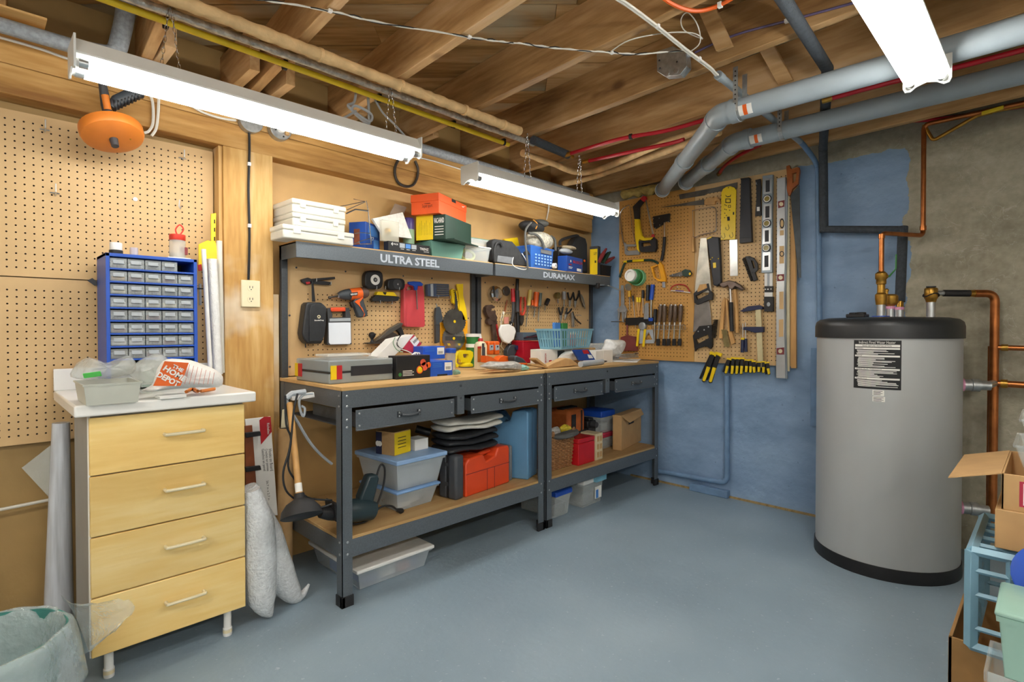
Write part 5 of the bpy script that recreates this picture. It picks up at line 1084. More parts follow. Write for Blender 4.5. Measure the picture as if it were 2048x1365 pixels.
fy(t, 'jaw', 'rust', I_((120, 410), (150, 380), (200, 375), (240, 400), (235, 420), (195, 430), (185, 460), (250, 455), (250, 500), (270, 540), (265, 590), (200, 590), (150, 540), (118, 470)), Y=2.585, th=.03); fy(t, 'handle', 'rust', I_((195, 590), (245, 590), (270, 870), (220, 880)), Y=2.59, th=.02); MB().lathe(onY(*I_((155, 605))[0], 2.60), [(.022, -.014), (.024, 0), (.022, .014)], (0, -1, 0), 14).build('adjusting_nut', 'rust', t)
handled('pipe_wrench', 'red-handled wrench hung behind the rusty one', 'wrench', I_((255, 640), (305, 890)), .008, 'red', I_((240, 560), (255, 640)), .009, 'rust', Y=2.61)
t = thing('dust_mask', 'white folded dust mask hung by elastic with a pink tab', 'mask'); fy(t, 'mask', 'paper', I_((330, 650), (440, 640), (510, 680), (530, 740), (500, 850), (430, 910), (360, 880), (315, 800), (305, 720)), Y=2.56, th=.02, bev=.006); fy(t, 'tab', M('pink', 'd08878', .5), I_((365, 545), (430, 540), (425, 630), (365, 635)), Y=2.58, th=.004)
for p in (((340, 460), (320, 560), (310, 690)), ((370, 470), (345, 560), (320, 680)), ((340, 860), (320, 940), (360, 990))): rodY(t, 'elastic', 'cream', I_(*p), .0022, Y=2.595)
t = thing('wire_hanger', 'bent steel wire hanger behind the dust mask', 'wire'); rodY(t, 'wire', 'chrome', I_((320, 690), (330, 500), (355, 470), (350, 520), (330, 560)), .0022, Y=2.6); rodY(t, 'wire', 'chrome', I_((380, 490), (520, 480), (640, 460)), .0022, Y=2.58); rodY(t, 'stick', 'dark_wood', I_((405, 310), (370, 480)), .005, Y=2.61)
t = thing('chain_wrench', 'long lever tool with a red grip and a patterned black bar', 'wrench')
rodY(t, 'grip', 'red', I_((482, 155), (487, 335)), .0145, Y=2.575, n=12); rodY(t, 'lever', 'dark_grey', I_((487, 335), (488, 470), (470, 620)), .010, Y=2.575); fy(t, 'patterned_bar', 'black', I_((450, 600), (485, 605), (465, 950), (430, 950)), Y=2.57, th=.012)
for i in range(9): fy(t, 'bar_mark', 'paper', I_((458 - 2 * i, 640 + 32 * i), (470 - 2 * i, 630 + 32 * i), (468 - 2 * i, 645 + 32 * i), (457 - 2 * i, 655 + 32 * i)), Y=2.5695, th=.001, bev=0)
fy(t, 'head', 'rubber_grey', I_((410, 1000), (450, 930), (520, 920), (550, 950), (545, 1000), (500, 1085), (410, 1075)), Y=2.56, th=.04, bev=.004); MB().lathe(onY(*I_((530, 960))[0], 2.555), [(.016, 0), (.015, .01)], (0, -1, 0), 14).build('knob', 'navy', t)
t = thing('bolt_cutter_arm', 'black straight lever hung upright beside the red grip', 'lever'); rodY(t, 'lever', 'black', I_((545, 20), (540, 180)), .012, Y=2.60, n=10); rodY(t, 'lever', 'dark_grey', I_((540, 180), (540, 470)), .016, Y=2.60, n=10); rodY(t, 'chain', 'cast_iron', I_((500, 470), (510, 620), (520, 820)), .008, Y=2.60); rodY(t, 'bar', 'black', I_((545, 470), (555, 850)), .014, Y=2.612, n=10)
t = thing('locking_pliers', 'red-handled slip pliers hung jaws down', 'pliers')
for p in (((597, 268), (585, 380), (590, 470), (605, 520)), ((640, 268), (652, 370), (640, 470), (620, 520))): rodY(t, 'handle', M('red_orange', 'c8402a', .4), I_(*p), .0075, Y=2.605, k=3)
fy(t, 'jaws', 'cast_iron', I_((585, 520), (635, 520), (638, 580), (615, 655), (595, 650), (583, 580)), Y=2.60, th=.014)
t = handled('screwdriver', 'long screwdriver with a clear yellow fluted handle in the rack', 'screwdriver', I_((722, 175), (695, 390)), .0145, M('yellow_clear', 'd2b860', .3), I_((690, 390), (662, 675)), .0034)
handled('screwdriver', 'stubby screwdriver with a small orange handle in the rack', 'screwdriver', I_((748, 310), (750, 390)), .009, 'orange', I_((750, 390), (755, 430)), .004)
handled('screwdriver', 'screwdriver with a thick orange handle in the rack', 'screwdriver', I_((808, 205), (790, 400)), .019, 'orange', I_((788, 400), (770, 545)), .004)
handled('screwdriver', 'screwdriver with a grey-green handle in the rack', 'screwdriver', I_((860, 215), (845, 390)), .013, M('grey_green', '5c6a64', .4), I_((842, 390), (828, 600)), .004)
t = thing('screwdriver_rack', 'thin wire rack carrying the orange screwdrivers', 'rack'); rodY(t, 'wire', 'chrome', I_((655, 400), (890, 402)), .002, Y=2.585); rodY(t, 'wire', 'chrome', I_((655, 385), (890, 388)), .002, Y=2.60)
handled('nut_driver', 'stubby black driver tilted on its hook', 'screwdriver', I_((968, 300), (935, 375)), .0155, 'black', I_((930, 380), (915, 455)), .0035)
t = thing('brass_padlock', 'round brass gauge with a small key hung on a hook', 'gauge'); MB().lathe(onY(*I_((1092, 250))[0], 2.60), [(.024, -.012), (.026, 0), (.024, .012), (.01, .014)], (0, -1, 0), 18).build('dial', M('old_brass', '7c7044', .4, .6, var=.3), t); rodY(t, 'stem', 'chrome', I_((1095, 300), (1100, 355)), .005, Y=2.605)
handled('screwdriver', 'screwdriver with a clear grey fluted handle above the pliers', 'screwdriver', I_((1182, 195), (1182, 305)), .016, M('clear_grey', '8f8f90', .3), I_((1182, 310), (1180, 400)), .005)
for lab, a, b, j in (('short black-handled pliers hung first in the upper row', (1232, 205), (1308, 205), (1258, 405)), ('black-handled needle pliers hung second in the upper row', (1310, 215), (1390, 205), (1332, 415)), ('black-handled nose pliers hung first in the lower row', (1108, 410), (1168, 405), (1135, 610)), ('black-handled cutters splayed open in the lower row', (1222, 420), (1285, 430), (1192, 580))):
    t = thing('pliers', lab, 'pliers'); jx_, jy_ = j; my = a[1] + (jy_ - a[1]) * .58; mx_ = jx_ + ((a[0] + b[0]) / 2 - jx_) * .2
    for q in (a, b): rodY(t, 'handle', 'black', I_(q, (q[0] + (mx_ - q[0]) * .35, q[1] + (my - q[1]) * .5), (mx_, my)), .0068, Y=2.605, k=3)
    rodY(t, 'jaws', 'blade', I_((mx_, my - 8), (mx_, my + 10), (jx_, jy_)), [.010, .011, .004], Y=2.605)
t = thing('locking_pliers', 'bare steel pliers with spread jaws in the upper row', 'pliers'); rodY(t, 'arm', 'cast_iron', I_((1385, 180), (1395, 240), (1450, 400)), .008, Y=2.605); rodY(t, 'arm', 'blade', I_((1410, 240), (1430, 300), (1468, 430)), [.008, .013, .004], Y=2.60)
t = thing('locking_pliers', 'steel locking pliers opened wide in the lower row', 'pliers'); rodY(t, 'arm', 'blade', I_((1290, 480), (1300, 560), (1305, 680)), [.008, .012, .011], Y=2.605); rodY(t, 'arm', 'cast_iron', I_((1300, 470), (1330, 560), (1410, 635)), .006, Y=2.60, k=3); rodY(t, 'wire', 'chrome', I_((1340, 515), (1415, 520)), .0018, Y=2.6)
# ================= things on the upper shelves =================
ZS = 1.541
def ray2(px): d = ray(px, 600); return V((d.x, d.y))
def meet(N, d, px):
    """distance along d from N (plan view) to the sight line of column px"""
    r = ray2(px); det = d.x * (-r.y) + r.x * d.y
    return ((-N.x) * (-r.y) - (-r.x) * (-N.y)) / det if abs(det) > 1e-9 else 0
def zpix(P, py):
    k = (PYP - py) / F; q = (P.x + P.y) * _r; return CAMH + q * (k * _c - _s) / (_c + k * _s)
class RB:
    """box turned by angle a about its near corner: columns L, N, R are where its edges stand; rests at z0, height h"""
    def __init__(s, N, Y, L, R, a, z0, h=None, top=None, depth=None, width=None, base=None, lim=2.672):
        a = math.radians(a); p = onZ(N, base, z0) if base else onY(N, 600, Y); s.n = V((p.x, p.y)); s.r = V((math.cos(a), math.sin(a))); s.l = V((-math.sin(a), math.cos(a)))
        s.w = width or meet(s.n, s.r, R); s.d = depth or meet(s.n, s.l, L); k = s.d * math.cos(a) + s.w * math.sin(a); f = min(1, (lim - s.n.y) / k) if k > 0 else 1; s.w *= 1 if a < .1 else f; s.d *= f; s.w = min(s.w, (3.588 - s.n.x) / math.cos(a)); s.z0 = z0; s.h = h if h else zpix(s.n, top) - z0
    def P(s, u, v, z, out=0): q = s.n + s.r * (u * s.w) + s.l * (v * s.d); return V((q.x, q.y, s.z0 + z * s.h))
    def box(s, t, nm, mat, bev=.002, u=(0, 1), v=(0, 1), z=(0, 1), taper=0, solid=True):
        m = MB(); c = [(u[0], v[0]), (u[1], v[0]), (u[1], v[1]), (u[0], v[1])]
        k = lambda q, f: .5 + (q - .5) * f
        m.loft([[s.P(k(a, 1 - taper), k(b, 1 - taper), z[0]) for a, b in c], [s.P(a, b, z[1]) for a, b in c]]); return m.build(nm, mat, t, bevel=bev)
    def front(s, t, nm, mat, u0, z0, u1, z1, off=.0012):
        n = V((s.l.x, s.l.y, 0)) * -off; return MB().prism([s.P(u0, 0, z0) + n, s.P(u1, 0, z0) + n, s.P(u1, 0, z1) + n, s.P(u0, 0, z1) + n], -n * .9).build(nm, mat, t, smooth=False)
    def side(s, t, nm, mat, v0, z0, v1, z1, off=.0012):
        n = V((s.r.x, s.r.y, 0)) * -off; return MB().prism([s.P(0, v0, z0) + n, s.P(0, v1, z0) + n, s.P(0, v1, z1) + n, s.P(0, v0, z1) + n], -n * .9).build(nm, mat, t, smooth=False)
    def ftext(s, t, st, mat, u0, u1, z, h, off=.002, bold=.01):
        p = s.P((u0 + u1) / 2, 0, z); return text(st, p - V((s.l.x, s.l.y, 0)) * off, (s.r.x, s.r.y, 0), (0, 0, 1), h * s.h, mat, t, width=(u1 - u0) * s.w, ext=0, bold=bold)
    def stext(s, t, st, mat, v0, v1, z, h, off=.002, bold=.01):
        p = s.P(0, (v0 + v1) / 2, z); return text(st, p - V((s.r.x, s.r.y, 0)) * off, (-s.l.x, -s.l.y, 0), (0, 0, 1), h * s.h, mat, t, width=abs(v1 - v0) * s.d, ext=0, bold=bold)
def tub(t, b, wall, lid=None, lidz=.9, taper=.12, th=.0025, nm='body'):
    """open plastic tub with a lid: four thin walls and a floor"""
    k = lambda q, z: .5 + (q - .5) * (1 - taper * (1 - z))
    c = [(0, 0), (1, 0), (1, 1), (0, 1)]
    def ring(z, e=0): return [b.P(k(u, z) + (e if u < .5 else -e), k(v, z) + (e if v < .5 else -e), z) for u, v in c]
    zt = lidz if lid else 1
    o = MB().loft([ring(zt, .012), ring(.02, .012), ring(0), ring(zt)], caps=False); o.add(ring(.0), [(0, 1, 2, 3)]); body = o.build(nm, wall, t, bevel=.004)
    rim = MB()
    for z0, z1, e in ((zt - .08, zt, -.02),): rim.loft([ring(z0, e), ring(z1, e), ring(z1, .01), ring(z0, .01)], caps=False)
    rim.build('rim', wall, body)
    if lid:
        m = MB(); m.loft([[b.P(.5 + (u - .5) * 1.05, .5 + (v - .5) * 1.05, z) for u, v in c] for z in (zt, .97)] + [[b.P(.5 + (u - .5) * .96, .5 + (v - .5) * .96, 1.0) for u, v in c]]); m.build('lid', lid, t, bevel=.004)
    return body
cloudy = plastic('cloudy', 'f2f1e6', .62, .3); clear = plastic('clear', 'e6ecea', .28, .15); clear2 = plastic('clear_tub', 'd4dde2', .36, .2); green_tub = plastic('green_tub', '8cc0b0', .6, .25)
N6, N7, N8 = zm(530, 380, 8.192), zm(690, 370, 6.4), zm(970, 420, 7.585)
g = 'cloudy white organiser boxes stacked on the shelf'
zc = ZS
for i, (N, L, R, Y, h, lab) in enumerate(((567, 541, 708, 2.425, .062, 'flat cloudy plastic organiser box at the bottom of the stack, overhanging the shelf'), (586, 548, 691, 2.445, .062, 'cloudy plastic organiser box in the middle of the stack'), (586, 548, 692, 2.445, .064, 'cloudy plastic organiser box on top of the stack'))):
    b = RB(N, Y, L, R, 2, zc, h); t = thing('organiser_box', lab, 'storage box', g); b.box(t, 'tray', 'cloudy', .006, z=(0, .62)); b.box(t, 'lid', 'cloudy', .006, u=(-.008, 1.008), v=(-.02, 1.02), z=(.62, 1))
    for u in (.18, .8): b.box(t, 'latch', 'cloudy', .002, u=(u - .05, u + .05), v=(-.04, 0), z=(.4, .8))
    zc += h
# chrome wire rack
t = thing('wire_rack', 'small chrome wire rack standing in front of the blue box', 'rack')
def wire(t, pts, r=.0022, Y=2.47, mat='chrome', nm='wire'): return MB().tube([onY(x, y, 2.455 + (yy - 2.455) * .2) for x, y, yy in pts], r, 6).build(nm, mat, t)
q6 = lambda x, y, Y: N6((x, y))[0] + (Y,)
wire(t, [q6(1200, 280, 2.62), q6(1640, 190, 2.5), q6(1450, 150, 2.6)]); wire(t, [q6(1660, 180, 2.5), q6(1690, 340, 2.48), q6(1740, 870, 2.455)], .003); wire(t, [q6(1340, 330, 2.6), q6(1640, 200, 2.5)]); wire(t, [q6(1330, 390, 2.6), q6(1480, 320, 2.55), q6(1690, 345, 2.48)], .004); wire(t, [q6(1470, 715, 2.55), q6(1560, 700, 2.5), q6(1720, 715, 2.46)]); wire(t, [q6(1440, 890, 2.56), q6(1540, 850, 2.5), q6(1740, 790, 2.46)]); wire(t, [q6(1540, 850, 2.5), q6(1560, 888, 2.455), q6(1750, 885, 2.455)])
# blue carton
b = RB(732, 2.515, 693, 764, 30, ZS, top=443); t = thing('carton', 'blue carton with a drill picture on its side behind the wire rack', 'box'); M('carton_blue', '1d4a9c', .4, var=.06); b.box(t, 'box', 'carton_blue'); b.front(t, 'text_panel', M('light_blue', '4a86d0', .5), .2, .55, .85, .92); b.front(t, 'text_panel', 'light_blue', .55, .1, .9, .45); b.ftext(t, '27', 'paper', .3, .55, .4, .12); b.side(t, 'picture', M('photo_brown', '7c4430', .5, var=.4), .35, .2, .7, .75)
# leaning white pack, card, clear pack of knobs, purple canister
t = tag(MB().prism([onY(*N7((355, 430))[0], 2.53), onY(*N7((740, 350))[0], 2.53), onY(*N7((860, 690))[0], 2.50), onY(*N7((490, 640))[0], 2.50)], (0, .02, 0)).build('paper_pack', M('paper_grain', 'dfddd4', .7, var=.12, scale=60), bevel=.002), 'white ribbed pack leaning behind the long black carton', 'pack')
tag(MB().prism([onY(*N7((570, 380))[0], 2.60), onY(*N7((640, 240))[0], 2.61), onY(*N7((790, 285))[0], 2.61), onY(*N7((740, 400))[0], 2.60)], (0, .004, 0)).build('card_flap', M('grey_card', '9a8672', .7)), 'stiff grey-brown card standing behind the white pack', 'card')
t = thing('canister', 'purple and green canister behind the white pack', 'canister'); c = onY(*N7((815, 640))[0], 2.56); c.z = ZS; ht = zpix(c, 370 + 430 / 6.4) - ZS; MB().lathe(c, [(.032, 0), (.032, ht * .7)], n=18).build('can', M('pale_green', '8aa888', .4), t); MB().lathe(c + V((0, 0, ht * .7)), [(.0325, 0), (.0325, ht * .25), (.028, ht * .3)], n=18).build('band', M('violet', '3c2c70', .4), t)
t = thing('knob_pack', 'clear pack holding a brass knob', 'pack'); a_, b_ = onY(*N7((480, 640))[0], 2.47), onY(*N7((700, 475))[0], 2.47); zl = ZS + .052; MB().box((a_.x, 2.475, zl), (b_.x, 2.50, b_.z)).build('pack', plastic('clear_pack', 'e8e4d0', .35), t, bevel=.004); MB().lathe(((a_.x + b_.x) / 2 - .01, 2.488, (zl + b_.z) / 2), [(.004, -.02), (.015, -.008), (.018, 0), (.015, .008), (.004, .012)], (0, -1, 0), 16).build('knob', 'brass', t)
# long black carton
b = RB(777, 2.455, 766, 860, 0, ZS, .052, depth=.045); t = thing('carton', 'long black carton of four puck lights at the shelf edge', 'box'); b.box(t, 'box', 'black', .0015)
for u, m_ in ((.26, 'cable_grey'), (.4, 'light_blue'), (.54, 'cable_grey')): b.front(t, 'picture', m_, u, .45, u + .12, .9)
b.ftext(t, '4', 'paper', .06, .1, .55, .36); b.ftext(t, 'PACK', 'paper', .11, .22, .66, .16); b.ftext(t, 'TRENZ', 'paper', .74, .96, .46, .25); b.ftext(t, 'LIGHTING', 'paper', .84, .97, .26, .1)
for u in (.26, .4, .54): b.front(t, 'caption', 'paper', u + .02, .3, u + .1, .34)
# tubs
def mktub(lab, N, Y, L, R, a, z0, h, wall, lid, **k): t = thing('plastic_tub', lab, 'tub'); b = RB(N, Y, L, R, a, z0, h, **k); tub(t, b, wall, lid); return t, b
t, b = mktub('green translucent tub with brass washers under the vacuum carton', 862, 2.458, 827, 929, 0, ZS, .088, 'green_tub', 'green_tub', depth=.15)
for u, z in ((.5, .3), (.58, .28), (.78, .2)): MB().lathe(b.P(u, .3, z), [(.012, -.003), (.02, 0), (.012, .003)], (0, -1, 0), 14).build('washer', 'brass', t)
t, b = mktub('clear tub with a white lid and yellow coil at the shelf edge', 930, 2.46, 929, 981, 0, ZS, .092, 'clear', 'white', depth=.15); MB().tube([b.P(.35 + .25 * math.cos(q), .4, .42 + .32 * math.sin(q)) for q in [2*PI*i/20 for i in range(20)]], .009, 8, closed=True).build('coil', M('lime', 'c0c84a', .5), t)
t, b = mktub('clear box with a dark green lid and a round sticker behind the white-lidded tub', 936, 2.53, 934, 995, 0, ZS + .092, .062, 'clear', green_tub, depth=.1); MB().lathe(b.P(.8, -.02, .35), [(.013, 0), (.013, .001)], (0, -1, 0), 16).build('sticker', 'paper', t)
# vacuum carton with open flap, shoe box on it
b = RB(891, 2.37, 824, 950, 24, ZS + .088, top=428); t = thing('carton', 'dark green carton with a yellow panel lying on the tubs', 'box'); b.box(t, 'box', 'dark_green', .002)
b.side(t, 'yellow_panel', 'yellow', .42, .0, 1.0, 1.0); b.stext(t, 'VAC-HAND', 'paper', .04, .38, .66, .2, bold=.03)
for i in range(4): b.side(t, 'text_line', 'paper', .06, .5 - .11 * i, .36, .53 - .11 * i)
for i in range(9): b.side(t, 'scribble', 'dark_green', .48 + .055 * i, .2, .49 + .055 * i, .8 - .1 * (i % 3))
b.front(t, 'flap', 'dark_green', .03, -.02, 1.1, .02, off=.05)
b2 = RB(878, 2.37, 808, 945.5, 24, b.z0 + b.h, top=385); t = thing('shoe_box', 'bright orange shoe box with a lid, lying on the green carton', 'box'); M('box_orange', 'ea5a22', .45, var=.04); b2.box(t, 'box', 'box_orange', .001, u=(.012, .988), v=(.012, .988), z=(0, .75)); l = b2.box(t, 'lid', 'box_orange', .0015, z=(.62, 1))
b2.front(t, 'finger_hole', 'black', .44, .84, .58, 1.0, off=.0015); n = V((b2.l.x, b2.l.y, 0)) * -.0016; MB().prism([b2.P(.80, 0, .86) + n, b2.P(.84, 0, .80) + n, b2.P(.94, 0, .92) + n, b2.P(.845, 0, .845) + n], -n * .5).build('tick_mark', 'paper', l, smooth=False)
b2.stext(t, 'Super sport', M('print_brown', '6a2c10', .6), .22, .58, .32, .16, bold=.0); b2.side(t, 'print_line', 'print_brown', .3, .5, .5, .52)
# tool bag
t = thing('tool_bag', 'black and grey fabric tool bag with a handle strap', 'bag'); M('bag_black', '2a2b2c', .7, var=.2, scale=30, bump=.3); M('bag_grey', '75787c', .7, var=.1, scale=40)
def yprism(pts, f, Y, th, nm, mat, t, bev=.004, zmin=-1): return MB().prism([V((q.x, q.y, max(q.z, zmin))) for q in [onY(*f(p)[0], Y) for p in pts]], (0, th, 0)).build(nm, mat, t, bevel=bev)
yprism(((110, 480), (160, 440), (420, 480), (520, 600), (650, 830), (640, 890), (560, 900), (420, 860), (180, 800), (120, 760)), N8, 2.455, .06, 'body', 'bag_black', t, .01, 1.5415); yprism(((200, 690), (420, 720), (430, 830), (185, 790)), N8, 2.452, .02, 'side_panel', 'bag_grey', t)
MB().tube(smoothpath([onY(*p, 2.45) for p in N8((430, 720), (415, 820), (480, 880), (610, 905), (655, 830), (560, 660))], 4), .003, 6).build('piping', 'white', t); MB().tube(smoothpath([onY(*p, 2.448) for p in N8((150, 790), (140, 640), (170, 520), (230, 500), (260, 560))], 4), .009, 6).build('strap', 'bag_black', t)
t = tag(MB().prism([onY(*p, 2.645) for p in N8((290, 440), (500, 415), (545, 620), (420, 640))], (0, .025, 0)).build('yellow_case', 'yellow', bevel=.006), 'yellow plastic case behind the black tool bag', 'case')
# blue basket, camouflage vest, tape
t = thing('blue_basket', 'translucent blue plastic basket with a handle cutout', 'basket'); blue_p = plastic('blue_clear', '3f78d0', .72, .3); a_, b_ = onY(1061, 540, 2.46), onY(1107, 500, 2.46); bb = RB(1061, 2.46, 1043, 1107, 8, ZS, top=490, depth=.12); tub(t, bb, 'blue_clear', None, taper=.1)
bb.front(t, 'handle_cutout', 'bag_grey', .42, .72, .88, .9, off=.006)
for r_ in range(4):
    for c_ in range(6): bb.front(t, 'slot', M('pale_blue', '9cc0ea', .5), .18 + .13 * c_, .16 + .14 * r_, .23 + .13 * c_, .23 + .14 * r_, off=.006)
t = thing('life_vest', 'camouflage padded pack with dark straps piled on the blue basket', 'pack'); M('camo', 'b9b4a4', .8, var=.45, scale=55, bump=.3)
def blob(cpx, cpy, Y, rx, rz, ry, nm, mat, t, seed=1, sub=1, rough=.12):
    rr = random.Random(seed); c = onY(cpx, cpy, Y); m = MB(); R_ = []
    for i in range(1, 7):
        ph = PI * i / 7; R_.append([c + V((rx * math.sin(ph) * math.cos(q), ry * math.sin(ph) * math.sin(q), -rz * math.cos(ph))) * 1 + V((rr.uniform(-1, 1) * rough * rx, rr.uniform(-1, 1) * rough * ry, rr.uniform(-1, 1) * rough * rz * .6)) for q in [2*PI*k/12 for k in range(12)]])
    return m.loft(R_).build(nm, mat, t, sub=sub, smooth=1)
blob(1078, 482, 2.53, .135, .07, .075, 'padded_body', 'camo', t, 2); blob(1064, 454, 2.53, .12, .042, .07, 'shoulder_pad', 'bag_black', t, 3); blob(1080, 447, 2.52, .07, .028, .06, 'pad_trim', M('strap_grey', '5c5c58', .7), t, 4)
rodY(t, 'strap', 'strap_grey', N8((700, 190), (620, 300), (610, 480), (630, 650), (650, 900)), .007, Y=2.438, k=4); rodY(t, 'strap', 'strap_grey', N8((660, 350), (780, 380), (860, 470), (900, 590)), .009, Y=2.46, k=4); rodY(t, 'strap', 'strap_grey', N8((1000, 400), (1060, 460), (1070, 620)), .009, Y=2.5, k=4); rodY(t, 'strap_trim', M('strap_orange', 'd8963a', .6), N8((730, 150), (790, 210), (770, 290)), .004, Y=2.47, k=4)
fy(t, 'buckle', 'black', N8((590, 640), (650, 610), (690, 680), (600, 690)), Y=2.455, th=.008)
t = tag(MB().lathe(onY(1109, 532, 2.475) * 1, [(.010, -.012), (.0185, -.012), (.0185, .012), (.010, .012)], (.3, -1, 0), 20, caps=False).build('tape_roll', 'white'), 'small white tape roll beside the blue tool carton', 'tape')
# blue tool carton with gloves
b = RB(1134, 2.44, 1107, 1165, 12, ZS, top=511, depth=.075); t = thing('carton', 'blue tool carton with red lettering at the shelf edge', 'box'); b.box(t, 'box', 'carton_blue', .0015); b.ftext(t, 'BOSCH', 'red', .36, .97, .6, .17, bold=.03); MB().lathe(b.P(.22, 0, .68) - V((b.l.x, b.l.y, 0)) * .001, [(.009, 0), (.009, .001), (.006, .0012), (.006, 0)], -V((b.l.x, b.l.y, 0)), 16).build('round_mark', 'paper', t); b.front(t, 'print_block', 'red', .1, .42, .28, .5); b.front(t, 'print_line', 'paper', .1, .28, .34, .32); b.front(t, 'print_line', 'paper', .1, .2, .3, .23); b.front(t, 'picture', 'paper', .62, .12, .9, .3)
t = thing('work_gloves', 'beige and grey work gloves heaped on the blue tool carton', 'gloves'); M('glove', 'b9a98c', .8, var=.2, scale=40)
c = b.P(.4, .5, 1); blob(1131, 503, c.y - .01, .075, .022, .035, 'glove', 'cable_grey', t, 6); blob(1138, 496, c.y - .005, .085, .016, .035, 'glove', 'glove', t, 7)
# black case with handle
t = thing('drill_case', 'black moulded tool case with a handle standing behind the blue carton', 'case'); M('case_black', '333436', .5, var=.1)
yprism(((1120, 560), (1330, 540), (1400, 420), (1440, 395), (1530, 430), (1555, 520), (1560, 960), (1120, 930)), N8, 2.565, .07, 'body', 'case_black', t, .008); rodY(t, 'handle', 'case_black', N8((1140, 540), (1140, 480), (1200, 440), (1390, 390), (1410, 420)), .011, Y=2.585, k=3); MB().lathe(onY(*N8((1505, 775))[0], 2.548), [(.009, 0), (.009, .006)], (0, -1, 0), 12).build('latch', 'orange', t)
b = RB(1196, 2.45, 1178, 1201, 12, ZS, top=492, depth=.07); t = thing('tool_carton', 'dark grey box with a yellow face reading part of a brand name', 'box'); b.box(t, 'box', 'dark_grey', .002); b.side(t, 'yellow_face', 'yellow', .08, .02, .95, .9); b.stext(t, 'LEY', 'black_print', .12, .5, .7, .09); b.side(t, 'print_mark', 'black_print', .2, .42, .4, .5)
t = thing('glove_bin', 'black bin with dark red and green work gloves at the end of the shelf', 'bin'); b = RB(1203, 2.455, 1198, 1222, 0, ZS, top=530, depth=.1); tub(t, b, 'black', None, taper=.05)
for i, (p, q, m_) in enumerate((((1730, 790), (1840, 590), 'maroon'), ((1790, 800), (1900, 640), 'dark_green'), ((1830, 800), (1960, 720), 'maroon'), ((1770, 790), (1870, 650), 'black'))): rodY(t, 'glove', m_, N8(p, ((p[0] + q[0]) / 2 - 8, (p[1] + q[1]) / 2), q), [.012, .016, .008], Y=2.40 + .006 * i)
# clip lamp at the end of the shelf
t = thing('clip_lamp', 'small gooseneck clip lamp clamped to the end of the shelf', 'lamp'); p = onY(1196, 572, 2.44); MB().box((p.x - .012, 2.43, p.z - .02), (p.x + .012, 2.46, p.z + .02)).build('clamp', 'black', t, bevel=.003); MB().tube(smoothpath([p + V((.01, -.01, .005)), onX(1215, 571, 3.50), onX(1235, 579, 3.48), onX(1245, 580, 3.48)], 5), .004, 8).build('gooseneck', 'zinc', t); c = onX(1252, 578, 3.47); MB().lathe(c, [(.008, 0), (.012, .01), (.027, .03), (.028, .034)], (-.3, -.6, .2), 16).build('shade', 'zinc', t)
# ================= things on the bench tops =================
ZT = .900
T_ = zm(560, 640, 5.12)
def P_(f, *p): return f(*p)
t = thing('organiser_case', 'double-sided clear organiser case with yellow and red latches', 'organiser'); b = RB(658, 0, 590, 786, 2, ZT, top=722, base=770, depth=.30)
M('case_clear_grey', '8e9698', .35, var=.12); oc = plastic('organiser_clear', 'b9c2c2', .55, .25)
b.box(t, 'lower_half', 'organiser_clear', .006, z=(0, .46)); b.box(t, 'upper_half', 'organiser_clear', .006, z=(.50, 1)); b.box(t, 'seam', 'black', .001, z=(.45, .51), u=(-.003, 1.003), v=(-.003, 1.003)); b.box(t, 'compartments', 'case_clear_grey', .002, u=(.03, .97), v=(.05, .95), z=(.06, .42)); b.box(t, 'compartments', 'dark_grey', .002, u=(.03, .97), v=(.05, .95), z=(.56, .92))
b.front(t, 'side_label', 'navy_black', .32, .3, .98, .72, off=.003)
for f_, u0, u1 in ((b.front, .02, .10), (b.front, .10, .18)): f_(t, 'latch', 'yellow' if u0 < .05 else 'red', u0, .2, u1, .78, off=.006)
b.side(t, 'latch', 'red', .80, .2, .9, .78, off=.006); b.side(t, 'latch', 'yellow', .9, .2, 1.0, .78, off=.006)
t = tag(RB(655, 2.42, 640, 742, 3, ZT + b.h, .012, depth=.12).box(None, 'blister_pack', plastic('blister', 'eef0ea', .5), .003), 'clear blister tray lying on the organiser case', 'pack')
b = RB(793, 0, 786, 860, 0, ZT, top=713, base=760, depth=.07); t = thing('carton', 'black carton printed with oranges standing on the bench', 'box'); b.box(t, 'box', 'black', .0015)
for u, z, r, m_ in ((.68, .36, .019, 'orange'), (.82, .5, .021, M('fruit', 'd8583a', .5, var=.2)), (.78, .68, .016, 'fruit'), (.95, .55, .014, 'orange')): MB().lathe(b.P(u, 0, z) + V((0, -.0006, 0)), [(r, 0), (r * .98, .0008)], (0, -1, 0), 18).build('fruit_print', m_, t)
MB().lathe(b.P(.68, 0, .36) + V((0, -.0016, 0)), [(.014, 0), (.013, .0006)], (0, -1, 0), 18).build('fruit_print', 'yellow', t); MB().lathe(b.P(.1, 0, .2) + V((0, -.0006, 0)), [(.009, 0), (.006, .0008)], (0, -1, 0), 14).build('round_mark', 'green', t)
for i in range(4): b.front(t, 'text_line', 'paper', .18, .14 + .065 * i, .5 - .05 * (i % 2), .165 + .065 * i)
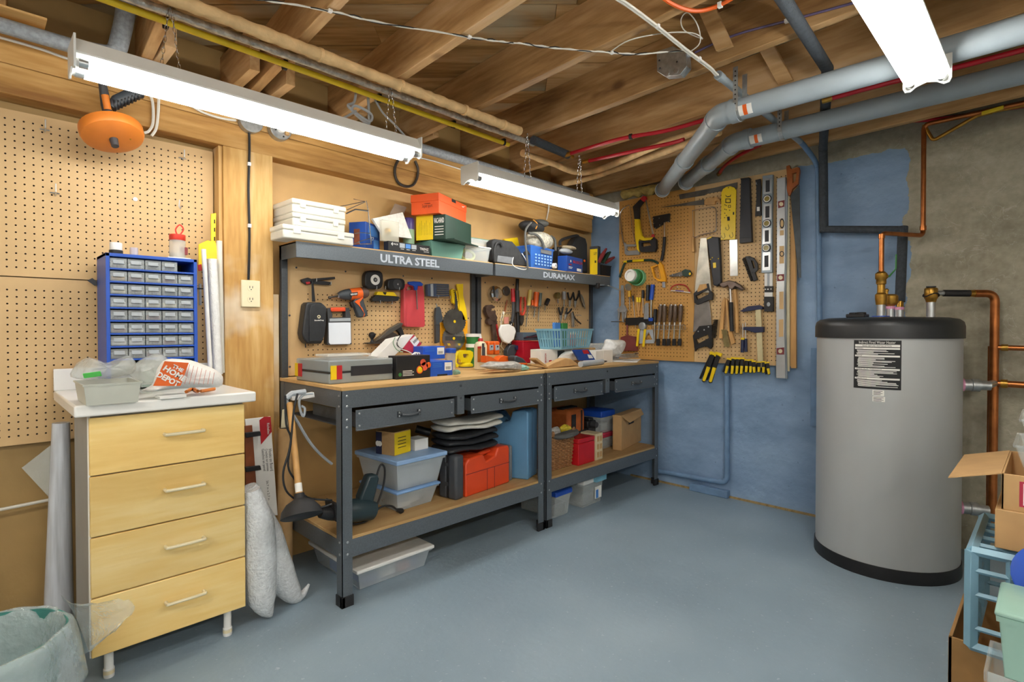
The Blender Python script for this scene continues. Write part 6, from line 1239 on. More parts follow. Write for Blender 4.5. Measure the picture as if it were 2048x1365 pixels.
# tilted white and red carton with loose wires, white socket plate
t = thing('carton', 'white and red carton propped at a tilt behind the fruit carton', 'box'); yprism(((965, 400), (1165, 200), (1370, 150), (1265, 285), (1150, 390)), T_, 2.42, .08, 'box', 'paper', t, .002); yprism(((1262, 290), (1372, 152), (1455, 245), (1350, 345)), T_, 2.418, .08, 'red_end', M('carmine', 'b83048', .45), t, .002); yprism(((1330, 215), (1385, 165), (1430, 225), (1385, 285)), T_, 2.4165, .002, 'label', 'paper', t, 0)
for i in range(5): yprism(((1362 + 9 * i, 222 - 9 * i), (1366 + 9 * i, 218 - 9 * i), (1380 + 9 * i, 240 - 9 * i), (1376 + 9 * i, 244 - 9 * i)), T_, 2.4155, .001, 'barcode', 'black_print', t, 0)
for lab, m_, p in (('green wire looping over the white carton', 'pale_green', ((1180, 180), (1160, 240), (1200, 310), (1260, 330))), ('white wire looping over the white carton', 'white', ((1190, 200), (1230, 290), (1300, 320), (1350, 345))), ('black wire sticking up from the white carton', 'black', ((1245, 150), (1210, 200), (1200, 260), (1250, 300)))): cable(lab, [onY(*q, 2.405) for q in T_(*p)], .0025, m_, cat='wire', name='wire')
t = thing('socket_plate', 'white plate with black holes standing behind the fruit carton', 'plate'); yprism(((1315, 385), (1390, 330), (1440, 335), (1430, 410), (1320, 412)), T_, 2.30, .012, 'plate', 'white', t)
for x in (1395, 1420):
    for y in (350, 375, 395): MB().lathe(onY(*T_((x, y))[0], 2.2995), [(.003, 0), (.003, .0008)], (0, -1, 0), 8).build('hole', 'black', t)
bl = RB(861, 0, 855, 905, 0, ZT, top=724, base=754, depth=.17); t = thing('carton', 'blue carton with a barcode label at the bench edge, lower of two', 'box'); M('carton_royal', '2058c4', .4, var=.05)
def bluebox(b, t):
    b.box(t, 'box', 'carton_royal', .0015); b.front(t, 'label', 'paper', .63, .35, .95, .9)
    for i in range(7): b.front(t, 'barcode', 'black_print', .68 + .032 * i, .42, .69 + .032 * i, .62, off=.002)
    for i in range(3): b.front(t, 'text_line', 'light_blue', .08, .62 + .1 * i, .5, .645 + .1 * i)
bluebox(bl, t); bl.front(t, 'tray_mark', 'black', .3, 0, .75, .12)
b = RB(846, 2.33, 842, 890, 0, ZT + bl.h, top=694, depth=.1); t = thing('carton', 'blue carton with a barcode label stacked on the other blue one', 'box'); bluebox(b, t)
def latheY(t, nm, mat, px, pyb, pyt, Y, prof, n=20, z0=None):
    """turned shape standing between two picture rows; prof: (radius in px, fraction of height)"""
    b_ = onY(px, pyb, Y); z0 = b_.z if z0 is None else z0; h = onY(px, pyt, Y).z - z0; k = (onY(px + 1, pyb, Y).x - b_.x) * .74
    return MB().lathe((b_.x, Y, z0), [(r * k, f * h) for r, f in prof], n=n).build(nm, mat, t)
t = thing('plastic_jar', 'clear jar with a bright blue lid beside the blue cartons', 'jar'); latheY(t, 'jar', clear2, 901, 745, 704, 2.42, [(9, 0), (11, .04), (11, 1)], z0=ZT); latheY(t, 'lid', 'blue', 901, 706, 697, 2.42, [(12, 0), (12, .8), (10, 1)])
# suction lifter
t = thing('suction_lifter', 'bright yellow suction cup lifter with a loop handle', 'lifter'); M('yellow_bright', 'f2dc1c', .35)
c = onZ(932, 735, ZT); MB().lathe((c.x, c.y, ZT), [(.046, 0), (.044, .006)], n=24).build('rubber_cup', 'black_rubber', t); MB().lathe((c.x, c.y, ZT + .006), [(.044, 0), (.044, .012), (.03, .02), (.012, .022)], n=24).build('disc', 'yellow_bright', t)
fy(t, 'handle', 'yellow_bright', J_((340, 650), (350, 590), (420, 565), (560, 570), (615, 600), (620, 680), (590, 750), (570, 800), (390, 800), (390, 750), (350, 720)), Y=c.y - .01, th=.022, bev=.006, holes=[J_((425, 640), (530, 630), (535, 680), (500, 715), (440, 705))]); rodY(t, 'lever', 'yellow_bright', J_((330, 600), (300, 680), (285, 790), (310, 850)), .008, Y=c.y - .02, k=3); MB().lathe(onY(*J_((312, 850))[0], c.y - .03), [(.011, -.006), (.011, .006)], (0, -1, 0), 14).build('lever_knob', 'yellow_bright', t)
t = thing('paint_tub', 'green tub with a white lid, upper of two stacked', 'tub', 'green tubs with white lids'); latheY(t, 'tub', 'green', 946, 688, 672, 2.56, [(13, 0), (14, 1)]); latheY(t, 'lid', 'white', 946, 674, 668, 2.56, [(15, 0), (15, 1)])
t = thing('paint_tub', 'green tub with a white lid standing on the bench, lower of two', 'tub', 'green tubs with white lids'); latheY(t, 'tub', 'green', 946, 730, 694, 2.56, [(13, 0), (14, 1)], z0=ZT); latheY(t, 'lid', 'white', 946, 695, 688, 2.56, [(15, 0), (15, 1)])
t = thing('glue_bottle', 'cream glue bottle with a red collar and white nozzle', 'bottle'); Yb = 2.33; latheY(t, 'bottle', 'cream', 961, 734, 683, Yb, [(11, 0), (13, .03), (13, .85), (10, .95), (5, 1)], z0=ZT); latheY(t, 'collar', 'red', 961, 684, 677, Yb, [(5.5, 0), (4.5, 1)]); latheY(t, 'nozzle', 'white', 961, 678, 668, Yb, [(3, 0), (1, 1)]); fy(t, 'label', M('label_orange', 'b86a24', .5), J_((705, 500), (830, 490), (830, 780), (705, 790)), Y=Yb - .03, th=.004, bev=0); fy(t, 'label_band', 'red', J_((705, 500), (830, 490), (830, 530), (705, 535)), Y=Yb - .0305, th=.001, bev=0)
t = thing('marker', 'thick black marker standing in front of the glue bottle', 'marker'); rodY(t, 'barrel', 'dark_grey', J_((815, 770), (810, 440)), .009, Y=Yb - .05, n=12); rodY(t, 'clip', 'cream', J_((830, 445), (835, 510)), .003, Y=Yb - .062)
for i, x in enumerate((955, 1065)):
    t = thing('tool_battery', 'orange and grey tool battery standing on end beside the glue bottle', 'battery', 'orange tool batteries'); fy(t, 'body', 'orange', J_((x - 52, 415), (x - 30, 400), (x + 30, 400), (x + 50, 415), (x + 50, 640), (x + 30, 655), (x - 40, 650)), Y=2.40, th=.05, bev=.006); fy(t, 'label', 'cable_grey', J_((x - 30, 470), (x + 40, 465), (x + 42, 560), (x - 28, 570)), Y=2.398, th=.004, bev=0); MB().lathe(onY(*J_((x + 8, 500))[0], 2.3975), [(.006, 0), (.006, .001)], (0, -1, 0), 12).build('dot', 'navy', t)
t = thing('battery_charger', 'orange and grey charger base under the batteries', 'charger'); p = onY(988, 720, 2.40); MB().box((p.x - .06, 2.33, ZT), (p.x + .075, 2.46, ZT + .055)).build('base', 'dark_grey', t, bevel=.006)
t = thing('orange_tray', 'folded orange plastic tray behind the plastic bag', 'tray'); q = [onY(*p, 2.27) for p in J_((870, 670), (960, 690), (1080, 760), (1130, 690), (1200, 665), (1420, 730), (1420, 800), (870, 800))]; q = [onY(*p, 2.20) for p in J_((870, 670), (960, 690), (1080, 760), (1130, 690), (1200, 665), (1420, 730), (1420, 800), (870, 800))]; MB().prism(q, (0, .05, 0)).build('tray', 'orange', t, bevel=.002)
t = thing('cordless_tool', 'grey and orange oscillating tool lying on the bench', 'power tool'); fy(t, 'body', 'rubber_grey', J_((1390, 690), (1440, 670), (1560, 720), (1630, 800), (1630, 860), (1480, 860), (1400, 780)), Y=2.13, th=.06, bev=.008); fy(t, 'stripe', 'orange', J_((1470, 800), (1625, 805), (1630, 840), (1475, 835)), Y=2.127, th=.01)
def bag(nm, label, cat, outline, Y, th, mat, seed=1, amp=.006, extra=None):
    """crumpled thin bag: an outline puffed out and wrinkled"""
    t = thing(nm, label, cat); rr = random.Random(seed); pts = [onY(x, y, Y) for x, y in outline]; c = sum(pts, V()) / len(pts); n = len(pts); R_ = []
    for k, (f, d) in enumerate(((1, 0), (.93, -.35), (.8, -.7), (.6, -.95), (.35, -1.05), (.12, -1.0))): R_.append([c + (p - c) * f + V((rr.uniform(-amp, amp), d * th * .5 + rr.uniform(-amp, amp), rr.uniform(-amp, amp) * .8)) for p in pts])
    back = [[c + (p - c) * f + V((0, d * th * .5, 0)) for p in pts] for f, d in ((.2, .8), (.7, .6), (.95, .2))]
    MB().loft(back + R_).build('bag', mat, t, sub=1, smooth=1); return t
def ring_px(f, pts, k=2): P = f(*pts); return [(P[i][0] + (P[(i+1) % len(P)][0] - P[i][0]) * j / k, P[i][1] + (P[(i+1) % len(P)][1] - P[i][1]) * j / k) for i in range(len(P)) for j in range(k)]
film = plastic('film', 'dcdcd8', .62, .22); M('film_bump', 'd8d8d4', .3)
bag('plastic_bag', 'crumpled grey plastic bag lying at the bench edge', 'bag', ring_px(J_, ((725, 870), (820, 820), (920, 770), (1150, 790), (1350, 770), (1480, 800), (1490, 940), (1350, 950), (1050, 940), (850, 915))), 2.10, .12, M('bag_film', 'b4b0aa', .3, var=.25, scale=60, bump=.6, bscale=70), 3)
bag('plastic_packet', 'small teal plastic packets spilling from the grey bag', 'packet', ring_px(J_, ((1480, 860), (1550, 830), (1640, 890), (1630, 940), (1500, 950))), 2.10, .05, M('teal_film', '86b8ae', .3, var=.3, scale=80), 5)
bag('plastic_packet', 'small green crumpled packet beside the blue carton', 'packet', ring_px(J_, ((245, 950), (300, 920), (360, 980), (330, 1020), (250, 1035))), 2.08, .05, M('green_film', '7a9a86', .35, var=.3, scale=80), 6)
# red box, slate tray
t = thing('file_box', 'glossy red metal box standing on the bench against the pegboard', 'box'); fy(t, 'box', M('red_gloss', 'b01028', .3), I_((622, 875), (850, 875), (855, 1170), (622, 1168)), Y=2.50, th=.12, bev=.003); fy(t, 'lid_edge', 'red', I_((622, 865), (850, 870), (850, 885), (622, 880)), Y=2.498, th=.124)
t = thing('pen_tray', 'slate grey tray with pens resting on the red box', 'tray'); fy(t, 'tray', M('slate', '566572', .5), I_((625, 752), (850, 752), (850, 862), (625, 860)), Y=2.53, th=.08)
for i in range(4): rodY(t, 'pen', ('black', 'navy', 'maroon', 'black')[i], I_((635 + 15 * i, 830 - 6 * i), (800 + 10 * i, 785 + 8 * i)), .005, Y=2.525)
# paper bag, white drill carton, small kraft box, blue basket
t = thing('paper_bag', 'flat brown paper bag folded open on the bench', 'bag'); M('kraft', 'c09a68', .75, var=.1, scale=20)
yprism(((340, 900), (420, 850), (640, 760), (720, 770), (860, 870), (560, 905), (370, 930)), K_, 2.10, .05, 'bag', 'kraft', t, .004); yprism(((165, 765), (195, 760), (345, 880), (330, 905), (170, 790)), K_, 2.10, .05, 'fold', 'kraft', t, .002); yprism(((90, 860), (200, 850), (340, 895), (350, 920), (110, 880)), K_, 2.105, .05, 'fold', 'kraft', t, .002)
t = thing('carton', 'white drill carton with a drill picture under the blue basket', 'box'); bq = RB(1082, 2.24, 1078, 1146, 0, ZT, top=700, depth=.09); bq.box(t, 'box', 'paper', .0015); text('BOSCH', bq.P(.15, 0, .5) - V((0, .002, 0)), (0, 0, 1), (-1, 0, 0), .012, 'red', t, width=.055, bold=.02); bq.front(t, 'drill_picture', 'rubber_grey', .5, .1, .72, .9); bq.front(t, 'red_mark', 'red', .24, .1, .32, .35)
t = tag(RB(1166, 2.30, 1160, 1191, 0, ZT, top=697, depth=.12).box(None, 'kraft_box', 'kraft'), 'small kraft cardboard box behind the blue leaflet', 'box')
t = thing('laundry_basket', 'pale blue slatted plastic basket full of small packs', 'basket'); zb = ZT + bq.h; bk = RB(1122, 2.15, 1072, 1186, 10, zb, top=658); M('basket_blue', '7fb2c6', .45, var=.05)
kk = lambda q, z: .5 + (q - .5) * (.86 + .14 * z)
def bp(u, v, z): return bk.P(kk(u, z), kk(v, z), z)
for z0, z1, e in ((.9, 1.0, .02), (.0, .1, 0), (.47, .53, 0)):
    c4 = [(0, 0), (1, 0), (1, 1), (0, 1)]; o_ = lambda q, s: q + (s if q > .5 else -s); MB().loft([[bp(o_(u, e), o_(v, e), z0) for u, v in c4], [bp(o_(u, e), o_(v, e), z1) for u, v in c4], [bp(o_(u, -.02), o_(v, -.03), z1) for u, v in c4], [bp(o_(u, -.02), o_(v, -.03), z0) for u, v in c4], [bp(o_(u, e), o_(v, e), z0) for u, v in c4]], caps=False).build('band', 'basket_blue', t, bevel=.001)
for fc in range(4):
    n = 13 if fc % 2 == 0 else 9
    for i in range(n + 1):
        f = i / n; a_, b_ = {0: ((f, 0), (f + .5 / n, 0)), 1: ((1, f), (1, f + .5 / n)), 2: ((f, 1), (f + .5 / n, 1)), 3: ((0, f), (0, f + .5 / n))}[fc]
        if b_[0] > 1 or b_[1] > 1: continue
        MB().add([bp(*a_, .08), bp(*b_, .08), bp(*b_, .93), bp(*a_, .93)], [(0, 1, 2, 3)]).build('slat', 'basket_blue', t, solid=.003, smooth=False)
MB().add([bp(*q, .03) for q in ((0, 0), (1, 0), (1, 1), (0, 1))], [(0, 1, 2, 3)]).build('floor', 'basket_blue', t, solid=.003)
for i, (u, v, z, m_, lab) in enumerate(((.2, .4, 1.0, 'light_blue', 'pale blue packet standing in the basket'), (.38, .35, .98, 'green', 'green packet standing in the basket'), (.5, .5, .75, 'paper', 'white packet inside the basket'), (.7, .4, .7, 'pink', 'pink packet inside the basket'), (.85, .6, .8, 'cream', 'cream packet inside the basket'))):
    w0 = .16; m = MB(); m.prism([bk.P(u - w0 / 2, v, .12), bk.P(u + w0 / 2, v, .12), bk.P(u + w0 / 2, v, z + .3 * (i < 2)), bk.P(u - w0 / 2, v, z + .3 * (i < 2))], V((bk.l.x, bk.l.y, 0)) * .02); tag(m.build('packet', m_, bevel=.002), lab, 'packet')
t = thing('leaflet', 'blue printed booklet propped up at a slant', 'booklet'); yprism(((760, 632), (1000, 622), (1110, 790), (860, 802)), K_, 2.12, .015, 'cover', 'carton_blue', t, .001); yprism(((985, 705), (1050, 715), (1075, 765), (1010, 765)), K_, 2.1185, .002, 'picture', 'paper', t, 0); yprism(((900, 640), (985, 632), (1020, 690), (930, 695)), K_, 2.1185, .002, 'red_block', 'red', t, 0)
bag('cloth_bag', 'white crumpled bag between the drill carton and the blue booklet', 'bag', ring_px(K_, ((500, 780), (560, 700), (650, 650), (760, 640), (850, 790), (700, 810))), 2.20, .05, 'paper', 8)
t = thing('caulk_tube', 'grey sealant tube with a dark nozzle lying at the bench edge', 'tube'); p, q = onZ(1161, 729, ZT + .018), onZ(1204, 724, ZT + .018); d = (q - p).normalized(); MB().cyl(p, q, .018, 16).build('tube', 'cable_grey', t); MB().tube([q, q + d * .02, q + d * .07], [.016, .008, .004], 12).build('nozzle', 'dark_grey', t)
b = RB(1192, 2.16, 1188, 1226, 3, ZT, top=702, depth=.1); t = thing('carton', 'small plain white carton near the corner of the bench', 'box'); b.box(t, 'box', 'paper'); b.box(t, 'flap', 'paper', u=(.45, .46), v=(-.01, 0), z=(0, 1))
t = thing('plastic_tub', 'clear tub with a white bag stuffed inside at the corner of the bench', 'tub'); b = RB(1200, 2.30, 1195, 1240, 0, ZT, top=688, depth=.12); tub(t, b, 'clear', None, taper=.15)
bag('plastic_bag', 'white plastic bag bulging out of the clear tub', 'bag', ring_px(K_, ((1200, 640), (1260, 560), (1270, 460), (1380, 470), (1560, 460), (1530, 600), (1440, 750), (1380, 740))), 2.28, .12, M('bag_white', 'e6e6e4', .35, var=.08, scale=50, bump=.3), 11)
t = thing('metal_bracket', 'crumpled galvanised metal piece at the back of the bench', 'metal'); fy(t, 'plate', 'galv', K_((1480, 740), (1540, 705), (1700, 690), (1790, 720), (1800, 755), (1600, 760)), Y=2.13, th=.04, bev=.003); rodY(t, 'bolt', 'chrome', K_((1720, 700), (1780, 690)), .008, Y=2.14)
pq = [onZ(1050 + x / 7.877, 620 + y / 7.877, ZT + .002) for x, y in ((1290, 820), (1440, 768), (1840, 775), (1760, 832))]; t = tag(MB().prism(pq, (0, 0, .002)).build('paper_sheet', 'paper'), 'white printed sheet lying flat at the bench corner', 'paper')
# ================= things on the lower shelves and under the benches =================
ZL = .284
U_, W_ = zm(560, 800, 3.1025), zm(860, 780, 4.452)
blue_lid = M('lid_blue', '7da4d4', .4, var=.04); M('tub_blue', '8fb0d8', .4)
# two tubs with blue lids
b = RB(794, 0, 720, 877, 3, ZL, top=985, base=1030); t = thing('storage_tub', 'clear storage tub with a blue lid, lower of two stacked', 'tub', 'stacked blue-lidded tubs'); tub(t, b, 'clear_tub', 'lid_blue', taper=.2, lidz=.86); zb = b.z0 + b.h
for u, v, z in ((.3, .3, .3), (.6, .4, .35), (.75, .6, .3)): b.box(t, 'content', 'paper', .004, u=(u - .15, u + .15), v=(v - .15, v + .15), z=(.05, z))
b2 = RB(793, 2.10, 712, 890, 3, zb, top=922); t = thing('storage_tub', 'clear storage tub with a pale blue lid, upper of two stacked', 'tub', 'stacked blue-lidded tubs'); tub(t, b2, 'clear_tub', 'tub_blue', taper=.18, lidz=.84); b2.box(t, 'content', 'cable_grey', .01, u=(.12, .88), v=(.12, .88), z=(.04, .6)); zl = b2.z0 + b2.h
b3 = RB(788, 2.18, 751, 820, 15, zl, top=866); t = thing('carton', 'kraft and yellow tool carton on the blue tub lid', 'box'); b3.box(t, 'box', 'kraft'); b3.front(t, 'yellow_panel', 'yellow', .0, .03, 1.0, .96); b3.side(t, 'navy_panel', 'navy', .68, .0, 1.0, .95)
for i in range(4): b3.front(t, 'text_line', 'black_print', .2, .3 + .14 * i, .7, .33 + .14 * i, off=.002)
for v_ in (.78, .9): MB().lathe(b3.P(-.004, v_, .45), [(.013, 0), (.013, .001), (.008, .0015)], -V((b3.r.x, b3.r.y, 0)), 16).build('ring_print', 'paper', t)
t = tag(RB(829, 2.20, 825, 856, 2, zl, .055, depth=.08).box(None, 'carton', 'white'), 'small white carton beside the yellow tool carton', 'box')
# drill
t = thing('power_drill', 'dark teal corded power drill lying on the lower shelf', 'drill'); M('drill_teal', '26383e', .45, var=.1)
q = lambda *p: [V((k.x, k.y, max(k.z, ZL + .012))) for k in [onY(*e, 2.12) for e in U_(*p)]]
MB().tube(q((340, 700), (440, 690), (520, 680), (575, 690)), [.034, .05, .05, .04], 16).build('motor', 'drill_teal', t); MB().tube(q((250, 700), (300, 705), (350, 705)), [.022, .028, .03], 14).build('chuck', 'black', t)
fy(t, 'grip', 'drill_teal', U_((500, 610), (555, 470), (610, 465), (620, 490), (570, 700), (500, 690)), Y=2.10, th=.05, bev=.01); fy(t, 'trigger', 'grip_orange', U_((510, 580), (530, 555), (540, 575), (522, 620), (505, 620)), Y=2.115, th=.02); fy(t, 'band', 'black', U_((340, 650), (355, 640), (365, 745), (350, 760)), Y=2.075, th=.09)
MB().tube(smoothpath(q((600, 470), (625, 405), (650, 430), (640, 540), (590, 680), (540, 760), (460, 780), (435, 750)), 5), .0045, 8).build('cord', 'cord_black', t); MB().tube(smoothpath(q((560, 740), (620, 670), (690, 660), (730, 690)), 5), .0045, 8).build('cord', 'cord_black', t); MB().tube(q((725, 685), (750, 712), (762, 720)), [.008, .013, .010], 10).build('plug', 'black', t)
for p in ((755, 730), (765, 715)): MB().tube(q(p, (p[0] + 10, p[1] + 8)), .002, 5).build('prong', 'brass', t)
# cases
def case(label, N, base, L, R, a, z0, top, mat, nm='tool_case', depth=None, Y=None):
    t = thing(nm, label, 'case'); b = RB(N, Y or 0, L, R, a, z0, top=top, base=None if Y else base, depth=depth); return t, b
t, b = case('charcoal plastic tool case standing on end', 912, 1003, 876, 928, 8, ZL, 914, 'black'); M('charcoal', '46494e', .5, var=.12, scale=30); b.box(t, 'shell', 'charcoal', .012, v=(0, .48)); b.box(t, 'shell', 'charcoal', .012, v=(.52, 1)); b.box(t, 'seam', 'black', .001, u=(.02, .98), v=(.46, .54), z=(.02, .98))
for z in (.3, .75): b.side(t, 'latch', 'dark_grey', .42, z, .58, z + .08, off=.006)
t, b = case('orange plastic tool case with a recessed handle', 932, 996, 930, 1019, 6, ZL, 912, 'orange', depth=.22); M('case_orange', 'dc4a22', .42, var=.07, scale=8)
m = MB(); pf = [(0, 0), (1, 0), (1, .9), (.97, .98), (.72, 1), (.66, .80), (.44, .72), (.38, .93), (.06, .9), (0, .8)]; m.prism([b.P(u, 0, z) for u, z in pf], V((b.l.x, b.l.y, 0)) * .2); m.build('shell', 'case_orange', t, bevel=.008); b.front(t, 'seam', 'maroon', 0, .53, 1, .545, off=.001); b.front(t, 'seam', 'maroon', .46, 0, .47, .53, off=.001); b.front(t, 'seam', 'maroon', .63, 0, .64, .53, off=.001); zor = b.z0 + b.h; rodH = MB().tube([b.P(.42, .25, .86), b.P(.68, .25, .9)], .012, 10).build('handle', 'case_orange', t)
t, b = case('slim grey case standing behind the orange one', 1020, 970, 1012, 1026, 0, ZL, 892, 'grey', depth=.10, Y=2.14); b.box(t, 'shell', M('case_grey', '70757a', .5, var=.06), .012)
t, b = case('tall blue-grey drill case with a handle notch', 1056, 961, 1010, 1075, 22, ZL, 822, 'blue', depth=.40); M('case_steel_blue', '5f8fb4', .45, var=.08, scale=6)
pf = [(0, 0), (1, 0), (1, .98), (.94, 1.0), (.76, .98), (.72, .84), (.6, .80), (.5, .93), (.3, .94), (.2, .72), (0, .64)]
MB().prism([b.P(0, 1 - u, z) for u, z in pf], V((b.r.x, b.r.y, 0)) * b.w * .6).build('shell', 'case_steel_blue', t, bevel=.008); MB().prism([b.P(.62, 1 - u, z) for u, z in pf], V((b.r.x, b.r.y, 0)) * b.w * .38).build('shell', 'case_steel_blue', t, bevel=.008)
# folded soft goods above the cases
M('nylon_black', '24262a', .4, var=.2, scale=14, bump=.4, bscale=18); M('canvas_white', 'c9c7be', .6, var=.1, scale=12, bump=.3, bscale=16)
def folds(nm, label, cat, outline, f, Y, th, mat, n=4, seed=2):
    t = thing(nm, label, cat); rr = random.Random(seed); P = f(*outline); ys = [p[1] for p in P]; y0, y1 = min(ys), max(ys)
    for i in range(n):
        a, b_ = y0 + (y1 - y0) * i / n, y0 + (y1 - y0) * (i + 1.15) / n; xs = [p[0] for p in P]; e = rr.uniform(-6, 4); x0, x1 = min(xs) + rr.uniform(0, 12), max(xs) - rr.uniform(0, 10)
        MB().tube([onY(x0 + (x1 - x0) * k / 8, (a + b_) / 2 - (y1 - y0) * .04 * math.sin(k * .8 + i) , Y + th * .3 * (i % 2)) for k in range(9)], [.012 + .0 * k + (y1 - y0) / n / 1086 * 1.4 * (1 - .25 * abs(k - 4) / 4) for k in range(9)], 10).build('fold', mat, t, sub=1, smooth=1)
    return t
def pad(nm, label, cat, x0, x1, y0, y1, z0, z1, mat, layers, seed=1):
    """folded fabric: stacked soft slabs with wavy edges"""
    t = thing(nm, label, cat); rr = random.Random(seed); h = (z1 - z0) / layers
    for i in range(layers):
        R_ = []
        for j in range(11):
            f = j / 10; x = x0 + (x1 - x0) * f; za = z0 + i * h + .006 * math.sin(f * 7 + i); e = rr.uniform(-.012, .012)
            R_.append([V((x, y0 + e, za)), V((x, y0 - .012 + e, za + h * .5)), V((x, y0 + e, za + h * .98)), V((x, (y0 + y1) / 2, za + h * 1.05)), V((x, y1, za + h * .95)), V((x, y1, za))])
        MB().loft(R_).build('fold', mat, t, sub=1, smooth=1)
    return t
p0, p1 = onY(897, 870, 2.12), onY(1000, 880, 2.12)
pad('soft_case', 'black nylon bag folded flat on top of the orange case', 'bag', p0.x, p1.x, 2.12, 2.30, zor + .004, zor + .105, 'nylon_black', 3, 3)
pad('drop_sheet', 'off-white folded drop sheet on the black bag', 'sheet', p0.x - .02, p1.x + .02, 2.10, 2.28, zor + .118, zor + .175, 'canvas_white', 2, 5)
t = thing('foam_roll', 'short black tube poking out beside the drop sheet', 'tube'); a, b_ = onY(832, 858, 2.36), onY(860, 866, 2.32); MB().tube([a, b_], .02, 14).build('tube', 'black', t); MB().tube([b_, b_ + (b_ - a).normalized() * .001], .012, 12).build('bore', 'dark_grey', t)
# second bench, lower shelf
t = thing('tool_bag', 'orange and black canvas tool bag on the lower shelf', 'bag'); b = RB(1140, 2.27, 1098, 1172, 4, ZL + .10, top=822, depth=.2); M('bag_orange', 'c4682e', .7, var=.12, scale=20, bump=.2); b.box(t, 'body', 'bag_orange', .03, z=(.15, 1)); b.box(t, 'base', 'bag_black', .02, z=(0, .3), u=(.0, 1.01), v=(-.01, 1)); b.front(t, 'pocket', 'bag_black', .1, .35, .35, .85, off=.004); b.box(t, 'zip', 'bag_black', .01, u=(.05, .95), v=(.3, .6), z=(.98, 1.04)); b.front(t, 'strap', 'bag_black', .68, .1, .76, .95, off=.004)
tag(RB(1140, 2.28, 1100, 1168, 4, ZL, .10, depth=.17).box(None, 'wooden_crate', 'dark_grey'), 'dark box hidden under the orange tool bag', 'box')
# wicker basket: woven strands
t = thing('wicker_basket', 'brown woven wicker basket with a dipped rim', 'basket'); b = RB(1100, 0, 1088, 1148, 2, ZL, top=872, base=946, depth=.24); M('wicker', '94683e', .6, var=.3, scale=50)
kb = lambda q, z: .5 + (q - .5) * (.88 + .12 * z); per = []
for fc in range(4):
    for i in range(12): f = i / 12; per.append({0: (f, 0), 1: (1, f), 2: (1 - f, 1), 3: (0, 1 - f)}[fc])
N_ = len(per)
for r_ in range(18):
    z = .03 + .052 * r_; dip = lambda u, v: -.13 * math.sin(PI * u) if (v < .02 and r_ > 12) else 0
    m = MB().tube([b.P(kb(u, z), kb(v, z), z + dip(u, v) * (r_ - 12) / 6 if r_ > 12 else z) + V((b.l.x, b.l.y, 0)) * (.004 * (1 if (i + r_) % 2 else -1)) for i, (u, v) in enumerate(per)], .0065, 6, closed=True); m.build('strand', 'wicker', t)
for i in range(0, N_, 2): u, v = per[i]; MB().tube([b.P(kb(u, z), kb(v, z), z) for z in (.02, .5, .96 - (.13 * math.sin(PI * u) if v < .02 else 0))], .004, 6).build('stake', 'wicker', t)
for q0, q1 in (((.0, .02), (.12, .02)), ((.88, .02), (1, .02))): MB().tube(smoothpath([b.P(q0[0], 0, .95), b.P((q0[0] + q1[0]) / 2, -.05, 1.08), b.P(q1[0], 0, .95)], 5), .009, 8).build('rim_loop', 'wicker', t)
MB().add([b.P(u, v, .02) for u, v in ((.06, .06), (.94, .06), (.94, .94), (.06, .94))], [(0, 1, 2, 3)]).build('floor', 'wicker', t)
bag('packet', 'yellow and red packet lying in the wicker basket', 'packet', ring_px(W_, ((1150, 340), (1200, 300), (1255, 330), (1250, 370), (1170, 390))), 2.16, .05, M('packet_yellow', 'd8c03a', .4, var=.4, scale=60), 12)
bag('packet', 'clear crinkled packet lying in the wicker basket', 'packet', ring_px(W_, ((1070, 350), (1130, 320), (1160, 370), (1140, 410), (1075, 410))), 2.15, .05, 'bag_film', 13)
bag('cloth', 'dark folded cloth draped over the wicker basket', 'cloth', ring_px(W_, ((1090, 410), (1200, 370), (1310, 345), (1330, 380), (1220, 430), (1110, 450))), 2.10, .08, 'strap_grey', 14)
t = thing('cash_box', 'small bright red steel box on the lower shelf', 'box'); b = RB(1157, 0, 1153, 1190, 2, ZL, top=880, base=933, depth=.15); b.box(t, 'box', M('red_steel', 'c01822', .35), .004, z=(0, .82)); b.box(t, 'lid', 'red_steel', .004, u=(-.01, 1.01), z=(.83, 1))
b = RB(1192, 0, 1186, 1206, 4, ZL, top=869, base=922, depth=.12); t = thing('carton', 'cream carton with brown printed squares', 'box'); b.box(t, 'box', M('carton_cream', 'd8c8a0', .6))
for r_ in range(3):
    for c_ in range(2): b.front(t, 'print_square', 'kraft', .15 + .42 * c_, .1 + .3 * r_, .45 + .42 * c_, .3 + .3 * r_)
for lab, lid, z0, top, N, base, nmx in (('clear small tub with a red lid, lower of two', 'carmine', ZL, 868, 1207, 908, 1229), ('clear small tub with a bright blue lid, upper of two', 'blue', 0, 824, 1203, 0, 1229)):
    t = thing('storage_tub', lab, 'tub', 'small tubs beside the cardboard box'); bb_ = RB(N, 2.235, N - 5, nmx, 4, z0 or zprev, top=top, depth=.18); tub(t, bb_, 'clear', lid, taper=.1, lidz=.72); zprev = bb_.z0 + bb_.h; bb_.box(t, 'content', 'cable_grey', .004, u=(.15, .8), v=(.2, .8), z=(.05, .4))
t = thing('camera_gear', 'black camera-like gadget with a lens on the tub pile', 'gadget'); b = RB(1176, 2.27, 1172, 1193, 2, ZL + .16, top=838, depth=.08); b.box(t, 'body', 'black', .008, z=(0, .7)); b.box(t, 'hump', 'black', .008, u=(.2, .7), z=(.7, 1)); MB().lathe(b.P(.5, 0, .35), [(.022, 0), (.02, .04)], (0, -1, 0), 16).build('lens', 'dark_grey', t)
tag(RB(1178, 2.28, 1175, 1192, 2, ZL, .16, depth=.1).box(None, 'carton', 'dark_grey'), 'dark carton under the black gadget', 'box')
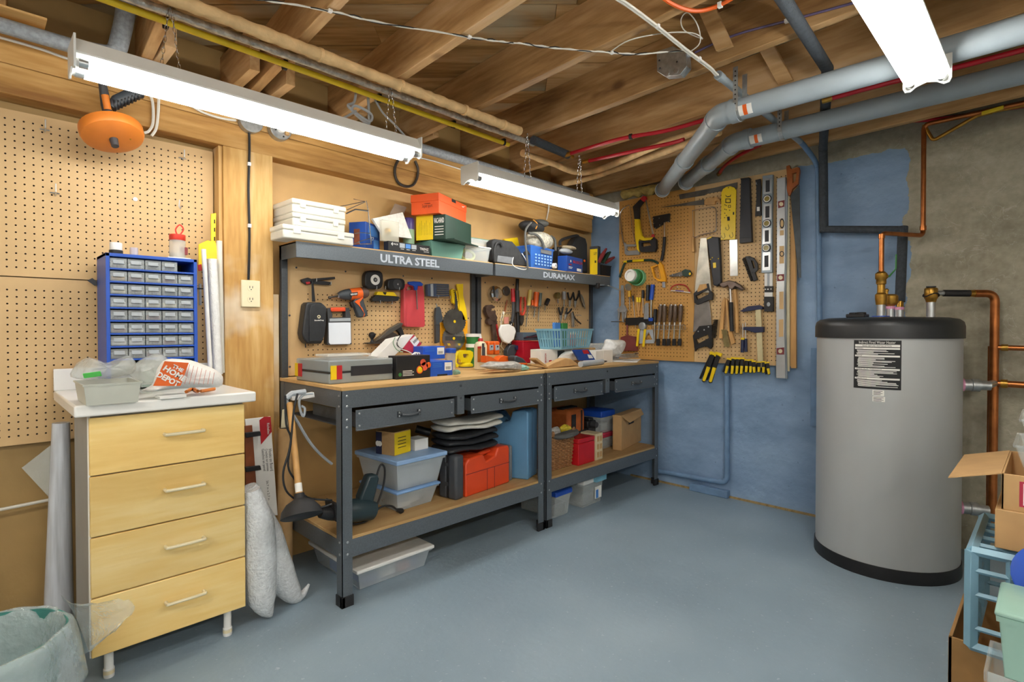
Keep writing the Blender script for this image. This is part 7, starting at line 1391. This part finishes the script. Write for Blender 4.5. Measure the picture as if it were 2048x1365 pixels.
t = thing('file_carton', 'cardboard file box with a lid flap and a hand hole', 'box'); b = RB(1243, 0, 1226, 1289, 12, ZL, top=832, base=902); b.box(t, 'box', 'cardboard', .002, z=(0, .97)); b.box(t, 'lid', 'cardboard', .002, u=(-.01, 1.01), v=(-.01, 1.01), z=(.94, 1)); n_ = V((b.l.x, b.l.y, 0)); MB().add([b.P(.02, 0, .96) - n_ * .002, b.P(1, 0, .96) - n_ * .002, b.P(.96, 0, .84) - n_ * .025, b.P(.2, 0, .76) - n_ * .03], [(0, 1, 2, 3)]).build('flap', 'cardboard', t, solid=.003, smooth=False); b.front(t, 'hand_hole', 'black', .34, .66, .6, .72)
# under the benches
t = thing('storage_tub', 'long clear tub with a white lid on the floor under the bench', 'tub'); b = RB(716, 0, 628, 862, 0, .002, top=1140, base=1189, depth=.45); tub(t, b, 'clear_tub', 'white', taper=.12, lidz=.82)
for u, v, w0, m_, z in ((.22, .1, .2, 'carton_blue', .4), (.45, .1, .22, 'paper', .5), (.68, .1, .16, 'pink', .45), (.85, .12, .12, 'carton_blue', .55), (.12, .5, .1, 'light_blue', .5)): b.box(t, 'content', m_, .004, u=(u - w0 / 2, u + w0 / 2), v=(v, v + .2), z=(.05, z))
def ftub(lab, N, base, L, R, a, top, lid, depth, cont): 
    t = thing('storage_tub', lab, 'tub'); b = RB(N, 0, L, R, a, .002, top=top, base=base, depth=depth); tub(t, b, 'clear', lid, taper=.12, lidz=.8); b.box(t, 'content', cont, .01, u=(.1, .9), v=(.1, .9), z=(.03, .45)); return t, b
M('screws', '9c9ea0', .4, .5, var=.5, scale=300, bump=1, bscale=300); ftub('clear floor tub with a bright blue lid under the corner bench', 1111, 1040, 1078, 1143, 2, 985, 'blue', .3, 'screws'); t, b = ftub('clear floor tub with a white and teal lid, full of screws', 1167, 1019, 1138, 1208, 2, 960, 'white', .25, 'screws'); b.front(t, 'label', 'paper', .55, .2, .85, .6, off=.006); b.front(t, 'label_band', 'light_blue', .57, .22, .68, .5, off=.008); b.front(t, 'lid_tab', M('teal_lid', '74b0c4', .4), .45, .82, .95, 1.02, off=.03)
# ================= things around the drawer cabinet and the timber wall =================
a1, a5, a7, a8, a9 = zm(0, 0, 3.4115), zm(0, 380, 3.0327), zm(0, 800, 2.4154), zm(420, 780, 2.625), zm(0, 1140, 6.0667)
# drain auger hung on the beam
t = thing('drain_auger', 'orange drum drain auger with a ribbed black grip hung on the beam', 'drain auger'); M('auger_orange', 'd87c2c', .4, var=.07)
p = lambda *q, Y=2.48: [onY(*k, Y) for k in a1(*q)]
c = p((765, 905))[0]; ax = V((-.1, .42, 1)).normalized(); MB().lathe(c - ax * .03, [(.03, 0), (.075, .002), (.095, .01), (.1, .022), (.1, .045), (.085, .055), (.03, .066)], ax, 32).build('drum', 'auger_orange', t)
b0 = c - ax * .03; MB().lathe(b0 - ax * .03, [(.012, 0), (.014, .03), (.022, .034)], ax, 14).build('nose', 'dark_grey', t); studs('rivet', [b0 + V((.05, -.012, .01)), b0 + V((-.05, -.02, .01))], (0, -.4, -1), .003, 'brass', t)
MB().tube(p((745, 800), (720, 720), (712, 640), (700, 575)), [.017, .015, .015, .013], 12).build('barrel', 'dark_grey', t); MB().tube(p((735, 750), (716, 650), Y=2.468), .012, 10).build('barrel_sleeve', 'auger_orange', t); MB().tube(p((703, 580), (690, 545), (700, 540)), .004, 6).build('hanger', 'chrome', t)
g_ = MB().tube(p((760, 735), (800, 690), (900, 640), (975, 640)), [.016, .022, .021, .014], 12).build('grip', 'rubber_grey', t)
for k in range(9): f = k / 8; q0 = p((775 + 190 * f, 718 - 78 * f))[0]; MB().tube([q0 + V((-.003, 0, 0)), q0 + V((.003, 0, .001))], .0235 - .005 * f, 12).build('grip_rib', 'black', g_)
# loose peg hooks on the tan board
for i, (x, y) in enumerate(((305, 885), (375, 1318), (1245, 1080))):
    t = thing('peg_hook', 'small steel pegboard hook ' + ('beside the drain auger', 'below the other hook on the tan pegboard', 'near the timber post on the tan pegboard')[i], 'hook'); q = onY(*a1((x, y))[0], 2.672); MB().tube([q + V((-.014, 0, 0)), q + V((.014, 0, 0))], .0022, 6).build('cross_bar', 'zinc', t); MB().tube([q + V((0, .004, .0)), q + V((0, -.012, -.012)), q + V((0, -.03, .0)), q + V((0, -.03, .03))], .0022, 6).build('prong', 'zinc', t)
t = tag(MB().tube([onY(*k, 2.655) for k in a5((1090, 60), (1086, 100), (1094, 115), (1100, 100))], .0025, 6).build('wire_hook', 'zinc'), 'bent wire hook on the tan pegboard above the red-lidded jar', 'hook')
t = tag(MB().lathe(onY(*a5((820, 57))[0], 2.676), [(.005, 0), (.009, .001), (.008, .004)], (0, -1, 0), 14).build('grommet', 'white'), 'white plastic grommet in a pegboard hole', 'grommet')
# blue parts cabinet
t = thing('parts_cabinet', 'blue steel parts cabinet with rows of clear drawers on the countertop', 'parts cabinet'); M('steel_blue', '1e4fb0', .38, var=.06)
yf, yb = 2.45, 2.64; xl, xr = onY(211, 507, yf).x, onY(394, 520, yf).x; z0, z1 = .903, onY(211, 505, yf).z
def cb(a, b_, nm='frame_bar', mt='steel_blue', bev=.001): return MB().box(a, b_).build(nm, mt, t, bevel=bev, smooth=False)
cb((xl, yf, z0), (xl + .012, yb, z1), 'side_panel'); cb((xr - .012, yf, z0), (xr, yb, z1), 'side_panel'); cb((xl, yf, z1 - .012), (xr, yb, z1), 'top_panel'); cb((xl, yb - .004, z0), (xr, yb, z1), 'back_panel', 'dark_grey')
top = z1 - .012; pitch = (top - (z0 + .115)) / 8; dw = (xr - xl - .024) / 5
M('bits', '9a948a', .45, .3, var=.6, scale=160); dplast = plastic('drawer_clear', 'cfd6d6', .3, .15)
dm = cm = None; rr = random.Random(21)
cont = ['bits', 'paper', 'galv', 'cream', 'brass', 'dark_grey', 'screws', 'maroon']
for r_ in range(8):
    za, zb_ = top - (r_ + 1) * pitch + .006, top - r_ * pitch - .003; cb((xl + .012, yf, za - .006), (xr - .012, yb, za))
    for c_ in range(5):
        if (r_, c_) in ((0, 4),): continue
        x = xl + .012 + c_ * dw + .0015; h = zb_ - za
        if dm is None:
            m = MB(); w0 = dw - .003; m.box((0, 0, 0), (w0, .002, h * .92)); m.box((0, .002, 0), (.002, .13, h * .8)); m.box((w0 - .002, .002, 0), (w0, .13, h * .8)); m.box((0, .002, 0), (w0, .13, .002)); o = m.build('drawer', 'drawer_clear', t, smooth=False); dm = o
            m = MB(); m.box((.004, .004, .003), (w0 - .004, .12, h * .5)); k_ = m.build('drawer_content', 'bits', o, bevel=.003); cm = k_
            m = MB(); m.box((w0 * .18, -.009, h * .40), (w0 * .82, 0, h * .47)); m.box((w0 * .18, -.0008, h * .47), (w0 * .82, 0, h * .75)); l_ = m.build('drawer_pull', 'cable_grey', o, smooth=False)
        else:
            o = dm.copy(); COL.objects.link(o); o.parent = t; k_ = cm.copy(); COL.objects.link(k_); k_.parent = o; l2 = l_.copy(); COL.objects.link(l2); l2.parent = o
            k_.data = cm.data.copy(); k_.data.materials[0] = MATS[rr.choice(cont)]
        o.location = (x, yf + .006, za + .001)
for c_ in range(3):
    w3 = (xr - xl - .024) / 3; x = xl + .012 + c_ * w3; m = MB(); m.box((x + .002, yf + .006, z0 + .01), (x + w3 - .002, yf + .009, z0 + .10)); o = m.build('large_drawer', 'drawer_clear', t, smooth=False); MB().box((x + .01, yf + .012, z0 + .01), (x + w3 - .01, yf + .12, z0 + .05 + .02 * (c_ % 2))).build('drawer_content', ('paper', 'green', 'bits')[c_], o, bevel=.004)
# on top of the parts cabinet
def jar(nm, lab, cat, px, pyb, pyt, Y, parts):
    t = thing(nm, lab, cat)
    for n_, m_, f0, f1, r in parts: b_ = onY(px, pyb, Y); h = onY(px, pyt, Y).z - z1; k = (onY(px + 1, 500, Y).x - b_.x) * .66; MB().lathe((b_.x, Y, z1 + h * f0), [(r * k * .97, 0), (r * k, h * (f1 - f0) * .06), (r * k, h * (f1 - f0) * .94), (r * k * .95, h * (f1 - f0))], n=22).build(n_, m_, t)
    return t
t = jar('screw_jar', 'clear jar of screws with a red lid and wire loop', 'jar', 355, 515, 470, 2.55, [('jar', plastic('jar_clear', 'dcdcd4', .4), 0, .78, 22), ('content', 'bits', .03, .3, 20), ('lid', M('lid_red', 'd23a2a', .4), .78, 1.0, 22)])
MB().tube(smoothpath([onY(*k, 2.55) for k in a5((1075, 275), (1065, 240), (1090, 212), (1112, 240), (1090, 275))], 4), .003, 6).build('loop', 'lid_red', t); fy(t, 'content_red', 'maroon', a5((1090, 345), (1140, 350), (1140, 395), (1100, 395)), Y=2.53, th=.01)
jar('tape_disc', 'white roll on a black one lying on the parts cabinet', 'roll', 232, 508, 486, 2.52, [('black_roll', 'black', 0, .4, 20), ('white_roll', 'white', .4, 1, 18)]); jar('small_tub', 'small clear round box on the parts cabinet', 'box', 268, 508, 496, 2.55, [('box', plastic('lilac_clear', 'cfcad8', .55), 0, 1, 12)])
t = tag(MB().box((onY(335, 500, 2.5).x, 2.49, z1), (onY(380, 500, 2.5).x, 2.6, z1 + .008)).build('white_card', 'paper', bevel=.001), 'white card under the red-lidded jar', 'card')
# fly swatter, pen, yellow rule, tubes
t = thing('fly_swatter', 'dark mesh fly swatter poking out behind the parts cabinet', 'fly swatter'); fy(t, 'mesh', 'dark_grey', a5((530, 550), (560, 535), (608, 572), (575, 582)), Y=2.66, th=.004, bev=0); rodY(t, 'handle', 'dark_grey', a5((590, 575), (640, 600)), .003, Y=2.66)
t = thing('tube_vial', 'clear hook-shaped vial clipped beside the parts cabinet', 'vial'); rodY(t, 'vial', 'cable_grey', a5((1213, 570), (1216, 700)), .0055, Y=2.64, n=10); rodY(t, 'clip', 'black', a5((1195, 598), (1235, 600)), .003, Y=2.635)
t = thing('shelf_standard', 'yellow slotted metal strip standing against the post', 'strip'); fy(t, 'strip', 'yellow', a5((1280, 145), (1312, 140), (1308, 320), (1280, 320)), Y=2.60, th=.008)
for y in (180, 230, 285): fy(t, 'slot', 'hole_dark', a5((1298, y), (1305, y), (1305, y + 24), (1298, y + 24)), Y=2.5995, th=.001, bev=0)
t = thing('label_packet', 'yellow and blue hanging packet of plastic strips', 'packet'); fy(t, 'packet', 'yellow', a5((1205, 330), (1260, 305), (1310, 320), (1330, 470), (1270, 490), (1205, 480)), Y=2.585, th=.006); fy(t, 'blue_end', 'carton_blue', a5((1270, 465), (1330, 445), (1330, 470), (1275, 492)), Y=2.584, th=.004); fy(t, 'red_mark', 'red', a5((1200, 455), (1222, 450), (1228, 490), (1205, 492)), Y=2.584, th=.004)
def wtube(lab, top, bot, r, Y, m_, n=14): return tag(MB().tube([onY(*a5(top)[0], Y), onY(*a5(bot)[0], Y)], r, n).build('plastic_tube', m_), lab, 'tube')
wtube('slim white plastic tube standing beside the parts cabinet', (1235, 360), (1275, 1080), .009, 2.52, 'white'); wtube('thick white plastic tube standing against the post', (1285, 420), (1320, 1120), .020, 2.552, 'bag_white'); wtube('cloudy plastic tube standing against the post', (1330, 310), (1345, 1110), .012, 2.588, 'cloudy')
# on the countertop
t = thing('food_tub', 'shallow frosted tub at the edge of the countertop', 'tub'); b = RB(165, 2.06, 136, 281, 0, .903, .065, depth=.2); tub(t, b, plastic('frosted', 'd6d8cc', .7, .35), None, taper=.1)
zp = lambda *q: ring_px(a5, q)
bag('plastic_bag', 'clear bag with a green strip heaped in the frosted tub', 'bag', zp((420, 1150), (450, 1050), (540, 1010), (640, 1060), (780, 1000), (840, 1060), (800, 1130), (560, 1160)), 2.20, .16, plastic('bag_clear', 'd4d8d2', .42, .15, .8), 21, .012); fy(thing('green_strip', 'green strip inside the clear bag on the tub', 'strip'), 'strip', M('green_bright', '44b048', .4), a5((500, 1115), (610, 1100), (620, 1130), (510, 1145)), Y=2.1, th=.003)
bag('plastic_bag', 'clear crinkled bag in front of the parts cabinet', 'bag', zp((740, 1100), (850, 1030), (960, 980), (1040, 1040), (950, 1180), (860, 1190)), 2.33, .11, 'bag_clear', 22, .01)
t = bag('shopping_bag', 'white shopping bag with an orange square logo lying on the countertop', 'bag', zp((830, 1230), (920, 1190), (950, 1090), (1000, 1020), (1150, 1030), (1300, 1080), (1360, 1130), (1350, 1200), (1150, 1200), (950, 1225)), 2.14, .14, M('bag_paper', 'e9e6e2', .4, var=.05, scale=40, bump=.3), 23, .006)
lg = fy(t, 'logo_square', M('logo_orange', 'e2641e', .45), a5((1000, 1040), (1145, 1050), (1095, 1190), (930, 1190)), Y=2.055, th=.004, bev=0)
for s_, (xa, ya), (xb, yb2), h in (('THE', (1042, 1075), (1105, 1108), .011), ('HOME', (985, 1090), (1115, 1165), .017), ('DEPOT', (945, 1130), (1075, 1195), .017)):
    q0, q1 = onY(*a5((xa, ya))[0], 2.054), onY(*a5((xb, yb2))[0], 2.054); r_ = (q1 - q0).normalized(); text(s_, (q0 + q1) / 2, r_, V((-r_.z, 0, r_.x)), h, 'paper', lg, width=(q1 - q0).length, ext=.001, bold=.04)
for i in range(7): rodY(t, 'printed_line', 'pink', a5((1150 + 25 * i, 1060 + 8 * i), (1120 + 28 * i, 1180)), .0008, Y=2.062)
t = tag(RB(318, 2.08, 312, 372, 4, .903, .012, depth=.05).box(None, 'white_block', 'white_gloss'), 'flat white plastic block at the front of the countertop', 'block')
t = tag(MB().tube(smoothpath([onZ(*k, .909) for k in a5((1130, 1225), (1170, 1205), (1200, 1222), (1260, 1215), (1300, 1208))], 3), .006, 8).build('orange_clip', 'auger_orange'), 'small orange and steel clip on the countertop', 'clip')
# plastic film roll and the panel below the board
t = thing('film_roll', 'tall roll of clear plastic film standing beside the cabinet', 'film roll'); M('film_roll', 'c6cad0', .25, var=.2, scale=10, stretch=(6, 6, .4), coat=.3); q0, q1 = onY(122, 846, 2.55), onY(118, 1190, 2.55); MB().tube([V((q1.x, 2.55, .0)), q1, q0], [.045, .042, .026], 18).build('roll', 'film_roll', t)
MB().prism([onY(*k, 2.56) for k in a7((265, 205), (105, 330), (240, 475))], (0, .003, 0)).build('loose_corner', 'bag_clear', t)
# hooks package, bubble wrap, cardboard tube, plunger
t = thing('hook_board_pack', 'white packaged board of hooks with a red corner leaning behind the bubble wrap', 'package'); fy(t, 'card', 'paper', a8((184, 155), (318, 140), (356, 660), (240, 660)), Y=2.50, th=.006); fy(t, 'red_corner', 'red', a8((260, 160), (285, 142), (318, 142), (325, 220), (268, 288)), Y=2.498, th=.003, bev=0); fy(t, 'wood_board', 'dark_wood', a8((184, 190), (222, 186), (245, 515), (188, 520)), Y=2.494, th=.01)
for y in (235, 415): fy(t, 'hook', 'black', a8((186, y - 8), (265, y - 16), (270, y + 6), (190, y + 18)), Y=2.48, th=.014)
for s_, x, h in (('Hooks on Board', 312, .014), ('Crochets sur panneau', 294, .011), ('Ganchos en panel', 276, .011)):
    q = onY(*a8((x, 370))[0], 2.499); text(s_, q, (.08, 0, -1), (1, 0, .08), h, 'black_print', t, width=.10, ext=.001)
q = onY(*a8((300, 205))[0], 2.4975); text('Richelieu', q, (.05, 0, -1), (1, 0, .05), .011, 'paper', t, width=.05, ext=.001, bold=.01); q = onY(*a8((300, 530))[0], 2.499); text('26.7 in x 2.7 in', q, (.08, 0, -1), (1, 0, .08), .009, 'black_print', t, width=.09, ext=.001)
bw = M('bubble', 'eef2f4', .15, var=.1, scale=60, bump=.8, bscale=110, coat=.5); bw.node_tree.nodes['Principled BSDF'].inputs['Alpha'].default_value = .82
def roll2(t, nm, pts, Y, mat): MB().tube(smoothpath([V((max(k.x, .726 + r), k.y, max(k.z, r + .002))) for k, r in [(onY(*a8((x, y))[0], Y), r) for x, y, r in pts]], 4), [r for i in range(len(pts) - 1) for r in [pts[i][2] + (pts[i+1][2] - pts[i][2]) * j / 4 for j in range(4)]] + [pts[-1][2]], 16).build(nm, mat, t)
t = thing('bubble_wrap', 'folded sheet of bubble wrap slumped against the cabinet', 'bubble wrap'); roll2(t, 'fold', [(215, 525, .03), (240, 700, .055), (235, 900, .06), (275, 1100, .05), (320, 1290, .008)], 2.16, 'bubble'); roll2(t, 'fold', [(225, 560, .03), (300, 750, .055), (360, 950, .06), (430, 1120, .04), (480, 1080, .018), (520, 1020, .004)], 2.22, 'bubble'); roll2(t, 'fold', [(200, 510, .03), (220, 560, .04), (260, 680, .05)], 2.20, 'bubble')
t = thing('cardboard_tube', 'tall brown cardboard tube leaning between the post and the bench', 'tube'); q0, q1 = onY(*a8((400, 200))[0], 2.5), onY(*a8((392, 790))[0], 2.5); MB().tube([V((q1.x, 2.5, 0)), q1, q0], .034, 18).build('tube', 'kraft', t); MB().tube([q0, q0 + V((0, 0, .002))], .03, 18).build('bore', 'hole_dark', t); fy(t, 'paper_sheet', 'cream', a8((380, 105), (400, 100), (412, 205), (372, 205)), Y=2.5, th=.003)
t = thing('plunger', 'wooden-handled plunger with a black rubber cup leaning on the bench', 'plunger'); q0, q1 = onY(*a8((418, 70))[0], 2.2), onY(*a8((470, 560))[0], 2.03); MB().tube([q0, q1], .0125, 12).build('handle', 'tool_wood', t); MB().tube([q0.lerp(q1, .87), q0.lerp(q1, .96)], .0135, 12).build('label', 'paper', t)
d = (q1 - q0).normalized(); MB().lathe(q1 - d * .01, [(.018, 0), (.022, .02), (.05, .035), (.07, .06), (.076, .085), (.07, .088)], d, 24).build('cup', 'black_rubber', t)
# cords on the bench side
cable('grey power cord plugged into the side of the bench', [onY(*k, 2.12) for k in a8((540, 20), (490, 28), (468, 60), (475, 110), (490, 140), (498, 100), (480, 85))], .005, 'cable_grey', cat='cord')
t, P = cable('grey cord sweeping from the bench side down to the shelf', [onY(*k, 2.2) for k in a8((425, 15), (402, 45), (425, 110), (460, 170), (520, 270), (580, 340), (640, 390))], .006, 'cable_grey', cat='cord'); MB().tube([onY(*k, 2.12) for k in a8((400, 45), (430, 20), (500, 10))], .011, 8).build('plug', 'cable_grey', t)
cable('black cord hanging from the bench side past the plunger', [onY(*k, 2.06) for k in a8((460, 20), (440, 110), (420, 300), (385, 430), (395, 520), (440, 570), (500, 600), (560, 622), (640, 600))], .004, 'cord_black', cat='cord'); cable('second black cord looping behind the plunger handle', [onY(*k, 2.09) for k in a8((395, 30), (400, 180), (425, 260), (410, 400), (450, 480), (510, 565), (640, 580))], .004, 'cord_black', cat='cord')
t = thing('power_bar', 'white plug strip fixed on the side of the bench', 'power bar'); fy(t, 'strip', 'white', [(583, 792), (628, 785), (630, 795), (585, 802)], Y=2.2, th=.02)
# bin with liner
t = thing('waste_bin', 'green waste bin lined with a clear plastic bag beside the cabinet', 'bin'); M('bin_green', '3f8078', .4, var=.08); M('liner', 'c4d4d8', .25, var=.15, scale=20, bump=.5, bscale=26)
c = onZ(40, 1275, .34); c = V((-.02, 1.92, 0)); cz = .34
def bring(r, z, seed, amp=0, flare=0):
    rr = random.Random(seed); return [V((c.x + (r + rr.uniform(-amp, amp)) * math.cos(q) * 1.22, c.y + (r + rr.uniform(-amp, amp)) * math.sin(q) * 1.05, z + rr.uniform(-amp, amp))) * 1 + V((math.cos(q), math.sin(q), .4)) * (amp * (.9 * math.sin(13 * q + seed) + .6 * math.sin(29 * q))) for q in [2*PI*k/36 for k in range(36)]]
MB().loft([bring(.13, 0, 1), bring(.165, cz, 1), bring(.172, cz, 1), bring(.172, cz - .02, 1)], caps=False).add(bring(.13, .003, 1), [tuple(range(36))]).build('bucket', 'bin_green', t)
ln = plastic('liner_clear', 'd4e2e4', .34, .15, .8); MB().loft([bring(.10, .03, 3, .006), bring(.14, .16, 4, .008), bring(.157, cz - .02, 5, .006), bring(.17, cz + .012, 6, .006), bring(.186, cz - .005, 7, .008), bring(.196, cz - .09, 8, .012), bring(.20, cz - .16, 9, .016)], caps=False).build('liner', 'liner_clear', t, sub=1, smooth=1, solid=.001)
inn = smoothpath([onY(*k, 1.93) for k in a9((740, 330), (850, 460), (920, 590), (960, 720), (985, 850), (1010, 990))], 3); out_ = smoothpath([onY(*k, 1.80) for k in a9((1000, 420), (1350, 375), (1560, 375), (1635, 490), (1450, 690), (1100, 930))], 3)
rr = random.Random(2); R_ = [[a.lerp(b_, f) + V((0, rr.uniform(-.008, .008) - .03 * math.sin(PI * f), rr.uniform(-.004, .004))) for a, b_ in zip(inn, out_)] for f in [k / 7 for k in range(8)]]
MB().loft(R_, caps=False, closed_ring=False).build('liner_flap', 'liner_clear', t, smooth=1)
# ================= stacked things at the edge beside the heater =================
r6 = zm(1880, 740, 2.184)
M('crate_blue', '7aa6bc', .45, var=.05)
# low cardboard box, open
def obx(b, t, mat, th=.004, z=(0, 1)):
    for u, v in (((0, .02), (0, 1)), ((.98, 1), (0, 1)), ((0, 1), (0, .02)), ((0, 1), (.98, 1))): b.box(t, 'side', mat, .001, u=u, v=v, z=z)
    b.box(t, 'bottom', mat, .001, z=(0, .02))
class AB(RB):
    """box given directly by its near corner, size and turn"""
    def __init__(s, x, y, w_, d_, a, z0, h): a = math.radians(a); s.n = V((x, y)); s.r = V((math.cos(a), math.sin(a))); s.l = V((-math.sin(a), math.cos(a))); s.w, s.d, s.z0, s.h = w_, d_, z0, h
# these stand beside the heater: r runs along +X, l along +Y
t = thing('carton', 'open cardboard carton on the floor under the pale blue crate', 'box'); b = AB(2.10, -.22, .38, .44, 0, 0, .20); obx(b, t, 'cardboard_dark')
t = thing('milk_crate', 'pale blue plastic crate standing in the open carton', 'crate'); k = AB(2.095, -.17, .41, .338, 0, .195, .285); M('crate', '86b0c4', .42, var=.05)
def bar(a, c_, r=.009): d = (c_ - a).normalized(); o = d.orthogonal().normalized(); return MB().obox((a + c_) / 2, (c_ - a) / 2, o * r, d.cross(o) * r)
for z in (0, .2, .55, .8, 1):
    for (u0, v0), (u1, v1) in (((0, 0), (1, 0)), ((1, 0), (1, 1)), ((1, 1), (0, 1)), ((0, 1), (0, 0))): bar(k.P(u0, v0, z), k.P(u1, v1, z), .010 if z in (0, 1) else .006).build('rail', 'crate', t, bevel=.001)
for fc in range(4):
    for f in (0, .25, .5, .75): u, v = {0: (f, 0), 1: (1, f), 2: (1 - f, 1), 3: (0, 1 - f)}[fc]; bar(k.P(u, v, 0), k.P(u, v, 1), .012 if f == 0 else .007).build('upright', 'crate', t, bevel=.001)
for f in (.2, .4, .6, .8): bar(k.P(f, 0, .98), k.P(f, 1, .98), .006).build('top_bar', 'crate', t, bevel=.001)
zt = .195 + .285 + .010
b = AB(2.14, -.17, .40, .29, 0, zt, .115); t = thing('carton', 'plain cardboard carton standing on the pale blue crate', 'box'); b.box(t, 'box', 'cardboard')
b = AB(2.15, -.17, .42, .277, 0, zt + .115, .105); t = thing('carton', 'cardboard carton with an open flap and a red-edged label, upper of two', 'box'); obx(b, t, 'cardboard'); e = V((-.03, .12, -.03))
MB().add([b.P(0, 1, 1), b.P(1, 1, 1), b.P(1, 1, 1) + e, b.P(0, 1, 1) + e], [(0, 1, 2, 3)]).build('flap', 'cardboard', t, solid=.003, smooth=False)
MB().add([b.P(0, 0, 1), b.P(1, 0, 1), b.P(1, 0, 1.3) - V((0, .1, 0)), b.P(0, 0, 1.3) - V((0, .1, 0))], [(0, 1, 2, 3)]).build('flap', 'cardboard', t, solid=.003, smooth=False)
lb_ = b.side(t, 'label', 'carmine', .55, .15, .86, .85); b.side(lb_, 'label_face', 'paper', .58, .2, .83, .8, off=.002)
zc = zt + .115 + .105
for i in range(3):
    q = AB(2.17, -.15, .26, .23 - .012 * i, 0, zc + .078 * i, .085); t = thing('plastic_tub', ('clear square container on the upper carton', 'clear square container, second of the stack', 'clear square container on top of the stack')[i], 'tub', 'clear containers stacked on the carton'); tub(t, q, 'clear', None, taper=.2)
t = thing('storage_tub', 'mint translucent tub beside the pale blue crate', 'tub'); plastic('mint', 'b4dccc', .7, .25); q = AB(1.74, -.16, .2, .25, 0, .30, .165); tub(t, q, 'mint', 'mint', taper=.1)
q = AB(1.75, -.14, .18, .25, 0, 0, .30); t = thing('storage_tub', 'clear tub standing on the floor under the mint tub', 'tub'); tub(t, q, 'clear', None, taper=.06)
for i, (m_, lab) in enumerate((('carmine', 'red plastic lid leaning on the crate under the blue one'), ('blue', 'blue plastic lid leaning on the crate'))):
    tag(MB().lathe(V((2.055 - .03 * i, -.005, .465 + .01 * i)), [(.075, 0), (.085, .004), (.085, .012), (.075, .016)], V((-1, .12, .5)), 28).build('round_lid', m_), lab, 'lid')
# ---------------- origins: every thing stands on its own base point ----------------
bpy.context.view_layer.update()
def _pts(o):
    return [o.matrix_world @ V(c) for c in o.bound_box] if o.type == 'MESH' else []
def _all(o):
    r = [o]
    for c in o.children: r += _all(c)
    return r
_done = set()
def recenter(o, parent_world):
    """move a mesh's origin to the middle of its own mesh"""
    if o.type == 'MESH' and o.data.users == 1 and o.data.name not in _done:
        _done.add(o.data.name); vs = o.data.vertices
        if len(vs):
            c = sum((v.co for v in vs), V()) / len(vs)
            o.data.transform(Matrix.Translation(-c)); o.location = o.location + c
            for ch in o.children: ch.location = ch.location - c
    for ch in list(o.children): recenter(ch, None)
for o in list(bpy.data.objects):
    if o.parent is None and o.type in ('MESH', 'EMPTY') and not o.get('placed'):
        if o.type == 'EMPTY' and o.location.length < 1e-6:
            P = [p for c in _all(o) for p in _pts(c)]
            if P:
                L = V((sum(p.x for p in P)/len(P), sum(p.y for p in P)/len(P), min(p.z for p in P)))
                o.location = L
                for ch in o.children: ch.location = ch.location - L
        recenter(o, None)
bpy.context.view_layer.update()
